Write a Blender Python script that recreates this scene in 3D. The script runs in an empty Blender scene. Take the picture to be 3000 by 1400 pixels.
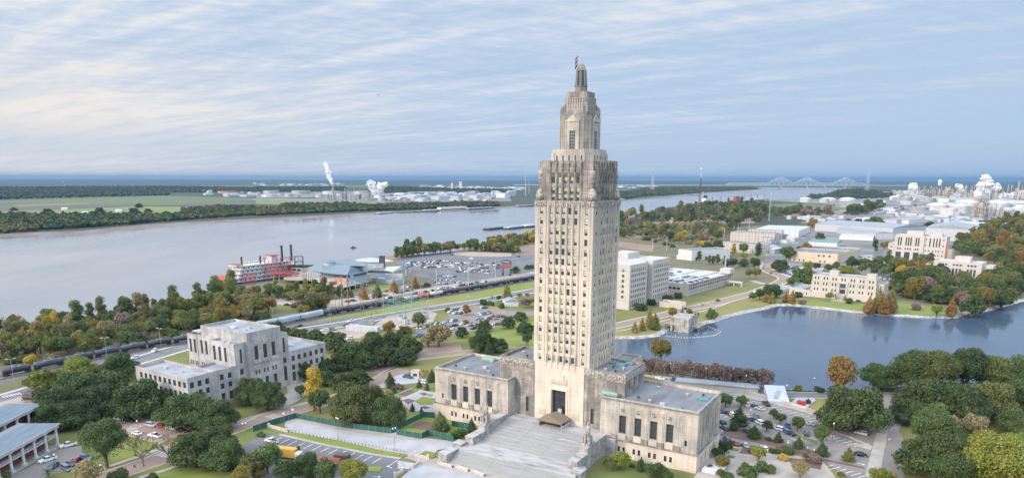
import bpy,bmesh,math,random
import numpy as np
from mathutils import Vector,Matrix,noise
from mathutils.geometry import delaunay_2d_cdt
R=math.radians
PI=math.pi
rnd=random.Random(7)
SC=bpy.context.scene
COL=SC.collection

# camera geometry (measured from the photograph)
FPX,CX,CY,CAMH=2050.0,1500.0,1000.0,97.0
TILT=math.atan((1000-523)/2050.0)
ROLL=R(0.15)
_cr,_sr,_ct,_st=math.cos(ROLL),math.sin(ROLL),math.cos(TILT),math.sin(TILT)
def ray(x,y):
 u,v=(x-CX)/FPX,(CY-y)/FPX
 u,v=u*_cr-v*_sr,u*_sr+v*_cr
 return(u,_ct+v*_st,-_st+v*_ct)
def P(x,y,z=0.0):
 d=ray(x,y)
 t=(z-CAMH)/d[2]
 return Vector((d[0]*t,d[1]*t,z))
def height_at(x,y,g):
 d=ray(x,y)
 return CAMH+d[2]*math.hypot(g[0],g[1])/math.hypot(d[0],d[1])
def cv(ox,oy,s):
 return lambda x,y:(ox+x/s,oy+y/s)
a1,a2,a3,a4=[cv(ox,450,3.4347)for ox in(0,750,1500,2250)]
b1,b2,b3,b4=[cv(ox,750,3.4347)for ox in(0,750,1500,2250)]
c1,c2,c3,c4=[cv(ox,1050,3.4347)for ox in(0,750,1500,2250)]
r1,g2,g3,g4=cv(1780,700,4.006),cv(2250,640,3.68),cv(1800,560,5.008),cv(2300,520,3.68)
g5,g6,g7,g8=cv(640,720,4.293),cv(1160,700,4.007),cv(0,1160,5.0095),cv(2050,1080,3.7567)
x4=cv(1050,1180,5.464)
ident=lambda x,y:(x,y)
def W(conv,pts,z=0.0):
 return[P(*conv(*p),z)for p in pts]

# tagging and linking
def tag(o,label=None,cat=None,group=None,kind=None):
 if label:o['label']=label
 if cat:o['category']=cat
 if group:o['group']=group
 if kind:o['kind']=kind
 return o
def empty(name,loc=(0,0,0),rz=0.0,**k):
 o=bpy.data.objects.new(name,None)
 o.empty_display_size=0.1
 COL.objects.link(o)
 o.location=loc
 o.rotation_euler=(0,0,rz)
 return tag(o,**k)
def inst(name,mesh,loc=(0,0,0),rz=0.0,sc=1.0,parent=None,m=None,**k):
 o=bpy.data.objects.new(name,mesh)
 COL.objects.link(o)
 o.location=loc
 o.rotation_euler=(0,0,rz)
 o.scale=(sc,sc,sc)if isinstance(sc,(int,float))else sc
 if parent:o.parent=parent
 if m is not None:
  ms=m if isinstance(m,(list,tuple))else[m]
  for i,mm in enumerate(ms):
   if i<len(o.material_slots)and mm is not None:
    o.material_slots[i].link='OBJECT'
    o.material_slots[i].material=mm
 return tag(o,**k)
def copy_tree(o,parent=None):
 c=o.copy()
 COL.objects.link(c)
 if parent:c.parent=parent
 for ch in list(o.children):
  copy_tree(ch,c)
 return c
class MB:
 """collects shapes, then builds one mesh"""
 def __init__(s):
  s.v,s.f,s.mi,s.cur,s.M=[],[],[],0,Matrix.Identity(4)
 def add(s,pts,faces):
  b=len(s.v)
  M=s.M
  s.v+=[tuple(M@Vector(p))for p in pts]
  s.f+=[tuple(b+i for i in f)for f in faces]
  s.mi+=[s.cur]*len(faces)
  return s
 def at(s,x=0,y=0,z=0,rz=0.0):
  s.M=Matrix.Translation((x,y,z))@Matrix.Rotation(rz,4,'Z')
  return s
 def m(s,i):
  s.cur=i
  return s
 def box(s,x0,y0,z0,x1,y1,z1):
  return s.frus(x0,y0,x1,y1,z0,z1,0,0)
 def frus(s,x0,y0,x1,y1,z0,z1,ix,iy=None):
  iy=ix if iy is None else iy
  p=[(x0,y0,z0),(x1,y0,z0),(x1,y1,z0),(x0,y1,z0),(x0+ix,y0+iy,z1),(x1-ix,y0+iy,z1),(x1-ix,y1-iy,z1),(x0+ix,y1-iy,z1)]
  return s.add(p,[(0,3,2,1),(4,5,6,7),(0,1,5,4),(1,2,6,5),(2,3,7,6),(3,0,4,7)])
 def prism(s,pts,z0,z1,sc=1.0,c=None):
  n=len(pts)
  if c is None:c=(sum(p[0]for p in pts)/n,sum(p[1]for p in pts)/n)
  top=[(c[0]+(p[0]-c[0])*sc,c[1]+(p[1]-c[1])*sc)for p in pts]
  v=[(p[0],p[1],z0)for p in pts]+[(p[0],p[1],z1)for p in top]
  f=[tuple(range(n))[::-1],tuple(range(n,2*n))]+[(i,(i+1)%n,n+(i+1)%n,n+i)for i in range(n)]
  return s.add(v,f)
 def cyl(s,x,y,z0,z1,r0,r1=None,n=10):
  r1=r0 if r1 is None else r1
  v=[(x+r0*math.cos(2*PI*i/n),y+r0*math.sin(2*PI*i/n),z0)for i in range(n)]
  v+=[(x+r1*math.cos(2*PI*i/n),y+r1*math.sin(2*PI*i/n),z1)for i in range(n)]
  return s.add(v,[tuple(range(n))[::-1],tuple(range(n,2*n))]+[(i,(i+1)%n,n+(i+1)%n,n+i)for i in range(n)])
 def lathe(s,x,y,prof,n=12):
  v=[(x+r*math.cos(2*PI*i/n),y+r*math.sin(2*PI*i/n),z)for r,z in prof for i in range(n)]
  f=[(j*n+i,j*n+(i+1)%n,(j+1)*n+(i+1)%n,(j+1)*n+i)for j in range(len(prof)-1)for i in range(n)]
  f+=[tuple(range(n))[::-1],tuple(range((len(prof)-1)*n,len(prof)*n))]
  return s.add(v,f)
 def bar(s,a,b,r,n=4,r2=None):
  a,b=Vector(a),Vector(b)
  d=b-a
  if d.length<1e-6:return s
  r2=r if r2 is None else r2
  q=d.to_track_quat('Z','Y')
  v=[a+q@Vector((r*math.cos(2*PI*(i+.5)/n),r*math.sin(2*PI*(i+.5)/n),0))for i in range(n)]
  v+=[b+q@Vector((r2*math.cos(2*PI*(i+.5)/n),r2*math.sin(2*PI*(i+.5)/n),0))for i in range(n)]
  return s.add(v,[tuple(range(n))[::-1],tuple(range(n,2*n))]+[(i,(i+1)%n,n+(i+1)%n,n+i)for i in range(n)])
 def quad(s,a,b,c,d):
  return s.add([a,b,c,d],[(0,1,2,3)])
 def ball(s,x,y,z,r,sz=1.0,n=8,m=5):
  prof=[(max(1e-3,r*math.sin(PI*i/m)),z-r*sz*math.cos(PI*i/m))for i in range(m+1)]
  return s.lathe(x,y,prof,n)
 def mesh(s,name,mats,smooth=False):
  me=bpy.data.meshes.new(name)
  me.from_pydata(s.v,[],s.f)
  for m_ in(mats if isinstance(mats,(list,tuple))else[mats]):
   me.materials.append(m_)
  if any(s.mi):me.polygons.foreach_set('material_index',s.mi)
  if smooth:me.polygons.foreach_set('use_smooth',[True]*len(s.f))
  me.update()
  return me
 def build(s,name,mats,parent=None,loc=(0,0,0),rz=0.0,smooth=False,**k):
  return inst(name,s.mesh(name,mats,smooth),loc,rz,1.0,parent,**k)

# materials
def new_mat(name):
 m=bpy.data.materials.new(name)
 m.use_nodes=True
 nt=m.node_tree
 b=nt.nodes.get('Principled BSDF')
 return m,nt,b
def L(nt,a,b):nt.links.new(a,b)
def coord(nt,world=False,scale=(1,1,1),rot=(0,0,0)):
 if world:
  g=nt.nodes.new('ShaderNodeNewGeometry');out=g.outputs['Position']
 else:
  g=nt.nodes.new('ShaderNodeTexCoord');out=g.outputs['Object']
 mp=nt.nodes.new('ShaderNodeMapping')
 mp.inputs['Scale'].default_value=scale
 mp.inputs['Rotation'].default_value=rot
 L(nt,out,mp.inputs['Vector'])
 return mp.outputs['Vector']
def nz(nt,vec,scale,detail=4,rough=0.55):
 n=nt.nodes.new('ShaderNodeTexNoise')
 n.inputs['Scale'].default_value=scale
 n.inputs['Detail'].default_value=detail
 n.inputs['Roughness'].default_value=rough
 L(nt,vec,n.inputs['Vector'])
 return n.outputs['Fac']
def ramp(nt,fac,stops):
 r=nt.nodes.new('ShaderNodeValToRGB')
 el=r.color_ramp.elements
 while len(el)<len(stops):el.new(0.5)
 for e,(p,c)in zip(el,stops):
  e.position=p
  e.color=(*c,1)if len(c)==3 else c
 L(nt,fac,r.inputs['Fac'])
 return r.outputs['Color']
def mixc(nt,fac,a,b,mode='MIX'):
 m=nt.nodes.new('ShaderNodeMix')
 m.data_type='RGBA';m.blend_type=mode
 for i,v in((0,fac),(6,a),(7,b)):
  if isinstance(v,(int,float)):m.inputs[i].default_value=v
  elif isinstance(v,tuple):m.inputs[i].default_value=(*v,1)
  else:L(nt,v,m.inputs[i])
 return m.outputs[2]
def math_(nt,op,a,b=None,c=None,clamp=False):
 m=nt.nodes.new('ShaderNodeMath');m.operation=op;m.use_clamp=clamp
 for i,v in enumerate((a,b,c)):
  if v is None:continue
  if isinstance(v,(int,float)):m.inputs[i].default_value=v
  else:L(nt,v,m.inputs[i])
 return m.outputs[0]
def bump(nt,b,h,dist,strength=0.6):
 bp=nt.nodes.new('ShaderNodeBump')
 bp.inputs['Distance'].default_value=dist
 bp.inputs['Strength'].default_value=strength
 L(nt,h,bp.inputs['Height'])
 L(nt,bp.outputs['Normal'],b.inputs['Normal'])
def mk(name,c1_,c2_=None,rough=0.8,scale=1.0,detail=4,world=False,stretch=(1,1,1),lo=0.35,hi=0.65,metal=0.0,bmp=0.0,rndv=0.0,ior=None):
 """plain surface: two colours mixed by noise"""
 m,nt,b=new_mat(name)
 b.inputs['Roughness'].default_value=rough
 b.inputs['Metallic'].default_value=metal
 if ior:b.inputs['IOR'].default_value=ior
 if c2_ is None:c2_=tuple(x*0.82 for x in c1_)
 v=coord(nt,world,stretch)
 f=nz(nt,v,scale,detail)
 c=ramp(nt,f,[(lo,c1_),(hi,c2_)])
 if rndv:
  oi=nt.nodes.new('ShaderNodeObjectInfo')
  hs=nt.nodes.new('ShaderNodeHueSaturation')
  L(nt,c,hs.inputs['Color'])
  L(nt,math_(nt,'MULTIPLY_ADD',oi.outputs['Random'],rndv*2,1-rndv),hs.inputs['Value'])
  L(nt,math_(nt,'MULTIPLY_ADD',math_(nt,'FRACT',math_(nt,'MULTIPLY',oi.outputs['Random'],7.3)),0.05,0.475),hs.inputs['Hue'])
  c=hs.outputs['Color']
 L(nt,c,b.inputs['Base Color'])
 if bmp:bump(nt,b,f,bmp)
 return m
def stone(name,clean,dirty,amount,scale=0.16,courses=0.9,rough=0.85,grime=None):
 """limestone: soot in blotches and downward streaks, faint coursing"""
 m,nt,b=new_mat(name)
 b.inputs['Roughness'].default_value=rough
 blot=nz(nt,coord(nt),scale,6,0.6)
 streak=nz(nt,coord(nt,scale=(1.0,1.0,0.09)),0.9,5,0.65)
 fine=nz(nt,coord(nt,scale=(1,1,0.5)),3.0,4,0.7)
 band=nz(nt,coord(nt,scale=(0.06,0.06,1.0)),1.7,2)
 t=math_(nt,'MULTIPLY',blot,0.45)
 t=math_(nt,'MULTIPLY_ADD',streak,0.35,t)
 t=math_(nt,'MULTIPLY_ADD',band,0.12,t)
 t=math_(nt,'MULTIPLY_ADD',fine,0.12,t)
 if grime:
  g0=nt.nodes.new('ShaderNodeSeparateXYZ');L(nt,coord(nt),g0.inputs[0])
  mr=nt.nodes.new('ShaderNodeMapRange');L(nt,g0.outputs['Z'],mr.inputs['Value'])
  mr.inputs['From Min'].default_value,mr.inputs['From Max'].default_value=grime[0],grime[1]
  t=math_(nt,'MULTIPLY_ADD',mr.outputs[0],grime[2],t)
 mid=0.52-(amount-0.5)*0.22
 f=ramp(nt,t,[(mid-0.09,(0,0,0)),(mid+0.09,(1,1,1))])
 c=mixc(nt,f,clean,dirty)
 if courses:
  z=coord(nt,scale=(1,1,1))
  sp=nt.nodes.new('ShaderNodeSeparateXYZ');L(nt,z,sp.inputs[0])
  fr=math_(nt,'FRACT',math_(nt,'DIVIDE',sp.outputs['Z'],courses))
  j=math_(nt,'LESS_THAN',fr,0.07)
  blk=math_(nt,'FLOOR',math_(nt,'DIVIDE',sp.outputs['Z'],courses))
  wn=nt.nodes.new('ShaderNodeTexWhiteNoise');wn.noise_dimensions='1D'
  L(nt,blk,wn.inputs['W'])
  c=mixc(nt,math_(nt,'MULTIPLY',wn.outputs['Value'],0.12),c,tuple(x*0.6 for x in clean))
  c=mixc(nt,math_(nt,'MULTIPLY',j,0.3),c,tuple(x*0.5 for x in dirty))
 L(nt,c,b.inputs['Base Color'])
 bump(nt,b,fine,0.03)
 return m
def foliage(name,c,c2_,rv=0.22,trans=0.25):
 m,nt,b=new_mat(name)
 v=coord(nt)
 f=nz(nt,v,2.6,3)
 n2=nz(nt,v,11.0,2)
 col=ramp(nt,math_(nt,'MULTIPLY_ADD',n2,0.4,math_(nt,'MULTIPLY',f,0.6)),[(0.40,c),(0.60,c2_)])
 oi=nt.nodes.new('ShaderNodeObjectInfo')
 hs=nt.nodes.new('ShaderNodeHueSaturation')
 L(nt,col,hs.inputs['Color'])
 L(nt,math_(nt,'MULTIPLY_ADD',oi.outputs['Random'],rv*2,1-rv),hs.inputs['Value'])
 L(nt,math_(nt,'MULTIPLY_ADD',math_(nt,'FRACT',math_(nt,'MULTIPLY',oi.outputs['Random'],9.7)),0.024,0.492),hs.inputs['Hue'])
 b.inputs['Roughness'].default_value=0.65
 L(nt,hs.outputs['Color'],b.inputs['Base Color'])
 tr=nt.nodes.new('ShaderNodeBsdfTranslucent')
 L(nt,hs.outputs['Color'],tr.inputs['Color'])
 mx=nt.nodes.new('ShaderNodeMixShader');mx.inputs[0].default_value=trans
 L(nt,b.outputs[0],mx.inputs[1]);L(nt,tr.outputs[0],mx.inputs[2])
 L(nt,mx.outputs[0],nt.nodes['Material Output'].inputs['Surface'])
 return m
def water(name,c,c2_,rough,sc,stretch,dist,spec=0.5):
 m,nt,b=new_mat(name)
 b.inputs['IOR'].default_value=1.33
 v=coord(nt,True)
 L(nt,ramp(nt,nz(nt,coord(nt,True,stretch),0.012,4),[(0.35,c),(0.65,c2_)]),b.inputs['Base Color'])
 f=nz(nt,coord(nt,True,stretch),sc,4)
 g=nz(nt,coord(nt,True,stretch),sc*0.08,3)
 L(nt,ramp(nt,g,[(0.42,(rough*.45,)*3),(0.6,(rough*1.8,)*3)]),b.inputs['Roughness'])
 bump(nt,b,math_(nt,'ADD',f,math_(nt,'MULTIPLY',g,3.0)),dist,0.35)
 return m
M={}
M['stone_clean']=stone('limestone',(0.58,0.495,0.40),(0.36,0.32,0.285),0.36,0.08,grime=(60,90,.17))
M['stone_mid']=stone('weathered_limestone',(0.52,0.46,0.39),(0.26,0.235,0.215),0.6,0.12)
M['stone_dirty']=stone('sooty_limestone',(0.41,0.355,0.30),(0.15,0.135,0.125),0.74,0.25)
M['stone_annex']=stone('annex_limestone',(0.48,0.46,0.43),(0.25,0.245,0.24),0.58,0.15,1.1)
M['granite']=mk('stained_granite',(0.36,0.35,0.34),(0.19,0.185,0.18),0.8,0.22,9,stretch=(.6,1.6,1),lo=0.46,hi=0.66)
M['steps']=mk('pale_granite_steps',(0.30,0.295,0.29),(0.235,0.235,0.23),0.8,0.5,8,stretch=(.15,2,1),lo=0.4,hi=0.66)
M['plinth_stone']=stone('plinth_limestone',(0.44,0.41,0.38),(0.17,0.165,0.16),0.6,0.5,0.8)
M['cream']=stone('cream_concrete',(0.47,0.425,0.37),(0.37,0.335,0.295),0.35,0.1,0)
M['cream2']=stone('pale_concrete',(0.46,0.425,0.38),(0.36,0.335,0.305),0.35,0.1,0)
M['tan']=stone('tan_concrete',(0.50,0.42,0.32),(0.42,0.35,0.27),0.35,0.1,0)
M['white']=mk('white_paint',(0.60,0.595,0.58),(0.46,0.46,0.45),0.6,0.5)
M['white_metal']=mk('white_metal_siding',(0.44,0.455,0.475),(0.33,0.345,0.37),0.5,0.8,stretch=(1,1,.2))
M['blue_siding']=mk('grey_blue_siding',(0.33,0.39,0.45),(0.26,0.31,0.37),0.5,0.5)
M['dark_conc']=stone('streaked_concrete',(0.46,0.42,0.37),(0.11,0.105,0.10),0.5,0.3,0)
M['roof_grey']=mk('membrane_roof',(0.20,0.205,0.215),(0.11,0.115,0.125),0.8,0.18,7,stretch=(1,.25,1))
M['roof_pale']=mk('pale_membrane_roof',(0.31,0.325,0.35),(0.20,0.21,0.23),0.7,0.15,7)
M['roof_white']=mk('white_roof',(0.44,0.47,0.51),(0.33,0.355,0.39),0.7,0.1,6)
M['roof_blue']=mk('slate_blue_roof',(0.16,0.20,0.235),(0.12,0.155,0.185),0.55,0.3,5,stretch=(4,.3,1))
M['roof_tin']=mk('tin_roof',(0.29,0.31,0.335),(0.19,0.205,0.225),0.5,0.2,5,stretch=(3,.3,1))
M['copper']=mk('green_copper',(0.14,0.27,0.215),(0.22,0.33,0.27),0.7,1.2)
M['teal']=mk('teal_hatch',(0.08,0.155,0.18),(0.09,0.20,0.215),0.5,1.0)
M['green_roof']=mk('green_roof',(0.12,0.25,0.19),(0.10,0.20,0.16),0.6,0.8)
M['glass']=mk('dark_glass',(0.030,0.036,0.042),(0.06,0.07,0.08),0.12,0.5,ior=1.5)
M['glass_blue']=mk('blue_glass',(0.07,0.11,0.15),(0.04,0.07,0.10),0.1,0.5,ior=1.5)
M['glass_green']=mk('greenish_glass',(0.085,0.115,0.105),(0.05,0.07,0.065),0.15,0.3,ior=1.5)
M['blind']=mk('yellowed_blind',(0.40,0.39,0.29),(0.33,0.325,0.26),0.7,0.7,rndv=0.2)
M['frame']=mk('dark_frame',(0.07,0.07,0.065),None,0.5,2)
M['frame_pale']=mk('pale_frame',(0.4,0.4,0.38),None,0.5,2)
M['brick']=mk('red_brick',(0.27,0.085,0.055),(0.20,0.06,0.045),0.85,1.5)
M['red']=mk('red_paint',(0.36,0.045,0.04),(0.30,0.05,0.045),0.5,0.6)
M['black']=mk('black_paint',(0.022,0.023,0.026),(0.04,0.04,0.042),0.4,0.8)
M['steel']=mk('galvanised_steel',(0.42,0.44,0.46),(0.34,0.36,0.38),0.5,0.6)
M['wood_pole']=mk('weathered_timber',(0.25,0.20,0.16),(0.18,0.14,0.11),0.9,1.5)
M['asphalt']=mk('asphalt',(0.145,0.145,0.152),(0.105,0.105,0.112),0.9,0.05,8,True)
M['asphalt_old']=mk('worn_asphalt',(0.22,0.195,0.175),(0.16,0.145,0.135),0.9,0.07,8,True)
M['brown_road']=mk('brown_aggregate_road',(0.27,0.195,0.15),(0.22,0.16,0.125),0.9,0.06,7,True)
M['gravel_lot']=mk('sandy_lot',(0.36,0.29,0.23),(0.28,0.23,0.19),0.9,0.03,8,True)
M['pavement']=mk('concrete_pavement',(0.35,0.32,0.285),(0.27,0.25,0.225),0.9,0.2,7,True)
M['plaza']=mk('pale_plaza_paving',(0.36,0.355,0.37),(0.28,0.275,0.28),0.85,0.12,8,True)
M['plaza_tan']=mk('tan_plaza_paving',(0.36,0.315,0.27),(0.27,0.24,0.21),0.85,0.15,8,True)
M['kerb']=mk('kerb_stone',(0.42,0.385,0.335),(0.42,0.38,0.33),0.9,0.6,world=True)
M['paint_white']=mk('road_paint',(0.72,0.72,0.70),(0.5,0.5,0.49),0.7,0.8,world=True)
M['paint_yellow']=mk('yellow_paint',(0.62,0.42,0.08),None,0.7,0.8,world=True)
M['lawn']=mk('lawn',(0.095,0.125,0.026),(0.175,0.15,0.052),0.95,0.035,9,True,bmp=0.05)
M['lawn_bright']=mk('bright_lawn',(0.125,0.17,0.028),(0.175,0.19,0.04),0.95,0.1,8,True)
M['lawn_dry']=mk('dry_lawn',(0.22,0.18,0.06),(0.14,0.15,0.04),0.95,0.04,9,True)
M['scrub']=mk('scrub_ground',(0.09,0.095,0.035),(0.15,0.12,0.07),0.95,0.03,9,True)
M['dirt']=mk('bare_earth',(0.26,0.17,0.12),(0.19,0.135,0.10),0.95,0.02,9,True)
M['mulch']=mk('mulch',(0.11,0.065,0.05),(0.15,0.09,0.07),0.95,0.5,7,True)
M['bank']=mk('mud_bank',(0.20,0.165,0.14),(0.115,0.09,0.075),0.9,0.02,9,True)
M['far_land']=mk('wooded_plain',(0.022,0.034,0.016),(0.045,0.055,0.022),0.95,0.0011,10,True,lo=0.42,hi=0.62)
M['field_green']=mk('green_field',(0.075,0.115,0.04),(0.10,0.13,0.045),0.95,0.01,6,True,stretch=(.3,2,1))
M['field_yellow']=mk('yellow_green_field',(0.15,0.185,0.05),(0.115,0.155,0.045),0.95,0.01,6,True,stretch=(.3,2,1))
M['field_brown']=mk('ploughed_field',(0.115,0.09,0.085),(0.085,0.07,0.068),0.95,0.01,6,True,stretch=(.3,2,1))
M['industrial']=mk('industrial_yard',(0.24,0.225,0.215),(0.10,0.10,0.095),0.9,0.012,9,True)
M['ballast']=mk('track_ballast',(0.19,0.165,0.15),(0.12,0.105,0.10),0.95,0.5,7,True)
M['rail']=mk('rail_steel',(0.16,0.12,0.10),None,0.4,1,metal=0.7)
M['rock']=mk('riprap_rock',(0.46,0.43,0.40),(0.22,0.20,0.185),0.9,0.4,6,True)
M['green_screen']=mk('green_fence_screen',(0.018,0.075,0.062),(0.025,0.10,0.082),0.8,0.5)
M['tent']=mk('tan_canvas',(0.20,0.155,0.11),(0.17,0.13,0.09),0.8,1)
M['bark']=mk('bark',(0.11,0.085,0.065),(0.07,0.055,0.045),0.95,6)
M['bark_pale']=mk('pale_bark',(0.24,0.20,0.165),(0.17,0.145,0.12),0.95,6)
M['tank_white']=mk('tank_white',(0.43,0.425,0.41),(0.29,0.285,0.275),0.5,0.05,rndv=0.3)
M['pipes']=mk('process_steel',(0.34,0.33,0.31),(0.2,0.19,0.18),0.5,0.05,rndv=0.2)
M['tank_dark']=mk('tank_car_black',(0.03,0.038,0.05),(0.065,0.075,0.09),0.35,0.4,6,rndv=0.25)
M['tank_brown']=mk('tank_car_brown',(0.085,0.07,0.06),(0.06,0.05,0.045),0.4,0.4)
M['orange_paint']=mk('orange_paint',(0.45,0.12,0.045),None,0.45,0.5)
M['hopper']=mk('hopper_pale_blue',(0.36,0.43,0.46),(0.30,0.36,0.39),0.5,0.3,stretch=(1,1,.2))
M['rubber']=mk('tyre_rubber',(0.02,0.02,0.02),None,0.9,3)
M['lamp_glass']=mk('lamp_globe',(0.7,0.7,0.68),None,0.3,1)
M['carving']=mk('carved_limestone',(0.40,0.36,0.31),(0.16,0.15,0.14),0.9,1.5,8,lo=0.42,hi=0.58,bmp=0.25)
M['sub_green']=mk('substation_green',(0.20,0.38,0.30),None,0.6,1)
PAINT={}
for n_,c_ in dict(white=(.72,.72,.71),silver=(.40,.41,.43),black=(.018,.018,.02),grey=(.12,.125,.135),blue=(.035,.08,.20),red=(.28,.02,.025),navy=(.03,.05,.10),tan=(.36,.31,.24),bronze=(.10,.08,.065)).items():
 mm,nt,b=new_mat('car_paint_'+n_)
 b.inputs['Base Color'].default_value=(*c_,1)
 b.inputs['Roughness'].default_value=0.28
 b.inputs['Coat Weight'].default_value=0.5
 L(nt,ramp(nt,nz(nt,coord(nt),1.3,4),[(0.3,(0.22,)*3),(0.7,(0.36,)*3)]),b.inputs['Roughness'])
 PAINT[n_]=mm
F_={}
F_['oak']=foliage('live_oak_leaves',(0.038,0.070,0.019),(0.082,0.113,0.031))
F_['olive']=foliage('olive_leaves',(0.088,0.107,0.029),(0.146,0.159,0.043))
F_['green']=foliage('green_leaves',(0.059,0.100,0.029),(0.104,0.146,0.037))
F_['willow']=foliage('willow_leaves',(0.122,0.146,0.034),(0.201,0.213,0.055))
F_['lime']=foliage('yellow_green_leaves',(0.140,0.165,0.024),(0.220,0.220,0.037))
F_['gold']=foliage('golden_leaves',(0.329,0.244,0.030),(0.439,0.317,0.049))
F_['rust']=foliage('rust_leaves',(0.183,0.104,0.037),(0.281,0.159,0.049))
F_['amber']=foliage('amber_leaves',(0.152,0.128,0.030),(0.244,0.183,0.043))
F_['red']=foliage('red_leaves',(0.244,0.043,0.030),(0.317,0.073,0.049))
F_['twig']=foliage('bare_twigs',(0.167,0.119,0.097),(0.227,0.162,0.130),trans=0.0)
F_['mauve']=foliage('grey_brown_twigs',(0.135,0.092,0.075),(0.195,0.135,0.108),trans=0.0)
F_['straw']=foliage('straw_leaves',(0.244,0.207,0.098),(0.329,0.268,0.134))
F_['far']=foliage('distant_tree_leaves',(0.038,0.059,0.024),(0.065,0.086,0.032),rv=0.1)
COLNAME=dict(willow='pale olive green',oak='dark green',olive='olive green',green='mid green',lime='yellow green',gold='golden yellow',rust='rust orange',amber='amber brown',red='crimson',twig='bare grey',mauve='leafless grey brown',straw='straw coloured',far='dark')

# camera, sky, sun, haze
cam=bpy.data.cameras.new('camera')
cam_o=bpy.data.objects.new('camera',cam)
COL.objects.link(cam_o)
cam_o.location=(0,0,CAMH)
cam_o.rotation_mode='QUATERNION'
fw=Vector((0,_ct,-_st));up=Vector((0,_st,_ct));rt=Vector((1,0,0))
rt2=rt*_cr+up*_sr
up2=up*_cr-rt*_sr
cam_o.matrix_world=Matrix(((rt2.x,up2.x,-fw.x,0),(rt2.y,up2.y,-fw.y,0),(rt2.z,up2.z,-fw.z,CAMH),(0,0,0,1)))
cam.sensor_width=36
cam.lens=36*FPX/3000
cam.shift_y=(CY-700)/3000
cam.clip_start=1
cam.clip_end=90000
SC.camera=cam_o
SUN_EL,SUN_AZ=R(24),R(-122)
sd=Vector((math.sin(SUN_AZ)*math.cos(SUN_EL),math.cos(SUN_AZ)*math.cos(SUN_EL),math.sin(SUN_EL)))
sun=bpy.data.lights.new('sun','SUN')
sun.energy=2.3
sun.angle=R(16)
sun.color=(1.0,0.86,0.72)
so=bpy.data.objects.new('sun',sun)
COL.objects.link(so)
so.rotation_mode='QUATERNION'
so.rotation_quaternion=sd.to_track_quat('Z','Y')
w=bpy.data.worlds.new('World')
SC.world=w
w.use_nodes=True
nt=w.node_tree
bg=nt.nodes['Background']
bg.inputs['Strength'].default_value=0.12
sky=nt.nodes.new('ShaderNodeTexSky')
sky.sky_type='NISHITA'
sky.sun_disc=False
sky.sun_elevation=SUN_EL
sky.sun_rotation=SUN_AZ
sky.air_density=1.0;sky.dust_density=1.0;sky.ozone_density=2.0
tc=nt.nodes.new('ShaderNodeTexCoord')
sp=nt.nodes.new('ShaderNodeSeparateXYZ');L(nt,tc.outputs['Generated'],sp.inputs[0])
zz=math_(nt,'MAXIMUM',sp.outputs['Z'],0.0)
den=math_(nt,'ADD',zz,0.06)
cxp=math_(nt,'DIVIDE',sp.outputs['X'],den)
cyp=math_(nt,'DIVIDE',sp.outputs['Y'],den)
cb=nt.nodes.new('ShaderNodeCombineXYZ');L(nt,cxp,cb.inputs[0]);L(nt,cyp,cb.inputs[1])
def skymap(rz,sc):
 a=nt.nodes.new('ShaderNodeMapping');a.inputs['Rotation'].default_value=(0,0,R(rz))
 L(nt,cb.outputs[0],a.inputs['Vector'])
 b_=nt.nodes.new('ShaderNodeMapping');b_.inputs['Scale'].default_value=sc
 L(nt,a.outputs['Vector'],b_.inputs['Vector'])
 return b_.outputs['Vector']
big=nz(nt,skymap(20,(0.35,0.9,1)),0.55,5,0.6)
rows=nz(nt,skymap(35,(0.9,3.6,1)),1.0,7,0.62)
fin=nz(nt,skymap(-20,(2.4,5.0,1)),1.8,6,0.65)
cl=math_(nt,'MULTIPLY',big,0.42)
cl=math_(nt,'MULTIPLY_ADD',rows,0.44,cl)
cl=math_(nt,'MULTIPLY_ADD',fin,0.26,cl)
cl=math_(nt,'MULTIPLY_ADD',sp.outputs['X'],-0.06,cl)
cover=ramp(nt,cl,[(0.40,(0.25,)*3),(0.52,(0.7,)*3),(0.64,(1,)*3)])
cbase=ramp(nt,cl,[(0.44,(2.45,3.15,4.65)),(0.55,(3.1,3.85,5.3)),(0.66,(4.25,4.7,5.5))])
bank_=ramp(nt,math_(nt,'MULTIPLY_ADD',nz(nt,skymap(0,(0.05,.3,1)),0.6,3),0.03,zz),[(0.0,(0.1,)*3),(0.030,(0.15,)*3),(0.048,(0.85,)*3),(0.060,(0.7,)*3),(0.085,(0,)*3)])
lowf=ramp(nt,zz,[(0.0,(0.9,)*3),(0.07,(1,)*3),(0.11,(0.75,)*3),(0.16,(0.1,)*3),(0.3,(0,)*3)])
westf=math_(nt,'MULTIPLY_ADD',sp.outputs['X'],-1.9,-0.1,clamp=True)
wf=math_(nt,'MULTIPLY',lowf,westf)
cwarm=mixc(nt,math_(nt,'MULTIPLY',wf,0.9),cbase,(4.6,4.62,4.9))
hblue=ramp(nt,zz,[(0.0,(1,)*3),(0.08,(0.7,)*3),(0.22,(0.25,)*3),(0.5,(0,)*3)])
cfin=mixc(nt,math_(nt,'MULTIPLY',hblue,math_(nt,'MULTIPLY_ADD',sp.outputs['X'],0.9,0.45,clamp=True)),cwarm,(2.0,3.05,4.95))
cfin=mixc(nt,math_(nt,'MULTIPLY',bank_,0.6),cfin,(2.4,3.25,4.75))
skyb=mixc(nt,0.88,sky.outputs['Color'],(2.25,3.3,5.1))
tot=mixc(nt,cover,skyb,cfin)
gain=ramp(nt,zz,[(0.25,(1/2.4,)*3),(0.5,(1.0,)*3)])
behind=ramp(nt,math_(nt,'MULTIPLY_ADD',sp.outputs['Y'],0.5,0.5),[(0.3,(1,)*3),(0.5,(0.6,)*3)])
tot=mixc(nt,1.0,tot,mixc(nt,1.0,behind,(1.667,)*3,'MULTIPLY'),'MULTIPLY')
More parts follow.
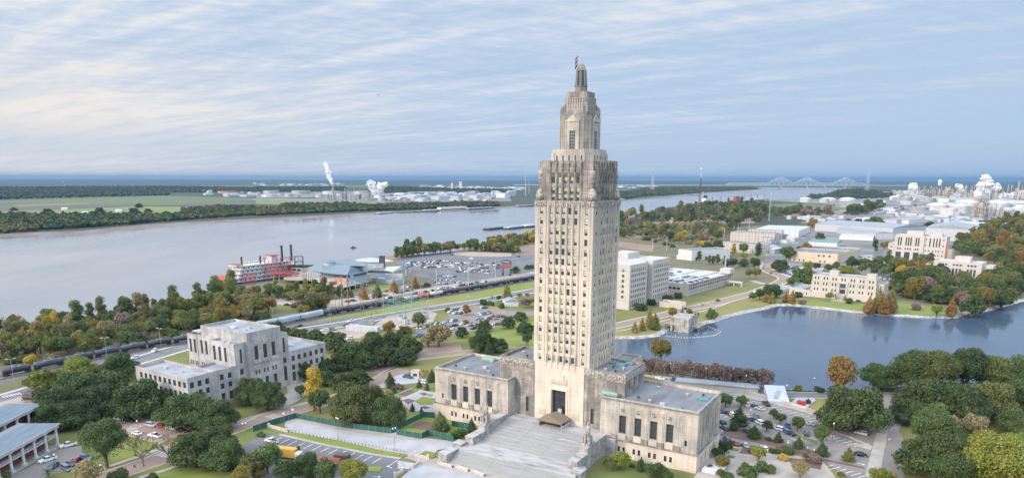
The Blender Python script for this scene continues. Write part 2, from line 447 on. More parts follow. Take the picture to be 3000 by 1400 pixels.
tot=mixc(nt,1.0,tot,mixc(nt,1.0,gain,(2.4,2.22,1.95),'MULTIPLY'),'MULTIPLY')
bandn=nz(nt,skymap(0,(0.1,1,1)),0.5,3)
L(nt,tot,bg.inputs['Color'])
SC.view_settings.view_transform='Standard'
SC.view_settings.look='None'
SC.view_settings.exposure=0.0
SC.view_settings.gamma=1.0
SC.render.engine='CYCLES'
SC.cycles.use_denoising=True
SC.cycles.max_bounces=5
SC.cycles.diffuse_bounces=2
SC.cycles.glossy_bounces=2
SC.cycles.transmission_bounces=2
SC.cycles.transparent_max_bounces=6
SC.cycles.volume_bounces=0
SC.cycles.caustics_reflective=False
SC.cycles.caustics_refractive=False
SC.cycles.sample_clamp_indirect=4
HAZE=1
if HAZE:
 hb=MB().box(-30500,-4000,-9,30500,41000,182)
 hm=bpy.data.materials.new('haze')
 hm.use_nodes=True
 hn=hm.node_tree
 hn.nodes.remove(hn.nodes['Principled BSDF'])
 pv=hn.nodes.new('ShaderNodeVolumePrincipled')
 pv.inputs['Color'].default_value=(0.19,0.35,0.54,1)
 pv.inputs['Density'].default_value=0.000043
 pv.inputs['Anisotropy'].default_value=0.2
 L(hn,pv.outputs[0],hn.nodes['Material Output'].inputs['Volume'])
 hb.build('haze',hm,kind='stuff',label='thin bluish haze filling the air over the river plain',cat='haze')

# ground, river, lake
RZ,LZ=-3.0,-1.0
ZC=[0.0]
river_px=[(-1500,1120),(-400,1002),(0,972),(102,958),(160,950),(300,925),(450,900),(560,880),(640,862),(713,843),(790,826),(870,818),(950,792),(1040,767),(1160,753),(1250,747),(1327,738),(1420,717),(1534,700),(1680,672),(1813,645),(1870,630),(1930,612),(2060,596),(2200,589),(2350,584),(2425,572),(2434,561),(2490,555),(2480,551),(2300,549.5),(2225,549),(2241,554),(2228,556),(2082,566),(1937,581),(1814,592),(1650,601),(1500,609),(1449,611),(1245,622),(1114,628),(968,636),(750,648),(495,662),(291,683),(0,695),(-300,715),(-1500,790)]
lake_px=[(1700,1010),(1745,1000),(1800,993),(1878,992),(1931,985),(1948,976),(1960,966),(2000,958),(2053,952),(2097,943),(2140,928),(2199,914),(2250,905),(2279,896),(2323,896),(2395,904),(2483,914),(2599,925),(2716,932),(2803,932),(2838,919),(2876,915),(2930,902),(2972,890),(3000,882),(3400,850),(3500,1130),(3100,1128),(2900,1122),(2700,1124),(2541,1141),(2425,1146),(2366,1145),(2250,1139),(2228,1130),(2100,1112),(1990,1094),(1850,1070),(1760,1052),(1700,1040)]
river=[P(x,y,RZ).to_2d()for x,y in river_px]
lake=[P(x,y,LZ).to_2d()for x,y in lake_px]
def offset(poly,d):
 n=len(poly)
 dd=d if isinstance(d,list)else[d]*n
 ar=sum(poly[i].x*poly[(i+1)%n].y-poly[(i+1)%n].x*poly[i].y for i in range(n))
 s=1 if ar>0 else-1
 out=[]
 for i in range(n):
  t=(poly[(i+1)%n]-poly[i]).normalized()+(poly[i]-poly[i-1]).normalized()
  if t.length<1e-4:t=Vector((1,0))
  t.normalize()
  out.append(poly[i]+Vector((t.y,-t.x))*dd[i]*s)
 return out
def dense(poly,step):
 out=[]
 for i in range(len(poly)):
  a,b=poly[i],poly[(i+1)%len(poly)]
  k=max(1,min(24,int((b-a).length/step)))
  for j in range(k):
   p=a.lerp(b,j/k)
   if j:p=p+Vector((rnd.uniform(-1,1),rnd.uniform(-1,1)))*step*0.05
   out.append(p)
 return out
lake_d=dense(lake,14)
river_d=dense(river,90)
kf=river_d.index(river[26])
river_o=offset(river_d,[14 if i<kf else 48 for i in range(len(river_d))])
lake_o=offset(lake_d,4.2)
campus=[p.to_2d()for p in[P(-900,1300),P(-500,1045),P(-100,960),P(300,860),P(640,790),P(1000,735),P(1300,722),P(1600,690),P(2250,660),P(2700,655),P(3500,700),P(4200,1100),P(3600,1650),P(-500,1800)]]
outer=[Vector(p)for p in((-30000,-3000),(30000,-3000),(30000,40000),(-30000,40000))]
verts,edges=[],[]
for poly in(outer,campus,river_o,lake_o):
 k0=len(verts)
 edges+=[(k0+i,k0+(i+1)%len(poly))for i in range(len(poly))]
 verts+=[Vector((p[0],p[1]))for p in poly]
cv_,ce_,cf_,_ov,_oe,_of=delaunay_2d_cdt(verts,edges,[],0,0.01)
def inside(p,poly):
 c=False
 j=len(poly)-1
 for i in range(len(poly)):
  a,b=poly[i],poly[j]
  if(a.y>p.y)!=(b.y>p.y)and p.x<(b.x-a.x)*(p.y-a.y)/(b.y-a.y)+a.x:c=not c
  j=i
 return c
gf,gm=[],[]
for f in cf_:
 c=sum((cv_[i]for i in f),Vector((0,0)))/len(f)
 if inside(c,river_o)or inside(c,lake_o):continue
 gf.append(tuple(f));gm.append(1 if inside(c,campus)else 0)
me=bpy.data.meshes.new('ground')
me.from_pydata([(v.x,v.y,0)for v in cv_],[],gf)
me.materials.append(M['far_land']);me.materials.append(M['scrub'])
me.polygons.foreach_set('material_index',gm)
if sum(p.normal.z for p in me.polygons)<0:me.flip_normals()
inst('ground',me,kind='structure')
def bank(name,outer_,inner,z,mat_,k):
 b=MB()
 n=len(outer_)
 for i in range(n):
  j=(i+1)%n
  a0,a1_,c0,c1__=outer_[i],outer_[j],inner[i],inner[j]
  b.quad((a0.x,a0.y,0),(a1_.x,a1_.y,0),(c1__.x,c1__.y,z-.6),(c0.x,c0.y,z-.6))
 return b.build(name,mat_,kind='structure')
bank('river_bank',river_o,offset(river_d,-6),RZ,M['bank'],0)
bank('lake_bank',lake_o,offset(lake_d,-1),LZ,M['rock'],0)
M['river']=water('river_water',(0.175,0.18,0.19),(0.205,0.205,0.21),0.16,0.05,(1,.35,1),0.6)
M['lake']=water('lake_water',(0.045,0.075,0.115),(0.055,0.09,0.135),0.13,0.25,(1,.6,1),0.2)
def sheet(name,pts,z,mat_,kind='structure',**k):
 """flat polygon (world 2-D points), triangulated"""
 pts=[Vector((p[0],p[1]))for p in pts]
 ZC[0]+=0.0012;z+=ZC[0]if z>0 else 0
 n=len(pts)
 ed=[(i,(i+1)%n)for i in range(n)]
 clip=name=='lawn'
 vs=pts+lake_o if clip else pts
 if clip:ed+=[(n+i,n+(i+1)%len(lake_o))for i in range(len(lake_o))]
 v,_e,f,*_=delaunay_2d_cdt(vs,ed,[],0,1e-4)
 mid=lambda x:sum((v[i]for i in x),Vector((0,0)))/len(x)
 f=[x for x in f if inside(mid(x),pts)and not(clip and inside(mid(x),lake_o))]
 me=bpy.data.meshes.new(name)
 me.from_pydata([(q.x,q.y,z)for q in v],[],[tuple(x)for x in f])
 me.materials.append(mat_)
 if len(me.polygons)and sum(p.normal.z for p in me.polygons)<0:me.flip_normals()
 return inst(name,me,kind=kind,**k)
sheet('river',offset(river_d,9),RZ,M['river'])
sheet('lake',offset(lake_d,0.8),LZ,M['lake'])
def area(name,conv,pts,mat_,z,**k):
 return sheet(name,[p.to_2d()for p in W(conv,pts)],z,mat_,**k)
def strip(pts,wl,wr,z,mb,zb=None):
 """ribbon along world 2-D points, wl to the left and wr to the right"""
 n=len(pts)
 e=[]
 for i in range(n):
  t=(pts[min(i+1,n-1)]-pts[max(i-1,0)]).normalized()
  nn=Vector((-t.y,t.x))
  e.append((pts[i]+nn*wl,pts[i]-nn*wr))
 for i in range(n-1):
  (a,b),(c,d)=e[i],e[i+1]
  if zb is None:
   mb.quad((b.x,b.y,z),(d.x,d.y,z),(c.x,c.y,z),(a.x,a.y,z))
  else:
   mb.add([(b.x,b.y,zb),(d.x,d.y,zb),(c.x,c.y,zb),(a.x,a.y,zb),(b.x,b.y,z),(d.x,d.y,z),(c.x,c.y,z),(a.x,a.y,z)],[(4,5,6,7),(0,1,5,4),(2,3,7,6),(1,2,6,5),(3,0,4,7)])
def smooth(pts,k=4):
 out=[]
 n=len(pts)
 for i in range(n-1):
  p0,p1,p2,p3=pts[max(i-1,0)],pts[i],pts[i+1],pts[min(i+2,n-1)]
  for j in range(k):
   t=j/k
   out.append(0.5*((2*p1)+(p2-p0)*t+(2*p0-5*p1+4*p2-p3)*t*t+(3*p1-p0-3*p2+p3)*t**3))
 out.append(pts[-1])
 return out
def path(conv,pts,z=0.0):return smooth([p.to_2d()for p in W(conv,pts,z)])
def road(name,conv,pts,width,mat_,z,kerb=0.0,kmat='kerb',dash=None,edge=False):
 c=path(conv,pts)
 ZC[0]+=0.0012;z+=ZC[0]
 b=MB();strip(c,width/2,width/2,z,b)
 o=b.build(name,mat_,kind='structure')
 if kerb:
  k=MB()
  strip([*c],width/2+kerb,-width/2,0.13,k,-0.05)
  strip([*c],-width/2,width/2+kerb,0.13,k,-0.05)
  k.build('kerb',M[kmat],kind='structure')
 if dash:
  d=MB()
  acc=0
  for i in range(len(c)-1):
   seg=(c[i+1]-c[i]).length
   t=(c[i+1]-c[i]).normalized()
   s=0
   while s<seg:
    if int((acc+s)/3)%3==0:
     p=c[i]+t*s
     for off in dash:
      nn=Vector((-t.y,t.x))*off
      strip([p+nn,p+nn+t*3],.09,.09,z+.008,d)
    s+=3
   acc+=seg
  if d.v:d.build('road_markings',M['paint_white'],kind='structure')
 return c
area('backwater',b1,[(-80,895),(250,885),(400,870),(560,880),(580,905),(400,925),(200,935),(-80,950)],M['river'],0.01)
area('dirt_track',b1,[(1480,665),(1600,645),(1850,610),(1900,590),(1880,615),(1620,660),(1500,680)],M['gravel_lot'],0.02)
area('lawn',ident,[(-300,1205),(0,1170),(300,1085),(560,1010),(860,985),(1100,945),(1330,900),(1560,865),(1700,850),(1790,1060),(2000,1115),(2250,1160),(2700,1150),(3300,1160),(3700,1700),(-600,1800)],M['lawn'],0.01)
area('lawn',r1,[(60,870),(250,830),(560,800),(760,735),(1000,660),(1400,560),(1700,500),(1850,540),(2000,540),(2180,560),(2300,700),(2100,780),(1800,860),(1560,860),(1330,930),(1170,995),(1110,995),(1100,1050),(850,1070),(640,1140),(100,1170),(-200,1180)],M['lawn_dry'],0.012)
area('lawn',r1,[(80,900),(250,840),(640,790),(760,820),(500,900),(80,990)],M['lawn'],0.02)
area('lawn',r1,[(760,740),(1000,660),(1400,555),(1750,500),(1880,555),(1400,650),(820,800)],M['lawn'],0.02)
area('lawn',b4,[(-60,480),(380,430),(960,480),(1300,460),(1600,500),(2000,560),(1880,600),(1250,580),(800,545),(400,495),(200,480),(0,520)],M['lawn_bright'],0.02)
area('lawn',g6,[(-1100,920),(-400,860),(0,775),(400,700),(1000,590),(1620,500),(1620,575),(1200,660),(400,800),(0,860),(-900,960)],M['lawn_bright'],0.02)
area('lawn',g6,[(-500,800),(0,800),(700,680),(1100,640),(1000,665),(420,790),(0,815)],M['lawn_dry'],0.03)
area('lawn',g6,[(1130,1060),(1300,1000),(1620,930),(1640,1250),(1400,1300),(640,1200)],M['lawn_bright'],0.03)
area('lawn',g5,[(1990,470),(2200,490),(2180,530),(2060,570),(1880,540),(1880,490)],M['lawn_bright'],0.03)
area('lawn',g5,[(580,690),(940,770),(930,810),(700,790),(640,900),(560,800)],M['lawn_bright'],0.03)
area('lawn',c1,[(1260,790),(1480,820),(1600,850),(1540,920),(1130,1050),(1100,960)],M['lawn_bright'],0.03)
area('lawn',c1,[(1600,1150),(2100,1040),(2400,1100),(2700,1180),(2576,1300),(1400,1300)],M['lawn_bright'],0.03)
area('lawn',c4,[(480,395),(700,400),(640,600),(575,560),(400,515)],M['lawn_dry'],0.02)
def fld(pts,m_,conv=a1,z=0.25):return area('field',conv,pts,M[m_],z)
fld([(-800,560),(0,470),(1100,440),(1700,425),(2576,450),(3800,455),(3900,480),(2576,475),(1300,530),(600,560),(-800,640)],'field_green')
fld([(-800,575),(-100,500),(640,490),(560,520),(0,525),(-800,610)],'field_brown',z=0.5)
fld([(100,520),(700,500),(1100,500),(600,525),(200,535)],'field_yellow',z=0.75)
fld([(0,545),(700,520),(1350,505),(1500,520),(800,550),(0,575)],'field_brown',z=0.5)
fld([(0,588),(600,565),(1350,532),(1950,538),(1900,600),(1400,610),(900,600),(100,610)],'field_yellow',z=0.5)
fld([(1440,525),(2200,490),(2576,485),(3300,470),(3400,485),(2400,515),(1900,530)],'field_brown',z=0.5)
fld([(0,373),(380,373),(370,395),(0,400)],'field_green')
fld([(1350,332),(1900,325),(2900,315),(3900,320),(3800,335),(2500,350),(1500,345)],'field_green')
fld([(0,470),(500,478),(1300,490),(1300,505),(300,520),(0,510)],'field_yellow',a2,0.75)
fld([(-60,455),(500,455),(1400,460),(1300,485),(0,480)],'industrial',a2,0.6)
fld([(0,400),(900,380),(2500,390),(2576,480),(1300,490),(800,480),(600,440),(0,450)],'industrial',a2,0.3)
fld([(1250,370),(1900,345),(2576,345),(2600,365),(1900,378),(1300,385)],'field_brown',a2,0.3)
fld([(1060,358),(1280,362),(1240,388),(1060,395)],'field_green',a3,0.3)
fld([(1780,366),(1860,368),(1850,382),(1770,380)],'field_yellow',a3,0.3)
fld([(1100,800),(1500,790),(1560,830),(1200,860)],'dirt',a3,0.05)
fld([(1060,880),(1440,930),(1400,990),(1060,940)],'dirt',a3,0.05)
fld([(1550,640),(1850,620),(1830,690),(1600,700)],'gravel_lot',a3,0.05)
fld([(1380,690),(2400,650),(2450,700),(1500,720)],'dirt',a3,0.04)
fld([(-100,520),(300,500),(800,530),(760,565),(100,570),(-60,560)],'field_green',a4,0.05)
fld([(0,570),(760,575),(720,630),(100,640)],'dirt',a4,0.05)
fld([(-200,460),(900,460),(1300,400),(2800,390),(4200,600),(4200,760),(2000,780),(1700,720),(500,700),(800,520),(300,490)],'industrial',a4,0.03)
fld([(-20,820),(900,700),(1900,760),(1850,1100),(1150,1180),(-50,1180)],'industrial',a4,0.03)
fld([(850,580),(1560,505),(1700,500),(1500,560),(1000,650),(500,710),(300,700)],'ballast',a4,0.06)
fld([(-250,200),(80,190),(60,230),(-200,300)],'dirt',g6,0.03)
fld([(1290,130),(1700,40),(1900,90),(1650,200),(1400,180)],'dirt',g6,0.05)
road('river_road',ident,[(-500,1300),(-120,1200),(30,1163),(180,1118),(300,1086),(430,1048),(570,1010),(760,985),(930,961),(1041,943),(1128,926),(1332,893),(1430,878),(1570,850),(1700,828)],13,M['asphalt'],0.05,kerb=2.2,dash=(-3.2,0,3.2))
road('frontage_road',ident,[(560,993),(700,975),(850,955),(960,940),(1040,930)],8,M['asphalt'],0.04)
area('car_park',c1,[(950,20),(1050,-10),(1350,-60),(1750,-150),(1960,-200),(1960,-120),(1500,10),(1350,60),(1000,90),(940,60)],M['asphalt'],0.03)
area('car_park',c1,[(-150,190),(250,140),(620,70),(640,100),(250,190),(0,260),(-150,290)],M['asphalt'],0.03)
area('car_park',g6,[(0,235),(300,185),(640,150),(1100,145),(1380,170),(1630,205),(1900,250),(1900,360),(1620,405),(1300,445),(1150,475),(560,405),(250,385),(0,300)],M['asphalt'],0.04)
area('sandy_lot_surface',g6,[(640,178),(700,150),(1000,147),(1360,165),(1350,203),(900,208)],M['gravel_lot'],0.06,kind='structure')
area('car_park',g6,[(200,380),(460,395),(830,440),(1040,470),(1180,470),(1620,410),(1640,450),(1160,500),(800,545),(560,590),(250,640),(0,640),(60,560),(360,540),(400,470),(170,420)],M['asphalt'],0.035)
road('service_road',g5,[(600,660),(900,700),(1280,760),(1500,720),(1900,640),(2300,600),(2800,520),(3600,400),(4200,300)],13,M['gravel_lot'],0.045)
area('car_park',g5,[(600,670),(960,690),(990,780),(760,740),(580,700)],M['gravel_lot'],0.05)
area('car_park',g5,[(1200,710),(1700,650),(2000,590),(2200,550),(2330,590),(2300,620),(1900,700),(1500,770),(1270,780)],M['gravel_lot'],0.05)
area('car_park',g6,[(600,825),(830,800),(1000,775),(1300,840),(1480,850),(1900,850),(1620,900),(1400,900),(1210,960),(1240,1010),(1150,1050),(700,1110),(250,1120),(230,1060),(560,965),(620,925)],M['asphalt_old'],0.03)
area('car_park',g5,[(1130,1085),(1500,1050),(1640,1040),(1880,1090),(1780,1160),(1600,1190),(1250,1180)],M['gravel_lot'],0.04)
road('river_walk_drive',b2,[(1150,1180),(1400,1070),(1650,1020),(2000,980),(2300,950),(2576,900)],9,M['brown_road'],0.05,kerb=0.6)
area('paved_court',b2,[(1640,880),(2060,890),(2080,960),(1600,1000)],M['brown_road'],0.03)
area('forecourt',c2,[(1150,240),(1480,160),(1660,180),(1700,240),(1500,260),(1330,290),(1160,300)],M['plaza'],0.05)
road('lakeside_drive',r1,[(-200,1080),(80,1022),(350,962),(620,900),(930,822),(1100,790),(1300,745),(1500,690),(1700,640),(1830,590),(1960,540),(2080,470),(2000,420),(1900,385),(1860,330),(1900,280)],11,M['brown_road'],0.05,kerb=1.3)
road('footpath',r1,[(60,1075),(260,1055),(1060,860),(1250,810),(1420,750)],2.6,M['pavement'],0.04)
road('ramp_road',r1,[(1690,490),(1850,530),(2000,545),(2200,545)],7,M['pavement'],0.055)
road('street',g2,[(-300,310),(-60,220),(260,320),(420,230),(520,180),(640,110),(760,70)],12,M['asphalt'],0.05)
road('street',r1,[(780,290),(1100,310),(1500,320),(1800,290),(1900,240),(2003,215)],9,M['asphalt'],0.05)
area('car_park',g2,[(130,620),(170,560),(330,520),(600,540),(560,600),(420,620),(250,640)],M['plaza'],0.04)
road('street',g2,[(1160,640),(1180,470),(1195,350),(1190,240)],12,M['asphalt'],0.05)
area('car_park',g2,[(950,400),(1120,390),(1150,470),(960,520)],M['plaza'],0.04)
area('car_park',g2,[(960,520),(1300,480),(1700,500),(1650,560),(1300,620),(1000,600)],M['pavement'],0.04)
area('car_park',g2,[(1240,640),(1450,690),(1440,760),(1250,760)],M['asphalt'],0.04)
road('boulevard',c1,[(1000,600),(1200,660),(1500,720),(1800,790)],15,M['brown_road'],0.05,kerb=0.4)
road('boulevard',c1,[(560,1500),(900,1260),(1280,1120),(1600,1010),(1900,850),(2250,740),(2620,600)],10,M['brown_road'],0.055,kerb=0.4)
road('boulevard',c2,[(-100,650),(150,590),(480,500),(800,400),(1150,260),(1300,180),(1500,110)],9,M['brown_road'],0.052,kerb=0.4)
road('footpath',c1,[(900,1160),(1200,1050),(1500,950),(1640,880)],2.2,M['pavement'],0.06)
road('footpath',c1,[(1400,1200),(1700,1110),(1900,1040)],2.2,M['pavement'],0.06)
road('footpath',c1,[(1250,570),(1500,630),(1700,660),(2230,700),(2576,590)],2.2,M['pavement'],0.06)
road('footpath',c2,[(-30,590),(200,520),(480,450),(560,430)],2.2,M['pavement'],0.06)
road('annex_drive',c2,[(150,500),(330,420),(420,330),(380,240)],9,M['plaza_tan'],0.06)
area('car_park',c1,[(560,900),(820,880),(830,960),(740,1120),(560,1160),(280,1260),(0,1330),(130,1170),(400,1040)],M['asphalt_old'],0.05)
area('brown_lot_surface',c1,[(0,440),(210,385),(340,440),(300,470),(0,500)],M['gravel_lot'],0.05,kind='structure')

# walls with recessed windows
WIN={}
def win_mesh(w_,h_,style,var=0):
 key=(round(w_,2),round(h_,2),style,var)
 if key in WIN:return WIN[key]
 b=MB()
 mats=[M['glass'],M['frame'],M['blind']]
 if style=='blue':mats[0]=M['glass_blue']
 if style=='green':mats[0]=M['glass_green']
 if style in('sash','sash_pale'):
  if style=='sash_pale':mats[1]=M['frame_pale']
  b.m(0).quad((-w_/2,.06,0),(w_/2,.06,0),(w_/2,.06,h_),(-w_/2,.06,h_))
  bl=(0.0,0.42,0.55,0.7,0.85,1.0,0.95,0.62)[var%8]
  if bl:b.m(2).quad((-w_/2+.05,.045,h_*(1-bl)),(w_/2-.05,.045,h_*(1-bl)),(w_/2-.05,.045,h_),(-w_/2+.05,.045,h_))
  b.m(1).box(-w_/2,.0,h_*.5-.04,w_/2,.04,h_*.5+.04)
  for x in(-w_/2,w_/2-.06):b.box(x,0,0,x+.06,.04,h_)
  for z in(0,h_-.07):b.box(-w_/2,-.001,z,w_/2,.04,z+.07)
 elif style=='tall':
  b.m(0).quad((-w_/2,.08,0),(w_/2,.08,0),(w_/2,.08,h_),(-w_/2,.08,h_))
  for i in range(4):
   x=-w_/2+w_*i/3
   b.m(1).box(x-.06,0,0,x+.06,.07,h_)
  k=max(2,round(h_/1.4))
  for i in range(k+1):
   z=h_*i/k
   b.box(-w_/2,-.002,z-.05,w_/2,.05,z+.05)
 else:
  b.m(0).quad((-w_/2,.08,0),(w_/2,.08,0),(w_/2,.08,h_),(-w_/2,.08,h_))
  b.m(1)
  n_=3 if w_>1.6 else 2
  for i in range(n_+1):
   x=-w_/2+w_*i/n_
   b.box(x-.045,0,0,x+.045,.05,h_)
  for z in((0,h_/2,h_)if h_<5 else(0,h_*.33,h_*.66,h_)):b.box(-w_/2,-.002,z-.05,w_/2,.05,z+.05)
 WIN[key]=b.mesh('window',mats)
 return WIN[key]
def face(mb,p0,p1,z0,z1,wins=(),depth=0.35,parent=None,style='pane',cap=None,name='window',jit=False):
 """wall from p0 to p1 (outward normal on the right-hand side) with real openings; windows become parts"""
 p0,p1=Vector((p0[0],p0[1],0)),Vector((p1[0],p1[1],0))
 d=(p1-p0);Ln=d.length;d.normalize()
 inn=Vector((-d.y,d.x,0))
 wins=[w_ for w_ in wins if w_[0]>0.01 and w_[1]<Ln-0.01 and w_[2]>z0 and w_[3]<z1]
 xs=sorted({0.0,Ln}|{round(w_[0],4)for w_ in wins}|{round(w_[1],4)for w_ in wins})
 zs=sorted({z0,z1}|{round(w_[2],4)for w_ in wins}|{round(w_[3],4)for w_ in wins})
 pt=lambda x,z,dd=0.0:tuple(p0+d*x+inn*dd+Vector((0,0,z)))
 ws=[(round(a,4),round(b_,4),round(c,4),round(e,4))for a,b_,c,e in(w_[:4]for w_ in wins)]
 for i in range(len(xs)-1):
  run=None
  for j in range(len(zs)-1):
   cx,cz=(xs[i]+xs[i+1])/2,(zs[j]+zs[j+1])/2
   hole=any(a<cx<b_ and c<cz<e for a,b_,c,e in ws)
   if not hole:
    run=(run[0],zs[j+1])if run else(zs[j],zs[j+1])
   if(hole or j==len(zs)-2)and run:
    mb.quad(pt(xs[i],run[0]),pt(xs[i+1],run[0]),pt(xs[i+1],run[1]),pt(xs[i],run[1]))
    run=None
 for a,b_,c,e in ws:
  mb.quad(pt(a,c),pt(a,c,depth),pt(a,e,depth),pt(a,e))
  mb.quad(pt(b_,c,depth),pt(b_,c),pt(b_,e),pt(b_,e,depth))
  mb.quad(pt(a,c),pt(b_,c),pt(b_,c,depth),pt(a,c,depth))
  mb.quad(pt(a,e,depth),pt(b_,e,depth),pt(b_,e),pt(a,e))
 ang=math.atan2(d.y,d.x)
 for w_ in wins:
  a,b_,c,e=w_[:4]
  st=w_[4]if len(w_)>4 else style
  me_=win_mesh(b_-a,e-c,st,rnd.randrange(8)if st.startswith('sash')else 0)
  q=p0+d*(a+b_)/2+inn*(depth-0.12)
  if cap is not None:
   if cap[0]<=0:
    cap[1].append((me_,(q.x,q.y,c),ang));continue
   cap[0]-=1
  inst(name,me_,(q.x,q.y,c),ang,1.0,parent)
def merge_windows(lst,parent):
 """windows beyond the hundred largest: one part"""
 if not lst:return
 v,f,mi=[],[],[]
 mats=[]
 for me_,loc,ang in lst:
  X=Matrix.Translation(loc)@Matrix.Rotation(ang,4,'Z')
  b=len(v)
  v+=[tuple(X@p.co)for p in me_.vertices]
  idx=[]
  for m_ in me_.materials:
   if m_ not in mats:mats.append(m_)
   idx.append(mats.index(m_))
  for p in me_.polygons:
   f.append(tuple(b+i for i in p.vertices));mi.append(idx[p.material_index])
 me2=bpy.data.meshes.new('window')
 me2.from_pydata(v,[],f)
 for m_ in mats:me2.materials.append(m_)
 me2.polygons.foreach_set('material_index',mi)
 inst('window',me2,parent=parent,kind='stuff')
def grid(Ln,n,w_,z0,h_,rows,dz,x0=None,x1=None):
 x0=0 if x0 is None else x0
 x1=Ln if x1 is None else x1
 out=[]
 for i in range(n):
  c=x0+(x1-x0)*(i+.5)/n
  for r_ in range(rows):out.append((c-w_/2,c+w_/2,z0+r_*dz,z0+r_*dz+h_))
 return out
def roofed(wall,roof,x0,y0,x1,y1,z,par=0.9,th=0.35):
 """parapet top and inner faces on the wall mesh, the roof membrane lower down"""
 i=th
 for a,b_ in(((x0,y0),(x1,y0)),((x1,y0),(x1,y1)),((x1,y1),(x0,y1)),((x0,y1),(x0,y0))):pass
 ix0,iy0,ix1,iy1=x0+i,y0+i,x1-i,y1-i
 o=[(x0,y0,z),(x1,y0,z),(x1,y1,z),(x0,y1,z)]
 n_=[(ix0,iy0,z),(ix1,iy0,z),(ix1,iy1,z),(ix0,iy1,z)]
 l_=[(ix0,iy0,z-par),(ix1,iy0,z-par),(ix1,iy1,z-par),(ix0,iy1,z-par)]
 for k in range(4):
  j=(k+1)%4
  wall.quad(o[k],o[j],n_[j],n_[k])
  wall.quad(n_[k],n_[j],l_[j],l_[k])
 roof.quad(*l_)
def block(wall,roof,x0,y0,x1,y1,z0,z1,S=(),E=(),N=(),Wt=(),parent=None,style='pane',depth=.35,par=.9,cap=None):
 face(wall,(x0,y0),(x1,y0),z0,z1,S,depth,parent,style,cap)
 face(wall,(x1,y0),(x1,y1),z0,z1,E,depth,parent,style,cap)
 face(wall,(x1,y1),(x0,y1),z0,z1,N,depth,parent,style,cap)
 face(wall,(x0,y1),(x0,y0),z0,z1,Wt,depth,parent,style,cap)
 roofed(wall,roof,x0,y0,x1,y1,z1,par)
def roofkit(parent,pts,kinds=None):
 for i,(x,y,z)in enumerate(pts):
  b=MB()
  k=(kinds or 'vuvd')[i%(len(kinds)if kinds else 4)]
  if k=='v':b.lathe(0,0,[(.35,0),(.35,.6),(.6,.7),(.6,1.0),(.1,1.15)],8);m_,nm=M['white_metal'],'roof_vent'
  elif k=='u':b.box(-.9,-.6,0,.9,.6,.9);b.box(-.6,-.4,.9,.6,.4,1.05);m_,nm=M['white_metal'],'air_conditioner'
  elif k=='d':b.lathe(0,0,[(.3,0),(.3,.5),(.5,.6),(.4,.95),(.1,1.0)],8);m_,nm=M['black'],'roof_vent'
  elif k=='s':b.box(-1.6,-1.0,0,1.6,1.0,.5);b.frus(-1.5,-.9,1.5,.9,.5,.8,.3);m_,nm=M['white_metal'],'skylight'
  b.build(nm,m_,parent,(x,y,z))

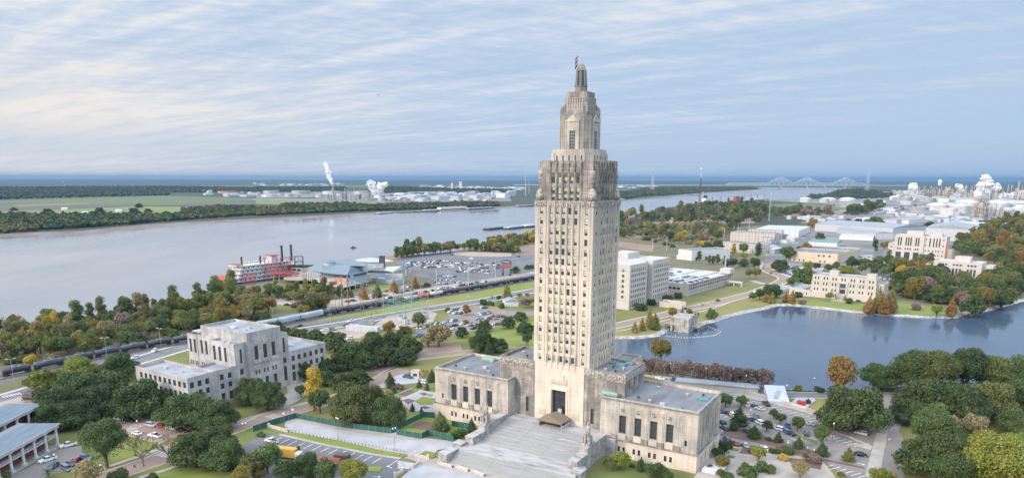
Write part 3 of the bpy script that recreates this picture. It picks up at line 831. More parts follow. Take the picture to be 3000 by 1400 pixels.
# the capitol
CA=R(-31.3)
cap_o=(15.2+.35*math.cos(CA),249.5+.35*math.sin(CA),0)
def CW(u,v,z=0.0):
 return Vector((15.2+u*math.cos(CA)-v*math.sin(CA),249.5+u*math.sin(CA)+v*math.cos(CA),z))
cap=empty('capitol_building',CW(0,0),CA,label='towering pale limestone capitol with stepped art deco crown above broad stairs',cat='skyscraper')
capw=[98,[]]
w1,rf=MB(),MB()
for s in(-1,1):
 xa,xb=(19.5,54.9)
 x0,x1=(xa,xb)if s>0 else(-xb,-xa)
 wx=[8.9,15.9,22.9,29.8]if s>0 else[6.2-.1,13.1,20.0,26.9]
 S=[]
 ofs=0
 for i in range(4):
  c=(8.6+i*5.75)if s>0 else(35.4-8.6-i*5.75)
  S.append((c-1.25,c+1.25,9.0,15.6,'tall'))
  for q in(-.95,.95):S.append((c+q-.5-0,c+q+.5,2.0,4.1,'pane'))
 sm=31.6 if s>0 else 3.8
 S.append((sm-.45,sm+.45,8.8,10.9,'pane'))
 E_=[(4.0,5.0,8.8,10.9,'pane'),(23.0,24.0,8.8,10.9,'pane')]
 for c in(5.2,10.5,15.8,21):E_.append((c-.8,c+.8,1.6,4.4,'pane'))
 w1.m(1)
 face(w1,(x0,0),(x1,0),6.6,21.6,S,.7,cap,'tall',capw)
 face(w1,(x1,0),(x1,28),6.6,21.6,E_ if s>0 else[],.5,cap,'pane',capw)
 face(w1,(x1,28),(x0,28),6.6,21.6,[],.5,cap)
 face(w1,(x0,28),(x0,0),6.6,21.6,[],.5,cap)
 roofed(w1,rf,x0,0,x1,28,21.6,1.1,.7)
 w1.m(0)
 face(w1,(x0-.35,-.35),(x1+.35,-.35),0,6.2,[(a+.35,b_+.35,c,e,f)for a,b_,c,e,f in S],.6,cap,'pane',capw)
 face(w1,(x1+.35,-.35),(x1+.35,28.35),0,6.2,[(a+.35,b_+.35,c,e,f)for a,b_,c,e,f in E_]if s>0 else[],.6,cap,'pane',capw)
 face(w1,(x1+.35,28.35),(x0-.35,28.35),0,6.2)
 face(w1,(x0-.35,28.35),(x0-.35,-.35),0,6.2)
 bd=MB()
 bd.box(x0-.6,-.6,6.2,x1+.6,28.6,6.75)
 bd.build('string_course',M['stone_dirty'],cap)
 cn=MB()
 for a,b_,c,d in((x0-.25,-.25,x1+.25,-.003),(x0-.25,28.003,x1+.25,28.25),(x1+.003,-.003,x1+.25,28.003),(x0-.25,-.003,x0-.003,28.003)):
  cn.box(a,b_,20.7,c,d,21.2)
 cn.build('cornice',M['stone_dirty'],cap)
 for i in range(5):
  c=(8.6+(i-.5)*5.75)if s>0 else(35.4-8.6-(i-.5)*5.75)
  p=MB()
  p.m(0)
  for k,(hw,dp)in enumerate(((1.5,.18),(.95,.36),(.45,.5))):
   p.box(x0+c-hw,-dp,7.6,x0+c+hw,-dp+.178,19.6-k*.3)
  p.m(1).box(x0+c-1.1,-.62,6.78,x0+c+1.1,-.003,8.5)
  p.build('pilaster',[M['stone_mid'],M['stone_dirty']],cap)
 for i in range(4):
  c=(8.6+i*5.75)if s>0 else(35.4-8.6-i*5.75)
  q=MB().box(x0+c-1.5,-.42,6.8,x0+c+1.5,-.003,8.7)
  q.build('sill',M['stone_clean'],cap)
  q=MB()
  for dx in(-.45,0,.45):q.lathe(x0+c+dx,-.1,[(.16,17.0),(.22,17.5),(.2,18.0),(.13,18.1),(.15,18.4),(.05,18.6)],6)
  q.build('relief_carving',M['carving'],cap)
 if s>0:
  p=MB()
  for i in range(8):
   y=3.5+i*3
   p.box(x1+.003,y-.7,7.6,x1+.22,y+.7,19.8)
   p.box(x1+.223,y-.35,7.6,x1+.4,y+.35,19.4)
  p.build('pilaster',M['stone_mid'],cap)
for s in(-1,1):
 x0,x1=(10.4,26.4)if s>0 else(-26.4,-10.4)
 w1.m(2)
 cx=x1-9.5 if s>0 else x0+9.5
 S=[(9.5-6.0-.65 if s>0 else 16-3.5-.65,9.5-6.0+.65 if s>0 else 16-3.5+.65,8.2,14.2,'tall')]
 E_=[(c-.5,c+.5,22.6,26.0,'pane')for c in(4.5,9.5,14.5)]
 face(w1,(x0,5.2),(x1,5.2),6.2,29.2,S,.5,cap,'tall',capw)
 face(w1,(x1,5.2),(x1,24.5),6.2,29.2,E_ if s>0 else[],.4,cap,'pane',capw)
 face(w1,(x1,24.5),(x0,24.5),6.2,29.2)
 face(w1,(x0,24.5),(x0,5.2),6.2,29.2)
 roofed(w1,rf,x0,5.2,x1,24.5,29.2,1.0,.6)
 fz=MB()
 fz.box(x0-.2,5.0,25.9,x1+.2,5.197,28.6)
 if s>0:fz.box(x1+.003,5.2,26.4,x1+.2,24.5,28.6)
 rr=random.Random(5+s)
 t=x0
 while t<x1-.5:
  h=rr.uniform(1.5,2.2)
  fz.lathe(t+.3,4.98,[(.16,26.1),(.24,26.1+h*.4),(.2,26.1+h*.75),(.1,26.1+h*.8),(.14,26.1+h*.9),(.05,26.1+h)],5)
  t+=rr.uniform(.45,.9)
 fz.build('frieze',M['carving'],cap)
 pl=MB()
 for hw,dp in((.9,.15),(.5,.3)):
  xx=x1-4.2 if s>0 else x0+4.2
  pl.box(xx-hw,5.2-dp,6.6,xx+hw,5.2-dp+.148,24.6)
  xx=x0+.95 if s>0 else x1-.95
  pl.box(xx-hw,5.2-dp,6.6,xx+hw,5.2-dp+.148,25.4)
 pl.build('pilaster',M['stone_dirty'],cap)
 g=MB().box((x0+x1)/2-(2.0 if s>0 else-1.0),5.05,17.6,(x0+x1)/2-(1.0 if s>0 else-2.0),5.19,21.4)
 g.build('stone_grille',M['carving'],cap)
 w1.m(1)
 x2,x3=(11.8,20)if s>0 else(-20,-11.8)
 block(w1,rf,x2,24.52,x3,38,6.2,28.2,par=.8)
block(w1,rf,-30,28.4,30,36,0,18,par=.8)
TC,TV,TH=.35,17.2,11.7
w1.m(0)
face(w1,(-10.35,4.9),(10.38,4.9),6.2,29.4,[(10.35-3.05,10.35+3.05,6.6,19.1,'none')],1.5)
w1.quad((-10.35,4.9,29.4),(10.38,4.9,29.4),(10.38,5.7,29.4),(-10.35,5.7,29.4))
w1.quad((-10.35,5.2,6.2),(-10.35,4.9,6.2),(-10.35,4.9,29.4),(-10.35,5.7,29.4))
w1.quad((10.38,4.9,6.2),(10.38,5.2,6.2),(10.38,5.7,29.4),(10.38,4.9,29.4))
fr=MB()
for k,(a,t_)in enumerate(((3.05,.9),(3.95,.9))):
 dpt=.35-k*.17
 fr.box(-a-t_+.0,4.9-dpt,6.6,-a-.003*k,4.897,19.1+t_*(k+1))
 fr.box(a+.003*k,4.9-dpt,6.6,a+t_,4.897,19.1+t_*(k+1))
 fr.box(-a,4.9-dpt+.002,19.1+t_*k,a,4.897,19.1+t_*(k+1))
fr.build('door_surround',M['stone_clean'],cap)
dg=MB()
dg.m(0).quad((-3.05,6.3,6.6),(3.05,6.3,6.6),(3.05,6.3,19.1),(-3.05,6.3,19.1))
dg.m(1)
for i in range(13):
 x=-3.05+i*6.1/12
 dg.box(x-.05,6.1,6.6,x+.05,6.25,19.1)
for z in(6.6,9.5,13,16.5,18.9):dg.box(-3.05,6.05,z,3.05,6.2,z+.16)
dg.build('entrance_door',[M['glass'],M['frame']],cap)
rv=MB()
rr=random.Random(3)
rv.box(-3.4,4.72,21.2,3.4,4.895,24.6)
for i in range(15):
 x=-3.2+i*6.4/14
 h=2.0+(1.6 if i in(11,12)else 0)+rr.uniform(-.3,.4)
 rv.lathe(x,4.7,[(.2,21.5),(.28,21.5+h*.4),(.22,21.5+h*.75),(.1,21.5+h*.8),(.17,21.5+h*.9),(.05,21.5+h)],6)
rv.build('relief_carving',M['stone_clean'],cap)
for sx in(-7,7):
 q=MB().box(sx-1.6,4.78,8.2,sx+1.6,4.897,11.6)
 for i in range(6):q.lathe(sx-1.3+i*.52,4.75,[(.14,8.4),(.2,9.4),(.15,10.4),(.12,10.9),(.03,11.2)],5)
 q.build('relief_carving',M['stone_clean'],cap)
sh=MB()
COLS=[-9.0,-4.88,-2.44,0,2.44,4.88,9.0]
ROWS=[86.9-2.3-i*3.64 for i in range(16)]
def tower_face(ax,ay,rz,hw,z0,z1,cols,rows,wh,ww,capn,depth=.55,bottom_pil=False):
 """one side of the shaft in its own frame: x along the face, y = 0 the outer plane"""
 X=Matrix.Translation((ax,ay,0))@Matrix.Rotation(rz,4,'Z')
 wl=[(c+hw-ww/2,c+hw+ww/2,z,z+wh,'sash')for z in rows for c in cols]
 sh.M=X
 p0=X@Vector((-hw,0,0));p1=X@Vector((hw,0,0))
 sh.M=Matrix.Identity(4)
 face(sh,(p0.x,p0.y),(p1.x,p1.y),z0,z1,wl,depth,cap,'sash',capn)
 pi=MB();pi.M=X
 return X,pi
for k,(ax,ay,rz)in enumerate(((TC,TV-TH,0),(TC+TH,TV,PI/2),(TC,TV+TH,PI),(TC-TH,TV,-PI/2))):
 sh.m(0)
 X,pi=tower_face(ax,ay,rz,TH,28.0,89.0,COLS if k<2 else[],ROWS if k<2 else[],2.3,1.2,capw if k==0 else[0,capw[1]],.34 if k==0 else.26)
 if k<2:
  pi.m(0)
  for i in range(6):
   c=-6.1+i*2.44
   dd=.32 if k==0 else.16
   pi.box(c-.42,-dd,30.2,c+.42,-.003,88.4)
   pi.box(c-.2,-dd-.14,30.6,c+.2,-dd-.003,88.0)
   pi.lathe(c,-.62,[(.12,27.2),(.3,28.2),(.34,29.4),(.28,30.5),(.35,31.6),(.22,32.4),(.05,32.8)],6)
   pi.box(c-.34,-.5,26.6,c+.34,-.003,30.2)
  for c in(-7.3,-10.35,7.3,10.35):
   pi.box(c-.25,-.16,29.4,c+.25,-.003,88.4)
  for z in ROWS:
   for c in COLS:pi.box(c-.72,-.1,z-.34,c+.72,-.003,z-.04)
  pi.build('pier',M['stone_clean'],cap)
sh.m(1)
sh.quad((TC-TH,TV-TH,89),(TC+TH,TV-TH,89),(TC+TH,TV+TH,89),(TC-TH,TV+TH,89))
bd=MB()
for(ax,ay,rz)in((TC,TV-TH,0),(TC+TH,TV,PI/2),(TC,TV+TH,PI),(TC-TH,TV,-PI/2)):
 bd.M=Matrix.Translation((ax,ay,0))@Matrix.Rotation(rz,4,'Z')
 bd.box(-TH-.2,-.22,87.6,TH+.2,-.003,89.3)
 for i in range(24):
  x=-TH+.5+i*.98
  bd.box(x-.2,-.42,87.3,x+.2,-.223,89.1)
bd.build('carved_band',M['carving'],cap)
T2H=10.6
for k,(ax,ay,rz)in enumerate(((TC,TV-T2H,0),(TC+T2H,TV,PI/2),(TC,TV+T2H,PI),(TC-T2H,TV,-PI/2))):
 sh.m(2)
 X,pi=tower_face(ax,ay,rz,T2H,88.9,102.3,COLS[1:6]if k<2 else[],[95.4,91.75,89.35]if k<2 else[],2.2,1.2,[0,capw[1]],.34 if k==0 else.26)
 if k<2:
  for i in range(6):
   c=-6.1+i*2.44
   dd=.3 if k==0 else.16
   pi.box(c-.42,-dd,89.2,c+.42,-.003,101.4)
   pi.box(c-.2,-dd-.14,89.2,c+.2,-dd-.003,102.0)
   pi.lathe(c,-.5,[(.2,99.3),(.4,100.2),(.3,101.2),(.35,102.2),(.2,102.9),(.04,103.4)],6)
  for i in range(5):
   c=-4.88+i*2.44
   pi.box(c-.75,-.3,99.0,c+.75,-.003,101.0)
   for q in(-.4,0,.4):pi.box(c+q-.1,-.36,97.9,c+q+.1,-.003,98.9)
  for c in(-8.3,8.3,-9.4,9.4):pi.box(c-.18,-.14,89.4,c+.18,-.003,100.8)
  pi.build('pier',M['stone_dirty'],cap)
sh.m(2)
sh.quad((TC-T2H,TV-T2H,102.3),(TC+T2H,TV-T2H,102.3),(TC+T2H,TV+T2H,102.3),(TC-T2H,TV+T2H,102.3))
pp=MB()
for(ax,ay,rz)in((TC,TV-T2H,0),(TC+T2H,TV,PI/2),(TC,TV+T2H,PI),(TC-T2H,TV,-PI/2)):
 pp.M=Matrix.Translation((ax,ay,0))@Matrix.Rotation(rz,4,'Z')
 pp.box(-T2H+.4,.003,102.3,T2H-.003,.4,103.0)
 for i in range(16):pp.box(-T2H+.6+i*1.3,-.1,102.31,-T2H+1.1+i*1.3,.3,103.3)
pp.build('parapet',M['stone_dirty'],cap)
for sx in(-1,1):
 for sy in(-1,1):
  f=MB()
  f.at(TC+sx*(T2H-.5),TV+sy*(T2H-.5),0,0)
  f.lathe(sx*.3,sy*.3,[(1.5,89.4),(1.7,90.6),(1.3,92.4),(.7,93.2),(.3,93.6)],9)
  f.lathe(sx*.8,sy*-.5,[(.5,89.3),(.55,91),(.35,92.3),(.28,92.5),(.3,93.0),(.05,93.3)],7)
  f.lathe(sx*-.5,sy*.8,[(.5,89.3),(.55,91),(.35,92.3),(.28,92.5),(.3,93.0),(.05,93.3)],7)
  f.lathe(sx*.1,sy*.1,[(.5,95.2),(.8,96),(1.1,98.6),(.95,99.6),(.4,99.9),(.5,100.3),(.42,100.9),(.05,101.2)],9)
  f.build('corner_statue',M['carving'],cap,smooth=True)
def octo(h,c):
 return[(TC-h+c,TV-h),(TC+h-c,TV-h),(TC+h,TV-h+c),(TC+h,TV+h-c),(TC+h-c,TV+h),(TC-h+c,TV+h),(TC-h,TV+h-c),(TC-h,TV-h+c)]
oc=MB()
oc.m(0).prism(octo(8.3,2.2),102.31,105.9)
oc.prism(octo(8.0,2.2),105.9,107.2)
oc.build('octagonal_stage',M['stone_mid'],cap)
sl=MB()
for rz in(0,PI/2):
 sl.M=Matrix.Translation((TC,TV,0))@Matrix.Rotation(rz,4,'Z')
 for i in range(5):
  c=-4.88+i*2.44
  sl.box(c-.3,-8.33,102.7,c+.3,-8.303,105.0)
sl.build('slit_window',M['glass'],cap)
ob_=MB()
for rz in(0,PI/2):
 ob_.M=Matrix.Translation((TC,TV,0))@Matrix.Rotation(rz,4,'Z')
 for i in range(6):
  c=-6.1+i*2.44
  ob_.box(c-.14,-8.45,102.4,c+.14,-8.303,105.7)
ob_.build('mullion',M['stone_mid'],cap)
cr=MB()
cr.m(0).prism(octo(5.9,1.7),107.2,119.0)
cr.prism(octo(5.0,1.4),119.0,121.0,.93)
cr.prism(octo(4.35,.9),119.0,125.0)
cr.prism(octo(3.95,.7),125.0,126.9)
cr.build('crown',M['stone_dirty'],cap)
cd=MB()
for rz in(0,PI/2,PI,-PI/2):
 cd.M=Matrix.Translation((TC,TV,0))@Matrix.Rotation(rz,4,'Z')
 for sx in(-1,1):
  a,b_=sorted((sx*1.15,sx*2.3))
  cd.box(a,-6.25,107.25,b_,-5.903,116.6)
  a,b_=sorted((sx*2.35,sx*2.75))
  cd.box(a,-6.4,107.25,b_,-5.903,117.2)
  for i in range(4):
   x=sx*(3.1+i*.38)
   cd.bar((x,-5.95,107.3),(x,-5.95,118.7),.13,5)
 cd.box(-1.15,-6.2,113.6,1.15,-5.903,116.6)
 cd.add([(-2.75,-6.45,116.6),(2.75,-6.45,116.6),(0,-6.45,119.0),(-2.75,-5.6,116.6),(2.75,-5.6,116.6),(0,-5.6,119.0)],[(0,1,2),(5,4,3),(0,2,5,3),(1,4,5,2),(0,3,4,1)])
 for i in range(7):
  x=-3.0+i*1.0
  cd.box(x-.13,-4.6,119.2,x+.13,-4.353,124.8)
 for i in range(6):
  for z in range(5):cd.box(-2.6+i+.0,-4.42,119.8+z*.62,-2.3+i,-4.353,120.15+z*.62)
cd.build('crown_ornament',M['stone_mid'],cap)
cp=MB()
for rz in(PI/4,3*PI/4,-PI/4,-3*PI/4):
 cp.M=Matrix.Translation((TC,TV,0))@Matrix.Rotation(rz,4,'Z')
 for i in range(5):cp.bar((-.9+i*.45,-7.0,107.3),(-.9+i*.45,-7.0,119.2),.2,5)
 cp.box(-.5,-7.0,119.0,.5,-6.0,121.6)
 cp.add([(-.5,-7.0,121.6),(.5,-7.0,121.6),(.5,-4.3,124.6),(-.5,-4.3,124.6),(-.5,-6.0,121.6),(.5,-6.0,121.6),(.5,-4.3,123.2),(-.5,-4.3,123.2)],[(0,1,2,3),(4,7,6,5),(0,3,7,4),(1,5,6,2),(3,2,6,7),(0,4,5,1)])
 cp.lathe(0,-7.1,[(.3,119.0),(.55,119.8),(.5,120.9),(.4,121.4),(.05,122.0)],7)
cp.build('buttress',M['stone_dirty'],cap)
for rz in(0,PI/2):
 g=MB()
 g.M=Matrix.Translation((TC,TV,0))@Matrix.Rotation(rz,4,'Z')
 g.m(0).box(-1.15,-5.95,107.25,1.15,-5.903,113.6)
 g.m(1)
 for i in range(4):g.box(-1.15+i*.75,-6.02,107.25,-1.08+i*.75,-5.953,113.6)
 for i in range(6):g.box(-1.15,-6.03,108.2+i*1.05,1.15,-5.954,108.28+i*1.05)
 g.build('crown_window',[M['glass'],M['frame_pale']],cap)
ln=MB()
oct_=lambda r_:[(TC+r_*math.cos(PI/8+i*PI/4),TV+r_*math.sin(PI/8+i*PI/4))for i in range(8)]
ln.prism(oct_(2.2),126.9,128.8)
ln.prism(oct_(2.35),128.8,129.0)
ln.prism(oct_(1.75),134.2,136.0,.5)
ln.prism(oct_(.75),136.0,136.5)
for i in range(8):
 a=PI/8+i*PI/4
 ln.bar((TC+1.95*math.cos(a),TV+1.95*math.sin(a),129),(TC+1.62*math.cos(a),TV+1.62*math.sin(a),134.5),.32,4,.26)
 ln.bar((TC+1.62*math.cos(a),TV+1.62*math.sin(a),134.4),(TC+.8*math.cos(a),TV+.8*math.sin(a),136.2),.22,4,.16)
ln.build('lantern',M['stone_dirty'],cap)
MB().prism(oct_(1.6),129.0,134.3,.9).build('lantern_glazing',M['glass_green'],cap)
fp=MB();fp.bar((TC-1.2,TV-.6,134),(TC-1.2,TV-.6,140.2),.06,5,.04)
fp.build('flagpole',M['steel'],cap)
for i,(z,nm)in enumerate(((138.6,'red'),(137.3,'navy'),(135.9,'black'))):
 f=MB()
 xs=[0,-.35,-.7,-1.05]
 for j in range(3):
  f.quad((TC-1.2+xs[j],TV-.6-.1*(j%2),z-.55*j*.8),(TC-1.2+xs[j+1],TV-.6-.1*((j+1)%2),z-.55*(j+1)*.8),(TC-1.2+xs[j+1],TV-.6-.1*((j+1)%2),z+1.0-.55*(j+1)*.7),(TC-1.2+xs[j],TV-.6-.1*(j%2),z+1.0-.55*j*.8))
 f.build('flag',PAINT[nm],cap)
sh.build('tower_shaft',[M['stone_clean'],M['stone_mid'],M['stone_dirty']],cap)
w1.build('wall',[M['stone_clean'],M['stone_mid'],M['stone_dirty']],cap)
rf.build('roof',M['roof_grey'],cap)
merge_windows(capw[1],cap)
roofkit(cap,[(26,12,20.5),(31,7,20.5),(36,5,20.5),(41,4,20.5),(45,19,20.5),(50,22,20.5),(33,22,20.5),(-50,8,20.5),(-44,6,20.5),(-38,12,20.5),(-33,7,20.5),(-29,4,20.5),(-40,20,20.5),(-18,12,28.2),(-22,16,28.2),(-15,20,28.2),(17,9,28.2),(21,9,28.2),(22,14,28.2),(18,14,28.2)],'vdvuvd')
for(x,y,a,b_,z,mt)in((21.5,3.2,3.2,.9,21.7,'copper'),(46,3.0,2.3,.8,20.7,'teal'),(51.5,18,2.2,1.8,20.7,'teal'),(-44,24,3.2,1.5,20.9,'copper'),(15.5,20.5,1.6,1.2,28.4,'teal'),(19,19,1.9,1.8,28.4,'teal'),(21,22.4,1.6,1.2,28.4,'teal')):
 h=MB().box(x-a,y-b_,z-.4,x+a,y+b_,z+.3)
 h.frus(x-a,y-b_,x+a,y+b_,z+.3,z+.8,.5,b_*.6)
 for i in range(6):h.box(x-a+i*a/3,y-b_-.03,z-.3,x-a+i*a/3+.12,y-b_-.003,z+.25)
 h.build('roof_hatch',M[mt],cap)
st=empty('grand_stairs',CW(0,0),CA,label='broad weathered granite stairs climbing to the capitol entrance',cat='stairs')
b=MB()
b.box(-26.2,-1.5,.0,26.2,5.1,6.6)
b.build('terrace',M['granite'],st)
def flight(v0,z0,v1,z1,hw,nm='step_flight'):
 n_=max(2,round(abs(z1-z0)/.16))
 f=MB()
 for i in range(n_):
  va=v0+(v1-v0)*i/n_
  f.box(-hw,va,0.003*(i%2),hw,v1 if i<n_-1 else v1,z0+(z1-z0)*(i+1)/n_)if 0 else f.box(-hw,va,-.05,hw,v0+(v1-v0)*(i+1)/n_+.001*i,z0+(z1-z0)*(i+1)/n_)
 f.build(nm,M['steps'],st)
def slab(v0,v1,z,hw):
 MB().box(-hw,v0,-.05,hw,v1,z).build('landing',M['granite'],st)
flight(-7.2,5.35,-1.5,6.55,19.2);slab(-8.4,-7.2,5.35,19.3)
flight(-13.8,4.1,-8.4,5.35,19.2);slab(-15.0,-13.8,4.1,19.3)
flight(-20.6,2.85,-15.0,4.1,19.2);slab(-30.6,-20.6,2.85,24.2)
flight(-36.8,0.05,-30.6,2.85,21.4)
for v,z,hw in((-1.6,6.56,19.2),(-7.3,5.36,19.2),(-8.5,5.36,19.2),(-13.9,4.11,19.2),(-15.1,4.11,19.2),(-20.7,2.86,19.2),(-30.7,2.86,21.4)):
 MB().box(-hw,v,z-.2,hw,v+.28,z+.012).build('flight_edge_strip',M['plinth_stone'],st)  # thin darker strip along each landing and flight edge
for sx in(-1,1):
 for(u0,u1,v0,v1,z,cap_h)in((19.35,22.6,-16.6,-1.5,8.1,.35),(19.35,22.6,-24.6,-16.7,5.9,.35),(22.0,25.8,-28.0,-24.2,3.9,.3),(21.5,25.2,-37.6,-31.0,3.4,.3)):
  a,b_=sorted((sx*u0,sx*u1))
  q=MB().box(a,v0,-.1,b_,v1,z-cap_h)
  q.build('side_pier',M['plinth_stone'],st)
  MB().box(a-.12,v0-.12,z-cap_h,b_+.12,v1+.1,z).build('coping',M['granite'],st)
 for u in(sx*6.2,):
  h=MB()
  for i in range(20):
   v=-35.5+i*1.8
   if-30<v<-21:continue
   zb=6.5 if v>-1.5 else(5.35 if v>-8.4 else 4.1)if v>-15 else 2.85
   def sz(v):
    for v0,z0,v1,z1 in((-7.2,5.35,-1.5,6.55),(-8.4,5.35,-7.2,5.35),(-13.8,4.1,-8.4,5.35),(-15,4.1,-13.8,4.1),(-20.6,2.85,-15,4.1),(-30.6,2.85,-20.6,2.85),(-36.8,.05,-30.6,2.85)):
     if v0<=v<=v1:return z0+(z1-z0)*(v-v0)/(v1-v0)
    return 6.55 if v>-1.5 else 0.05
   h.bar((u,v,sz(v)),(u,v,sz(v)+1),.04,4)
   if v<-2.5 and not(-32<v<-21):h.bar((u,v,sz(v)+1),(u,v+1.8,sz(v+1.8)+1),.035,4)
  h.build('handrail',M['steel'],st)
for sx,lab in((-1,'carved stone figure group on pier at the garden end of the stairs'),(1,'carved stone figure group on pier by the car park wing of the stairs')):
 e=empty('statue_group',CW(sx*21.0,-13.6,8.1),CA,label=lab,cat='statue',group='statue groups flanking the capitol stairs')
 b=MB().box(-1.7,-2.3,0,1.7,2.3,.7)
 b.build('base',M['plinth_stone'],e)
 f=MB()
 f.lathe(0,.3,[(1.25,.7),(1.1,1.6),(.85,3.6),(.8,5.2),(.95,6.0),(.55,6.5),(.3,6.7),(.42,7.1),(.38,7.6),(.08,7.9)],10)
 f.box(-.5,.2,4.8,.5,1.0,7.2)
 for(x,y,h)in((-1.1,-1.2,3.4),(1.1,-1.2,3.2),(0,-1.7,3.0),(-1.15,.9,3.7),(1.15,.9,3.5),(-.5,-1.0,3.9),(.6,-.9,3.8)):
  f.lathe(x,y,[(.48,.7),(.5,.9),(.38,h*.45),(.44,h*.72),(.16,h*.8),(.24,h*.87),(.2,h*.97),(.04,h)],8)
  f.bar((x,y,h*.66),(x*.5,y*.5,h*.9+.3),.14,5)
 f.build('figures',M['carving'],e,smooth=True)
e=empty('entrance_tent',CW(.4,1.2,6.6),CA,label='tan gabled canvas tent over the security entrance at the top of the stairs',cat='tent')
t=MB()
t.add([(-5.2,-4.2,2.4),(5.2,-4.2,2.4),(5.2,3.2,2.4),(-5.2,3.2,2.4),(0,-4.0,4.7),(0,3.0,4.7)],[(0,1,4),(1,2,5,4),(2,3,5),(3,0,4,5)])
t.box(-5.2,-4.25,2.1,5.2,-4.203,2.4)
t.build('canopy',M['tent'],e)
for x in(-4.9,4.9):
 for y in(-4,0,3):MB().bar((x,y,0),(x,y,2.4),.08,6).build('post',M['steel'],e)
MB().box(-4.9,-3.4,0,-4.8,2.9,1.3).box(4.8,-3.4,0,4.9,2.9,1.3).build('side_panel',M['white_metal'],e)
MB().box(-3,-1,0,-1,0,.95).box(.6,-1.5,0,2.2,-.8,1.2).build('desk',M['black'],e)
MB().box(.0,2.4,4.2,1.4,3.2,5.6).build('vent_box',M['white_metal'],e)

# trees
def leaf_mesh(seed,blobs,n,size,mats,core=True,up=0.25,flat=1.0):
 """crown of unit radius: leaf clump cards spread over irregular lobes"""
 rr=np.random.RandomState(seed)
 V,Fc=[],[]
 areas=np.array([b[3]**2 for b in blobs]);areas=areas/areas.sum()
 for(x,y,z,r,sz),a in zip(blobs,areas):
  k=max(6,int(n*a))
  d=rr.normal(size=(k,3));d/=np.linalg.norm(d,axis=1)[:,None]
  d[:,2]=np.where((d[:,2]<-0.25)&(rr.rand(k)<.6),-d[:,2],d[:,2])
  rad=r*(0.70+0.52*rr.rand(k)**0.8)
  c=np.array([x,y,z])+d*rad[:,None]*np.array([1,1,sz])
  nrm=d+rr.normal(size=(k,3))*0.75+np.array([0,0,up])
  nrm/=np.linalg.norm(nrm,axis=1)[:,None]
  t=np.cross(nrm,rr.normal(size=(k,3)));t/=np.linalg.norm(t,axis=1)[:,None]
  bt=np.cross(nrm,t)
  s1=size*(0.6+0.8*rr.rand(k));s2=s1*(0.5+0.5*rr.rand(k))
  b0=len(V)and sum(len(v)for v in V)or 0
  q=np.stack([c-t*s1[:,None]*.5,c+bt*s2[:,None]*.5+nrm*s1[:,None]*.12,c+t*s1[:,None]*.5,c-bt*s2[:,None]*.5+nrm*s1[:,None]*.12],1).reshape(-1,3)
  V.append(q)
 V=np.concatenate(V)
 k=len(V)//4
 me=bpy.data.meshes.new('crown')
 faces=[(4*i,4*i+1,4*i+2,4*i+3)for i in range(k)]
 verts=[tuple(p)for p in V]
 if core:
  rr2=random.Random(seed)
  for(x,y,z,r,sz)in blobs:
   b=MB();b.ball(x,y,z,r*.66,sz,7,5)
   o=len(verts)
   verts+=[(p[0]+rr2.uniform(-.1,.1)*r,p[1]+rr2.uniform(-.1,.1)*r,p[2]+rr2.uniform(-.1,.1)*r)for p in b.v]
   faces+=[tuple(o+i for i in f)for f in b.f]
 me.from_pydata(verts,[],faces)
 me.materials.append(mats)
 return me
def crown_blobs(kind,seed):
 rr=random.Random(seed)
 B=[]
 if kind=='oak':
  B.append((0,0,.62,.55,.75))
  for i in range(9):
   a=2*PI*i/9+rr.uniform(-.25,.25);d=rr.uniform(.52,.74)
   B.append((math.cos(a)*d,math.sin(a)*d,rr.uniform(.36,.56),rr.uniform(.24,.36),.75))
  for i in range(9):
   a=2*PI*i/9+rr.uniform(-.4,.4);d=rr.uniform(.2,.5)
   B.append((math.cos(a)*d,math.sin(a)*d,rr.uniform(.72,.98),rr.uniform(.18,.32),.8))
  for i in range(5):
   a=rr.uniform(0,2*PI);d=rr.uniform(.7,.95)
   B.append((math.cos(a)*d,math.sin(a)*d,rr.uniform(.3,.5),rr.uniform(.12,.2),.8))
 elif kind=='round':
  B.append((0,0,1.2,.7,1.0))
  for i in range(16):
   a=rr.uniform(0,2*PI);e=rr.uniform(-.6,1.2);d=rr.uniform(.55,.72)
   B.append((math.cos(a)*math.cos(e)*d,math.sin(a)*math.cos(e)*d,1.2+math.sin(e)*d,rr.uniform(.22,.36),.95))
 elif kind=='cone':
  for i in range(15):
   t=i/14
   rad=(1-t)**.8*.78+.05
   for k in range(3 if t<.7 else 1):
    a=rr.uniform(0,2*PI)
    d=rad*(.45 if t<.7 else.1)
    B.append((math.cos(a)*d,math.sin(a)*d,.4+t*2.7,rad*rr.uniform(.5,.72)+.06,.85))
 elif kind=='tall':
  for i in range(12):
   t=i/11
   a=rr.uniform(0,2*PI);rad=.5*math.sin(PI*(.18+.74*t))**.7
   B.append((math.cos(a)*rad*.7,math.sin(a)*rad*.7,.7+t*2.0,rr.uniform(.26,.44),1.05))
 elif kind=='bush':
  for i in range(9):
   a=rr.uniform(0,2*PI);d=rr.uniform(0,.6)
   B.append((math.cos(a)*d,math.sin(a)*d,rr.uniform(.18,.5),rr.uniform(.3,.45),.85))
 elif kind=='vase':
  for i in range(12):
   a=rr.uniform(0,2*PI);d=rr.uniform(.2,.7)
   B.append((math.cos(a)*d,math.sin(a)*d,1.15+rr.uniform(-.28,.5)-d*.2,rr.uniform(.28,.42),.95))
 return B
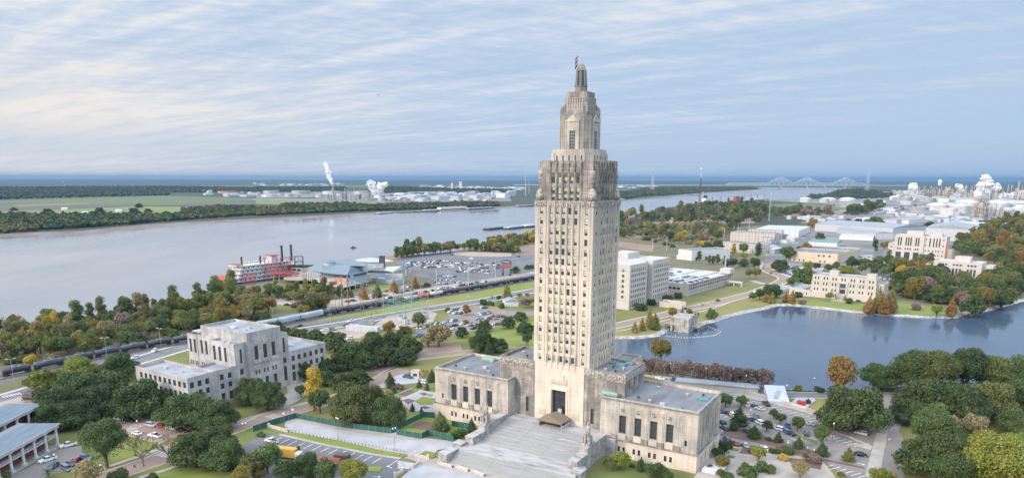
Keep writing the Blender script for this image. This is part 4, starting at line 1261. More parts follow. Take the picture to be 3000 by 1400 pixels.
def trunk_mesh(kind,seed,bark):
 rr=random.Random(seed)
 b=MB()
 hh=dict(oak=.45,round=1.1,cone=2.6,tall=2.2,vase=.9,bush=.2)[kind]
 r0=dict(oak=.085,round=.07,cone=.09,tall=.06,vase=.05,bush=.04)[kind]
 b.bar((0,0,-.03),(rr.uniform(-.03,.03),rr.uniform(-.03,.03),hh*.55),r0*1.2,7,r0*.8)
 b.bar((0,0,-.03),(0,0,.06),r0*1.8,7,r0*1.1)
 n=dict(oak=7,round=6,cone=0,tall=5,vase=6,bush=4)[kind]
 if kind=='cone':b.bar((0,0,hh*.5),(0,0,hh),r0*.8,6,.01)
 for i in range(n):
  a=2*PI*i/n+rr.uniform(-.3,.3)
  z0=hh*rr.uniform(.3,.55)
  d=dict(oak=.65,round=.45,tall=.35,vase=.45,bush=.4)[kind]
  z1=dict(oak=.55,round=1.35,tall=1.7,vase=1.2,bush=.4)[kind]*rr.uniform(.8,1.15)
  m_=Vector((math.cos(a)*d*.5,math.sin(a)*d*.5,(z0+z1)*.5+.05))
  b.bar((0,0,z0),m_,r0*.6,5,r0*.4)
  b.bar(m_,(math.cos(a)*d,math.sin(a)*d,z1),r0*.4,5,.012)
 return b.mesh('trunk',bark)
def bare_mesh(seed,bark,n=7):
 """leafless spreading tree: trunk mesh plus a fine twig mesh"""
 rr=random.Random(seed)
 t,tw=MB(),MB()
 t.bar((0,0,-.03),(0,0,.7),.06,7,.045)
 def br(p,d,ln,r_,lev):
  q=p+d*ln
  (t if lev<2 else tw).bar(p,q,r_,4 if lev<2 else 3,r_*.6)
  if lev>=4:return
  for _ in range(3 if lev<3 else 4):
   nd=(d+Vector((rr.uniform(-1,1),rr.uniform(-1,1),rr.uniform(-.25,.7)))*.62).normalized()
   br(p.lerp(q,rr.uniform(.5,1)),nd,ln*rr.uniform(.6,.82),max(.0075,r_*.58),lev+1)
 for i in range(n):
  a=2*PI*i/n
  br(Vector((0,0,rr.uniform(.45,.7))),Vector((math.cos(a),math.sin(a),rr.uniform(.7,1.6))).normalized(),rr.uniform(.42,.6),.03,0)
 return t.mesh('trunk',bark),tw.mesh('crown',bark)
CR,TRK={},{}
ZC_K=dict(oak=.62,round=1.2,cone=1.5,tall=1.7,bush=.4,vase=1.2,bare=1.15)
for kd in('oak','round','cone','tall','bush','vase'):
 for sd_ in range(3):
  bl=crown_blobs(kd,11+sd_*7)
  sparse=kd in('vase',)
  CR[kd,sd_,2]=leaf_mesh(sd_,bl,11000,.062,F_['oak'],core=not sparse)
  CR[kd,sd_,1]=leaf_mesh(sd_,bl,2600,.125,F_['oak'],core=not sparse)
  CR[kd,sd_,0]=leaf_mesh(sd_,bl,420,.27,F_['oak'])
  TRK[kd,sd_]=trunk_mesh(kd,sd_,M['bark']if kd!='vase' else M['bark_pale'])
for sd_ in range(3):
 TRK['bare',sd_],CR['bare',sd_,2]=bare_mesh(sd_+4,M['bark_pale'])
 CR['bare',sd_,1]=CR['bare',sd_,0]=CR['bare',sd_,2]
NAME=dict(oak='oak_tree',round='leafy_tree',cone='conical_tree',tall='tall_tree',bush='shrub',vase='crepe_tree',bare='bare_tree')
def tree_at(loc,Rr,kind,col,label,group=None,lod=None,sz=1.0,cat='tree',seed=None,name=None):
 d=math.hypot(loc[0],loc[1],CAMH)
 px=Rr/d*700
 if lod is None:lod=2 if px>15 else 1 if px>5 else 0
 s=rnd.randrange(3)if seed is None else seed
 kx,ky=rnd.uniform(.86,1.14),rnd.uniform(.86,1.14)
 if kind=='cone':kx=ky=1
 rz=rnd.uniform(0,6.28)
 nm=name or NAME[kind]
 if kind=='bush':cat='shrub'
 if lod==0:
  return inst(nm,CR[kind,s,0],(loc[0],loc[1],loc[2]-.12*Rr*0),rz,(Rr*kx,Rr*ky,Rr*sz),m=F_[col],label=label,cat=cat,group=group)
 e=empty(nm,loc,rz,label=label,cat=cat,group=group)
 if kind!='cone':e.rotation_euler=(rnd.uniform(-.07,.07),rnd.uniform(-.07,.07),rz)
 inst('crown',CR[kind,s,lod],(0,0,0),0,(Rr*kx,Rr*ky,Rr*sz),e,F_[col])
 inst('trunk',TRK[kind,s],(0,0,0),0,(Rr*kx,Rr*ky,Rr*sz),e)
 return e
def tree(conv,x,y,r_,kind,col,label,z0=0.0,sz=1.0,s=3.4347,**k):
 X,Y=conv(x,y)
 Rr=8.0
 for _ in range(6):
  p=P(X,Y,z0+ZC_K[kind]*Rr*sz)
  Rr=r_/s/FPX*(p-Vector((0,0,CAMH))).length
 return tree_at((p.x,p.y,z0),Rr,kind,col,label,sz=sz,**k)
def poly_pts(conv,pts,spacing,n_max=999,seed=1,z=0.0):
 poly=[p.to_2d()for p in W(conv,pts,z)]
 rr=random.Random(seed)
 x0,x1=min(p.x for p in poly),max(p.x for p in poly)
 y0,y1=min(p.y for p in poly),max(p.y for p in poly)
 out=[]
 tries=0
 cell={}
 while tries<60000 and len(out)<n_max:
  tries+=1
  p=Vector((rr.uniform(x0,x1),rr.uniform(y0,y1)))
  if not inside(p,poly):continue
  ck=(int(p.x//spacing),int(p.y//spacing))
  if any((q-p).length<spacing for i in(-1,0,1)for j in(-1,0,1)for q in cell.get((ck[0]+i,ck[1]+j),())):continue
  cell.setdefault(ck,[]).append(p);out.append(p)
 return out
def wood(conv,pts,spacing,r0,r1_,cols,kinds,where,group,seed=1,z=0.0,n_max=300,nm='woodland_tree'):
 rr=random.Random(seed)
 for p in poly_pts(conv,pts,spacing,n_max,seed,z):
  if inside(p,river_d)or inside(p,lake_d):continue
  c,kd=rr.choice(cols),rr.choice(kinds)
  what={'round':'rounded tree','tall':'tall irregular tree','oak':'spreading tree','cone':'pointed tree','bush':'low shrub','bare':'leafless tree','vase':'upright tree'}[kd]
  if kd=='bare':lb='leafless pale tree '+where
  else:lb=COLNAME[c]+' '+what+' '+where
  tree_at((p.x,p.y,z),rr.uniform(r0,r1_),kd,c,lb,group=group,cat='tree',sz=rr.uniform(.85,1.1),name=nm if kd not in('bush','bare')else None)
def far_wood(name,label,conv_pts,spacing,r0,r1_,mat_,seed,cards=26):
 rr=random.Random(seed)
 V,F,Q=[],[],[]
 base=MB().ball(0,0,0,1,.8,7,4)
 for conv,pts in conv_pts:
  for p in poly_pts(conv,pts,spacing,2500,seed):
   if inside(p,river_o):continue
   r_=rr.uniform(r0,r1_)
   o=len(V)
   V+=[(p.x+v[0]*r_*rr.uniform(.8,1.2),p.y+v[1]*r_*rr.uniform(.8,1.2),r_*.75+v[2]*r_*rr.uniform(.7,1.25))for v in base.v]
   F+=[tuple(o+i for i in f)for f in base.f]
   for _ in range(cards):
    a,e=rr.uniform(0,6.28),rr.uniform(-.2,1.57)
    c=Vector((p.x+r_*math.cos(a)*math.cos(e),p.y+r_*math.sin(a)*math.cos(e),r_*.75+r_*math.sin(e)))
    u=Vector((rr.uniform(-1,1),rr.uniform(-1,1),rr.uniform(-1,1))).normalized()*r_*.28
    w_=u.cross(Vector((rr.uniform(-1,1),rr.uniform(-1,1),1))).normalized()*r_*.22
    o=len(V)
    V+=[c-u,c+w_,c+u,c-w_];F.append((o,o+1,o+2,o+3))
 me=bpy.data.meshes.new(name)
 me.from_pydata([tuple(v)for v in V],[],F)
 me.materials.append(mat_)
 return inst(name,me,kind='stuff',label=label,cat='woodland')
def wood_mat(name,stops,sc):
 m,nt,b=new_mat(name)
 f=nz(nt,coord(nt,True),sc,5,0.7)
 L(nt,ramp(nt,f,stops),b.inputs['Base Color']);b.inputs['Roughness'].default_value=.9
 return m
WM=wood_mat('far_bank_woods',[(.38,(.03,.052,.02)),(.5,(.055,.075,.025)),(.58,(.09,.085,.03)),(.66,(.12,.08,.035))],.012)
WM2=wood_mat('distant_woods',[(.35,(.02,.036,.016)),(.65,(.045,.06,.025))],.004)
far_wood('far_bank_woods','continuous dark green woods along the far bank of the river',[(a1,[(-900,740),(0,650),(500,645),(1100,655),(1350,640),(1800,650),(2100,620),(2576,590),(2576,620),(1900,665),(1000,735),(0,805),(-900,870)]),(a1,[(1850,600),(2200,560),(2576,570),(2576,590),(1850,630)]),(a2,[(0,580),(200,575),(330,540),(900,525),(1100,550),(1500,540),(2050,515),(2450,520),(2460,530),(1700,560),(900,585),(0,628)]),(a3,[(1060,400),(1300,380),(1800,375),(1900,395),(1300,430),(1100,465),(1060,450)]),(a3,[(1300,350),(1900,345),(2400,350),(2480,358),(1950,385),(1300,385)])],15,5.5,10,WM,3)
far_wood('distant_woods','dark band of woods beyond the green fields',[(a1,[(-800,470),(0,430),(600,415),(1700,405),(1690,420),(900,435),(0,462),(-800,510)]),(a1,[(0,355),(1500,345),(3000,360),(3400,372),(1700,395),(0,412)]),(a2,[(0,350),(900,350),(900,378),(0,385)]),(a2,[(1300,345),(2100,370),(2576,380),(2576,400),(1300,400)]),(a4,[(600,395),(900,370),(1250,410),(1250,445),(950,455),(600,430)]),(a4,[(340,435),(600,440),(600,455),(340,455)])],34,8,14,WM2,5,12)
for i,(x,y)in enumerate([(1395,525),(1350,585),(1490,575),(140,560),(120,605),(240,605),(480,590),(1000,580)]):
 tree(a1,x,y,[40,60,35,30,35,35,50,50][i],'oak','far','dark rounded tree standing clear of the far bank woods near the fields',group='farm trees across the river',s=3.4347,lod=0)
RB=['willow','willow','olive','green','green','willow','lime','oak','amber','lime','olive','straw','olive','green']
wood(b1,[(-60,870),(300,800),(600,760),(560,900),(1240,960),(800,1000),(300,1090),(-60,1150)],8,3.6,6.5,['willow','willow','lime','straw','mauve','olive','gold','green','amber'],['round','round','bush','tall','bare'],'between the backwater and the tank cars','trees along the railway',3,n_max=95,nm='trackside_tree')
wood(b1,[(440,730),(700,690),(1000,650),(1400,600),(1850,540),(2150,450),(2330,390),(2420,400),(2500,520),(1950,600),(1500,680),(1150,760),(700,830),(480,800)],7.5,3.6,7,RB,['round','round','tall','oak'],'on the river bank between the water and the railway','river bank trees',4,n_max=150,nm='riverbank_tree')  # mixed leafy trees of the river bank, no particular species
wood(b1,[(480,860),(1150,770),(1500,700),(1950,620),(2560,520),(2560,640),(1950,780),(1500,870),(1150,920),(700,950)],7.5,3.2,6.2,RB+['mauve','straw','amber','straw','willow','lime','gold'],['round','round','bush','oak','bare'],'in the thicket between the river trees and the railway','river bank thicket',24,n_max=190,nm='thicket_tree')
for i,(x,y,r_)in enumerate(((40,660,60),(140,650,75))):tree(b1,x,y,r_,'bare','straw',('slimmer','wider')[i]+' half bare tree standing alone on the river bank at the picture edge',sz=1.1)
wood(b1,[(-80,770),(300,740),(480,740),(480,830),(200,840),(-80,850)],7,3,5,['oak','olive','green'],['bush','round'],'on the bank between the river and the backwater','scrub on the river bank',25,n_max=60)
wood(g5,[(0,600),(280,600),(450,640),(640,800),(650,920),(400,950),(0,940)],8,4,7,['mauve','amber','olive','straw','rust','green','lime'],['round','round','bush','bare'],'behind the annex beside the pale hopper cars','river bank thicket behind the annex',5,n_max=60)
wood(g6,[(20,215),(140,200),(640,150),(640,165),(400,190),(0,240)],7,4.5,8,['willow','olive','oak','green','amber','olive'],['round','tall','round'],'on the river bank behind the casino car park','trees behind the casino car park',6,n_max=60)
wood(g6,[(700,150),(860,140),(1100,120),(1400,150),(1440,175),(1250,165),(860,148)],8,4.5,8.5,['willow','olive','oak','green','amber','lime'],['round','oak','round'],'along the river end of the casino car park','trees at the end of the casino car park',7,n_max=60)
wood(g6,[(1060,90),(1300,60),(1620,0),(1700,60),(1450,60),(1400,100),(1100,120)],10,5,8.5,['amber','willow','olive','gold','rust','mauve'],['round','round','bush'],'by the bare earth bank left of the tower','autumn trees on the upstream bank',8,n_max=60)
wood(a3,[(1060,690),(1250,640),(1600,600),(1900,540),(2200,520),(2576,540),(2576,680),(2400,700),(2300,760),(1900,720),(1500,700),(1080,760)],19,7,12,['oak','olive','green','amber','olive','green','olive','mauve','oak'],['round','round','oak','tall'],'in the mixed wood upstream of the tower','mixed wood right of the tower',9,n_max=290,nm='mixed_wood_tree')
wood(a3,[(1070,760),(1300,770),(1900,740),(2300,760),(2200,850),(1950,930),(1640,960),(1450,930),(1250,880),(1070,840)],13,5,9,['mauve','olive','amber','straw','oak','gold','green'],['round','bush','round','bare'],'on the rough ground below the radio mast','scrub around the radio mast',10,n_max=150,nm='scrubland_tree')
wood(a4,[(0,600),(300,580),(660,600),(650,625),(400,640),(0,655)],17,7,12,['oak','olive','mauve'],['round','oak'],'in the tree line beside the brown field','tree line beyond the green field',11,n_max=60)
wood(a4,[(760,610),(900,560),(1150,520),(1150,550),(900,625)],18,8,13,['oak','olive','green'],['round','oak'],'beside the curving freight tracks','tree line by the freight yard',12,n_max=50)
wood(g2,[(2030,290),(2300,200),(2300,90),(2480,50),(2800,60),(3200,100),(3200,560),(2760,640),(2450,640),(2420,480),(2250,420),(1990,330)],12,6,10.5,['amber','rust','olive','oak','amber','olive','olive','amber','green'],['round','round','oak','tall'],'in the autumn wood beside the pale office blocks','autumn wood right of the offices',13,n_max=230,nm='autumn_wood_tree')  # mixed leafy trees in autumn colours, no particular species
wood(g2,[(1380,720),(1700,700),(1900,740),(2300,740),(2500,700),(2760,680),(2760,780),(2420,940),(2200,960),(1900,930),(1600,900),(1400,800)],9.5,5.5,9.5,['oak','oak','oak','olive','oak','olive','mauve','amber'],['oak','round','round'],'in the dark grove on the far lake shore','lake shore grove',14,n_max=110,nm='grove_tree')
wood(g2,[(1400,590),(1700,560),(1880,600),(1850,720),(1700,700),(1420,680)],10,6,9,['olive','amber','rust','oak','olive','gold'],['round'],'between the lake offices','trees between the lake offices',15,n_max=40)
wood(g2,[(900,530),(1300,520),(1400,600),(1250,640),(1000,600)],11,4,6.5,['oak','oak','olive','green'],['round'],'in the car park behind the four storey office','car park trees behind the four storey office',16,n_max=30)
wood(g2,[(1990,300),(2300,330),(2420,440),(1980,400)],10,5,8,['olive','oak','green'],['round'],'beside the tall cream office','trees beside the tall cream office',17,n_max=25)
OK=['oak','oak','oak','olive']
for i,(x,y,r_,kd,c,lb)in enumerate([(905,500,335,'oak','oak','broad live oak between the parking wall and the lake drive'),(1150,165,190,'oak','green','bushy oak overhanging the lake at the outer end of the grove'),(1420,120,190,'round','oak','tall dark tree next to the overhanging shore oak'),(1700,110,210,'round','olive','high rounded tree in the middle of the lakeside row'),(1460,150,60,'tall','amber','thin brownish tree poking out of the lakeside row'),(2010,110,200,'round','oak','dark dense tree towards the far end of the lakeside row'),(2330,160,180,'round','olive','olive tree with water glinting through its edge'),(2560,150,170,'round','green','pale green tree at the picture edge of the lakeside row'),(1600,400,280,'oak','oak','wide live oak at the bend of the lake drive'),(1930,440,290,'oak','oak','massive oak behind the two pale straw trees'),(2250,400,260,'oak','olive','broad oak with glimpses of a pale path behind it'),(2520,340,230,'oak','green','light topped oak above the shaded clearing'),(2560,640,170,'oak','oak','dark oak next to the shaded grass clearing'),(1430,530,170,'oak','oak','oak leaning over the gate of the drive'),(1660,690,210,'round','green','glossy green tree below the gate oak'),(1870,680,95,'round','straw','smaller pale straw coloured tree among the oaks'),(2075,690,125,'round','straw','larger pale straw coloured tree among the oaks'),(1700,960,340,'oak','oak','huge live oak beside the exit drive'),(2010,900,240,'oak','oak','live oak behind the huge oak of the exit drive'),(1890,1160,200,'round','oak','rounded oak crown at the very bottom edge'),(2340,1060,290,'round','lime','sunny yellow green tree in the bottom corner'),(2600,960,200,'round','lime','yellow green tree cut by the picture edge'),(2300,830,150,'oak','oak','dark oak above the sunny yellow green tree'),(1120,1180,95,'round','lime','yellow green tree at the bottom beside the exit drive'),(1220,1190,75,'round','straw','thin straw coloured tree beside the exit drive'),(1480,1010,60,'round','oak','small dark tree leaning over the kerb of the exit drive')]):
 tree(c4,x,y,r_,kd,c,lb)
for i in range(26):
 t=i/25
 x,y=1640+t*600,1068+t*66
 p=P(x+rnd.uniform(-3,3),y+8-t*2,0)
 tree_at((p.x,p.y,0),rnd.uniform(3.6,4.6),'vase','mauve','leafless grey brown crepe tree in the row between the capitol and the lake',group='crepe trees along the lake',sz=1.2)
for(x,y,r_,kd,c,lb)in[(660,180,62*1.1,'round','amber','round amber tree at the tip of the lake behind the crepe row')]:
 pass
for(cvn,s_,lst)in((r1,4.006,[(150,745,50,'cone','rust','rust red conical tree against the office block wall',.8),(320,1035,52,'cone','amber','left cypress of the amber clump on the lake point',.8),(410,1000,52,'cone','amber','second cypress of the amber clump on the lake point',.95),(500,920,62,'cone','amber','tallest cypress of the amber clump on the lake point',1.25),(560,970,75,'cone','olive','greenest cypress in front of the tallest on the lake point',.85),(770,855,65,'round','amber','rounded amber cypress behind the pump house',1),(875,845,28,'cone','amber','slim little cypress beside the drive behind the pump house',.9),(960,855,42,'round','amber','amber tree above the pump house roof',1),(1045,885,35,'round','amber','small amber tree at the end of the pump house',1),(1225,875,78,'oak','green','round green tree alone on the dry lake lawn',1.25),(390,795,100,'bush','oak','dark shrubbery at the foot of the left office block',1),(520,740,60,'bush','oak','dark shrub beside the office entrance steps',1.5),(700,690,80,'bush','oak','shrubs at the foot of the right office block',1),(830,660,70,'bush','olive','shrubs between the right office block and the parking garage',1.2),(1710,670,45,'round','oak','small dark tree on the lake lawn near the drive bend',1),(1790,640,60,'round','oak','dark tree beside the drive bend',1),(1920,610,85,'round','oak','large dark tree at the drive bend',1),(1850,690,35,'cone','rust','rust cypress left of the office lawn',.9),(1935,690,42,'cone','amber','olive amber cypress left of the office lawn',.9),(1080,190,35,'tall','green','lone bright green tree in front of the white shed',1),(1195,240,35,'tall','green','first of the thin trees on the verge above the garage',1),(1240,240,35,'tall','olive','second of the thin trees on the verge above the garage',1),(1295,230,35,'tall','olive','third of the thin trees on the verge above the garage',1),(1400,290,50,'round','oak','dark clump at the end of the garage verge',1),(1480,275,55,'round','oak','dark clump next to the blue pole',1),(1600,275,65,'oak','oak','broad dark tree above the garage ramp',1.1),(1720,280,60,'round','oak','dark tree near the road junction',1),(1660,400,50,'round','olive','left olive tree beside the garage ramp',1),(1750,395,55,'round','olive','right olive tree beside the garage ramp',1),(1600,195,40,'round','lime','yellow green tree by the condominium parking',1),(1480,120,45,'tall','gold','golden tree beside the blue pole top',1),(1600,105,62,'round','lime','yellowish tree in front of the condominiums',1),(1765,130,55,'tall','oak','dark tall tree in front of the condominiums',1),(1300,70,85,'oak','oak','dark oak mass above the white shed',1),(1175,80,60,'oak','oak','dark oak behind the white shed',1.2),(1970,310,50,'round','oak','dark tree at the far side of the road bend',1)]),(g2,3.68,[(130,490,0,'oak','oak','',1),(135,505,88,'oak','oak','wide dark oak beside the curved drive and parked cars',1.2),(200,370,85,'round','green','broad green tree left of the tan building',.8),(340,350,60,'round','oak','dark tree behind the tan building corner',.8),(425,510,62,'round','lime','yellow green tree in front of the tan building',.9),(520,515,45,'round','oak','small dark tree in front of the tan building wall',.9),(650,530,42,'round','green','small green tree at the tan building corner',.9),(375,630,130,'oak','green','big oak left of the four storey office',1.25),(500,610,40,'round','amber','amber tree touching the four storey office roof',1),(830,545,70,'oak','lime','yellow green tree behind the office roof box',1),(880,560,60,'oak','lime','yellow tree behind the four storey office roof',1),(740,510,45,'round','oak','dark tree below the tan building end',1),(905,475,62,'round','oak','dark tree at the far end of the tan building',1),(60,780,90,'oak','oak','dark oak left of the turquoise shed by the lake',1.2),(45,860,45,'cone','amber','olive cypress at the lake edge left of the rust ones',.8),(190,850,40,'cone','rust','dark rust cypress at the lake edge',.9),(265,850,48,'cone','rust','bright rust cypress next to the dark rust one',.9),(330,830,45,'round','oak','dark tree behind the rust cypresses',1),(375,900,45,'vase','mauve','leafless grey brown tree on the office lawn',.8),(665,835,45,'round','lime','yellow green tree before the four storey office',.9),(605,815,25,'round','oak','small dark tree against the four storey office wall',1),(880,890,48,'bush','oak','clipped dark shrub right of the office steps',1.3),(970,885,25,'bush','green','low hedge near the office wall',1),(1095,930,70,'cone','rust','reddish cypress at the near end of the shore clump',.8),(1200,880,75,'cone','amber','tall amber cypress left in the shore clump',1.1),(1270,930,70,'cone','rust','front rust cypress in the shore clump',.85),(1330,885,75,'cone','amber','tall amber cypress right in the shore clump',1.1),(1600,950,60,'bush','mauve','dull brown shrub on the shore lawn',1.3),(1825,985,62,'round','lime','small bright yellow green tree on the shore lawn',.9),(1985,950,62,'cone','rust','rust topped cypress at the lake corner',.95),(2210,930,120,'oak','oak','grey green oak hanging over the lake corner',1.3),(2130,900,60,'round','mauve','bare grey topped tree at the lake corner',1.2),(2330,850,90,'round','amber','amber oak behind the lake corner',1.2),(2530,860,110,'oak','oak','dark oak over the far lake arm',1.3),(2420,800,90,'oak','oak','dark oak inside the lake corner grove',1.2),(1310,395,38,'tall','olive','slim olive tree left of the tall cream office',1),(1405,455,45,'bush','lime','yellowish shrubs at the tall cream office entrance',1),(1755,430,45,'tall','oak','dark tree against the tall cream office',1),(1595,480,60,'bush','olive','shrubs before the tall cream office',1),(1250,290,40,'round','amber','amber tree at the end of the warehouse street',1),(1310,280,35,'round','oak','dark tree at the end of the warehouse street',1),(1160,290,40,'tall','oak','dark conifer beside the warehouse street',1),(415,290,45,'oak','rust','rust brown tree beside the street bend',1.1),(560,190,45,'oak','oak','dark trees beside the white storage tanks',1.1),(860,40,52,'oak','oak','dark tree left of the freight yard warehouses',1),(975,38,52,'oak','oak','dark tree behind the long warehouse roof',1),(1160,30,95,'oak','green','large green tree behind the long warehouse roof',.8),(1740,75,62,'oak','oak','dark tree between the silver sheds left side',1),(1880,90,40,'oak','oak','small dark tree between the silver sheds',1),(2025,90,45,'oak','oak','dark tree on the silver shed side right',1),(2125,95,48,'oak','oak','last dark tree before the autumn wood',1),(480,45,55,'oak','rust','big rust brown tree beside the white modern house',1.2)])):
 for(x,y,r_,kd,c,lb,sz_)in lst:
  if r_>0:tree(cvn,x,y,r_,kd,c,lb,s=s_,sz=sz_)
for(x,y,r_,kd,c,lb,sz_)in[(495,290,16,'round','oak','short tree by the car park road left of the tower',1),(1405,360,58,'oak','oak','dark tree beside the casino sign',1.1),(1540,330,45,'oak','oak','left of two dark trees beyond the tracks',1),(1590,325,40,'oak','oak','right of two dark trees beyond the tracks',1),(1300,620,62,'cone','amber','tall olive amber cypress pair beside the railway lawn',1.2),(1330,660,55,'cone','olive','lower cypress of the pair beside the railway lawn',1),(1030,740,62,'bush','green','green hedge tree along the river road',1.3),(1110,755,62,'bush','green','second green hedge tree along the river road',1.2),(1240,780,60,'bush','green','green shrubs beside the small grey house',1.2),(1210,690,38,'round','oak','dark round shrub at the cypress pair',.9),(1560,735,100,'vase','mauve','leafless brown crepe clump left of the tower',.6),(1450,660,35,'round','rust','rust tree beside the small grey house',.8),(1540,655,32,'round','rust','small rust tree close to the tower',.8),(835,845,55,'round','red','crimson red tree in the employee car park',.75),(260,945,102,'round','olive','large ball shaped tree beside the substation',.95),(610,825,38,'oak','amber','thin amber tree at the car park edge',1),(680,835,38,'oak','amber','second thin amber tree at the car park edge',1),(820,790,40,'oak','amber','thin amber tree beside the road lamp',1),(1145,905,32,'oak','amber','thin amber tree between the parked cars',1),(820,970,55,'oak','amber','sparse amber tree on the parking island',.8),(1035,1015,95,'oak','oak','dark oak at the near side of the employee car park',1.2),(780,1090,85,'oak','oak','dark oak with visible trunk below the employee car park',1.35),(1320,975,100,'oak','oak','round topped oak on the bright lawn',1.2),(1465,905,85,'oak','oak','small topped oak close to the tower',1.1),(1520,1040,110,'oak','oak','dark oak touching the tower side',1.1),(1540,1170,70,'round','oak','dark tree at the tower foot on the lawn',1),(500,1110,165,'round','straw','large thinning amber tree above the dark oaks',.8),(380,1180,90,'round','straw','small thinning amber tree with forked trunk',.8),(1020,1190,190,'oak','oak','massive oak behind the garden wing of the capitol',1.1),(1180,1240,130,'oak','oak','oak close to the garden wing roof',1.1)]:
 tree(g6,x,y,r_,kd,c,lb,s=4.007,sz=sz_)
for(x,y,r_,kd,c,lb,sz_)in[(1340,720,82,'round','amber','round amber tree at the white shed',.85),(200,720,90,'oak','oak','dark oak behind the annex roof',1.1),(320,760,60,'oak','oak','dark oak at the annex rear corner',1.1),(430,790,110,'oak','oak','first oak of the dark belt behind the annex',1),(600,820,130,'oak','oak','second oak of the dark belt behind the annex',1),(790,860,150,'oak','oak','third oak of the dark belt behind the annex',1.1),(960,950,140,'oak','oak','shaded oak in the middle of the dark belt',1.1),(1180,880,170,'oak','oak','largest oak of the dark belt',1.1),(1380,850,140,'oak','oak','oak in front of the parked cars',1.1),(1540,900,150,'oak','oak','end oak of the dark belt by the brown court',1.2),(1300,1010,150,'oak','oak','low oak beside the brown drive',1.1),(1080,1060,130,'oak','oak','oak below the dark belt',1.1),(1500,1020,120,'oak','oak','oak shading the brown drive',1),(870,1060,140,'oak','oak','oak beside the annex end wall',1),(680,1110,130,'oak','oak','oak screening the annex end windows',1),(480,1150,110,'oak','oak','dark magnolia against the annex wall',1.4),(1500,740,90,'oak','amber','low amber tree behind the dark belt',.7),(2450,940,40,'round','green','small green tree at the capitol roof corner',1),(2230,940,50,'cone','green','clipped conifer behind the garden wing',.8),(2340,930,60,'cone','oak','clipped dark conifer behind the garden wing',.8)]:
 tree(b2,x,y,r_,kd,c,lb,sz=sz_)
for(x,y,r_,kd,c,lb,sz_)in[(400,210,115,'oak','lime','yellow green tree nearest the street crossing',1.3),(535,190,95,'oak','lime','yellow green tree behind the crossing tree',1.3),(780,110,180,'oak','lime','widest yellow green tree beside the railway',1.1),(1180,80,165,'oak','oak','dark oak touching the annex roof corner',1.2),(560,470,220,'oak','oak','big oak over the barracks roof end',1.15),(800,270,200,'oak','oak','oak behind the barracks oaks',1.1),(980,420,210,'oak','oak','oak above the parked white estate car',1.1),(480,570,160,'oak','oak','oak shading the barracks end wall',1.3),(1100,230,150,'oak','oak','oak in front of the annex low wing',1.1),(1420,400,240,'oak','oak','broad oak before the annex left wall',1.1),(1620,330,140,'oak','green','greener oak crown before the annex corner',1.1),(1860,520,230,'oak','green','light topped oak on the annex lawn',1.1),(2140,550,220,'oak','oak','dark half of the annex lawn oaks',1.15),(720,560,170,'oak','oak','deeply shaded oak beside the barracks',1.2),(2500,330,170,'oak','oak','airy oak before the annex entrance',1.3),(2680,370,190,'oak','oak','airy oak with forked limbs before the annex',1.2),(1040,830,215,'round','green','full green tree on the triangular lawn',.95),(1960,900,240,'oak','oak','dark oak on the lawn behind the green screen',1.2),(2240,960,200,'oak','green','mid green tree at the lawn corner with trunk showing',1.35),(2180,830,210,'oak','oak','rear oak of the lawn clump',1.2),(2330,1010,130,'oak','oak','low oak at the right of the lawn clump',1.2),(1180,1180,95,'bush','oak','dark bush at the bottom edge by the boulevard',1.3),(1530,1200,75,'bush','oak','small dark bush at the bottom edge',1.3),(860,1130,130,'round','straw','thin autumn tree over the barracks car park',.9),(2540,1060,130,'round','olive','olive tree beside the parking entry',.95),(2440,1160,110,'round','amber','amber shrub tree at the bottom edge',.9),(270,390,50,'vase','mauve','small bare trees at the street crossing',.7),(1265,770,35,'cone','rust','small brown conifer beside the crosswalk',.6),(20,1170,70,'bush','olive','autumn shrub at the barracks corner',1)]:
 tree(c1,x,y,r_,kd,c,lb,sz=sz_)
for(x,y,r_,lb)in((1420,900,150,'leafless tree nearer the boulevard sign'),(1680,880,130,'leafless tree beside the striped crossing'),(1290,830,70,'thin leafless tree behind the green one')):
 tree(c1,x,y,r_,'bare','straw',lb)
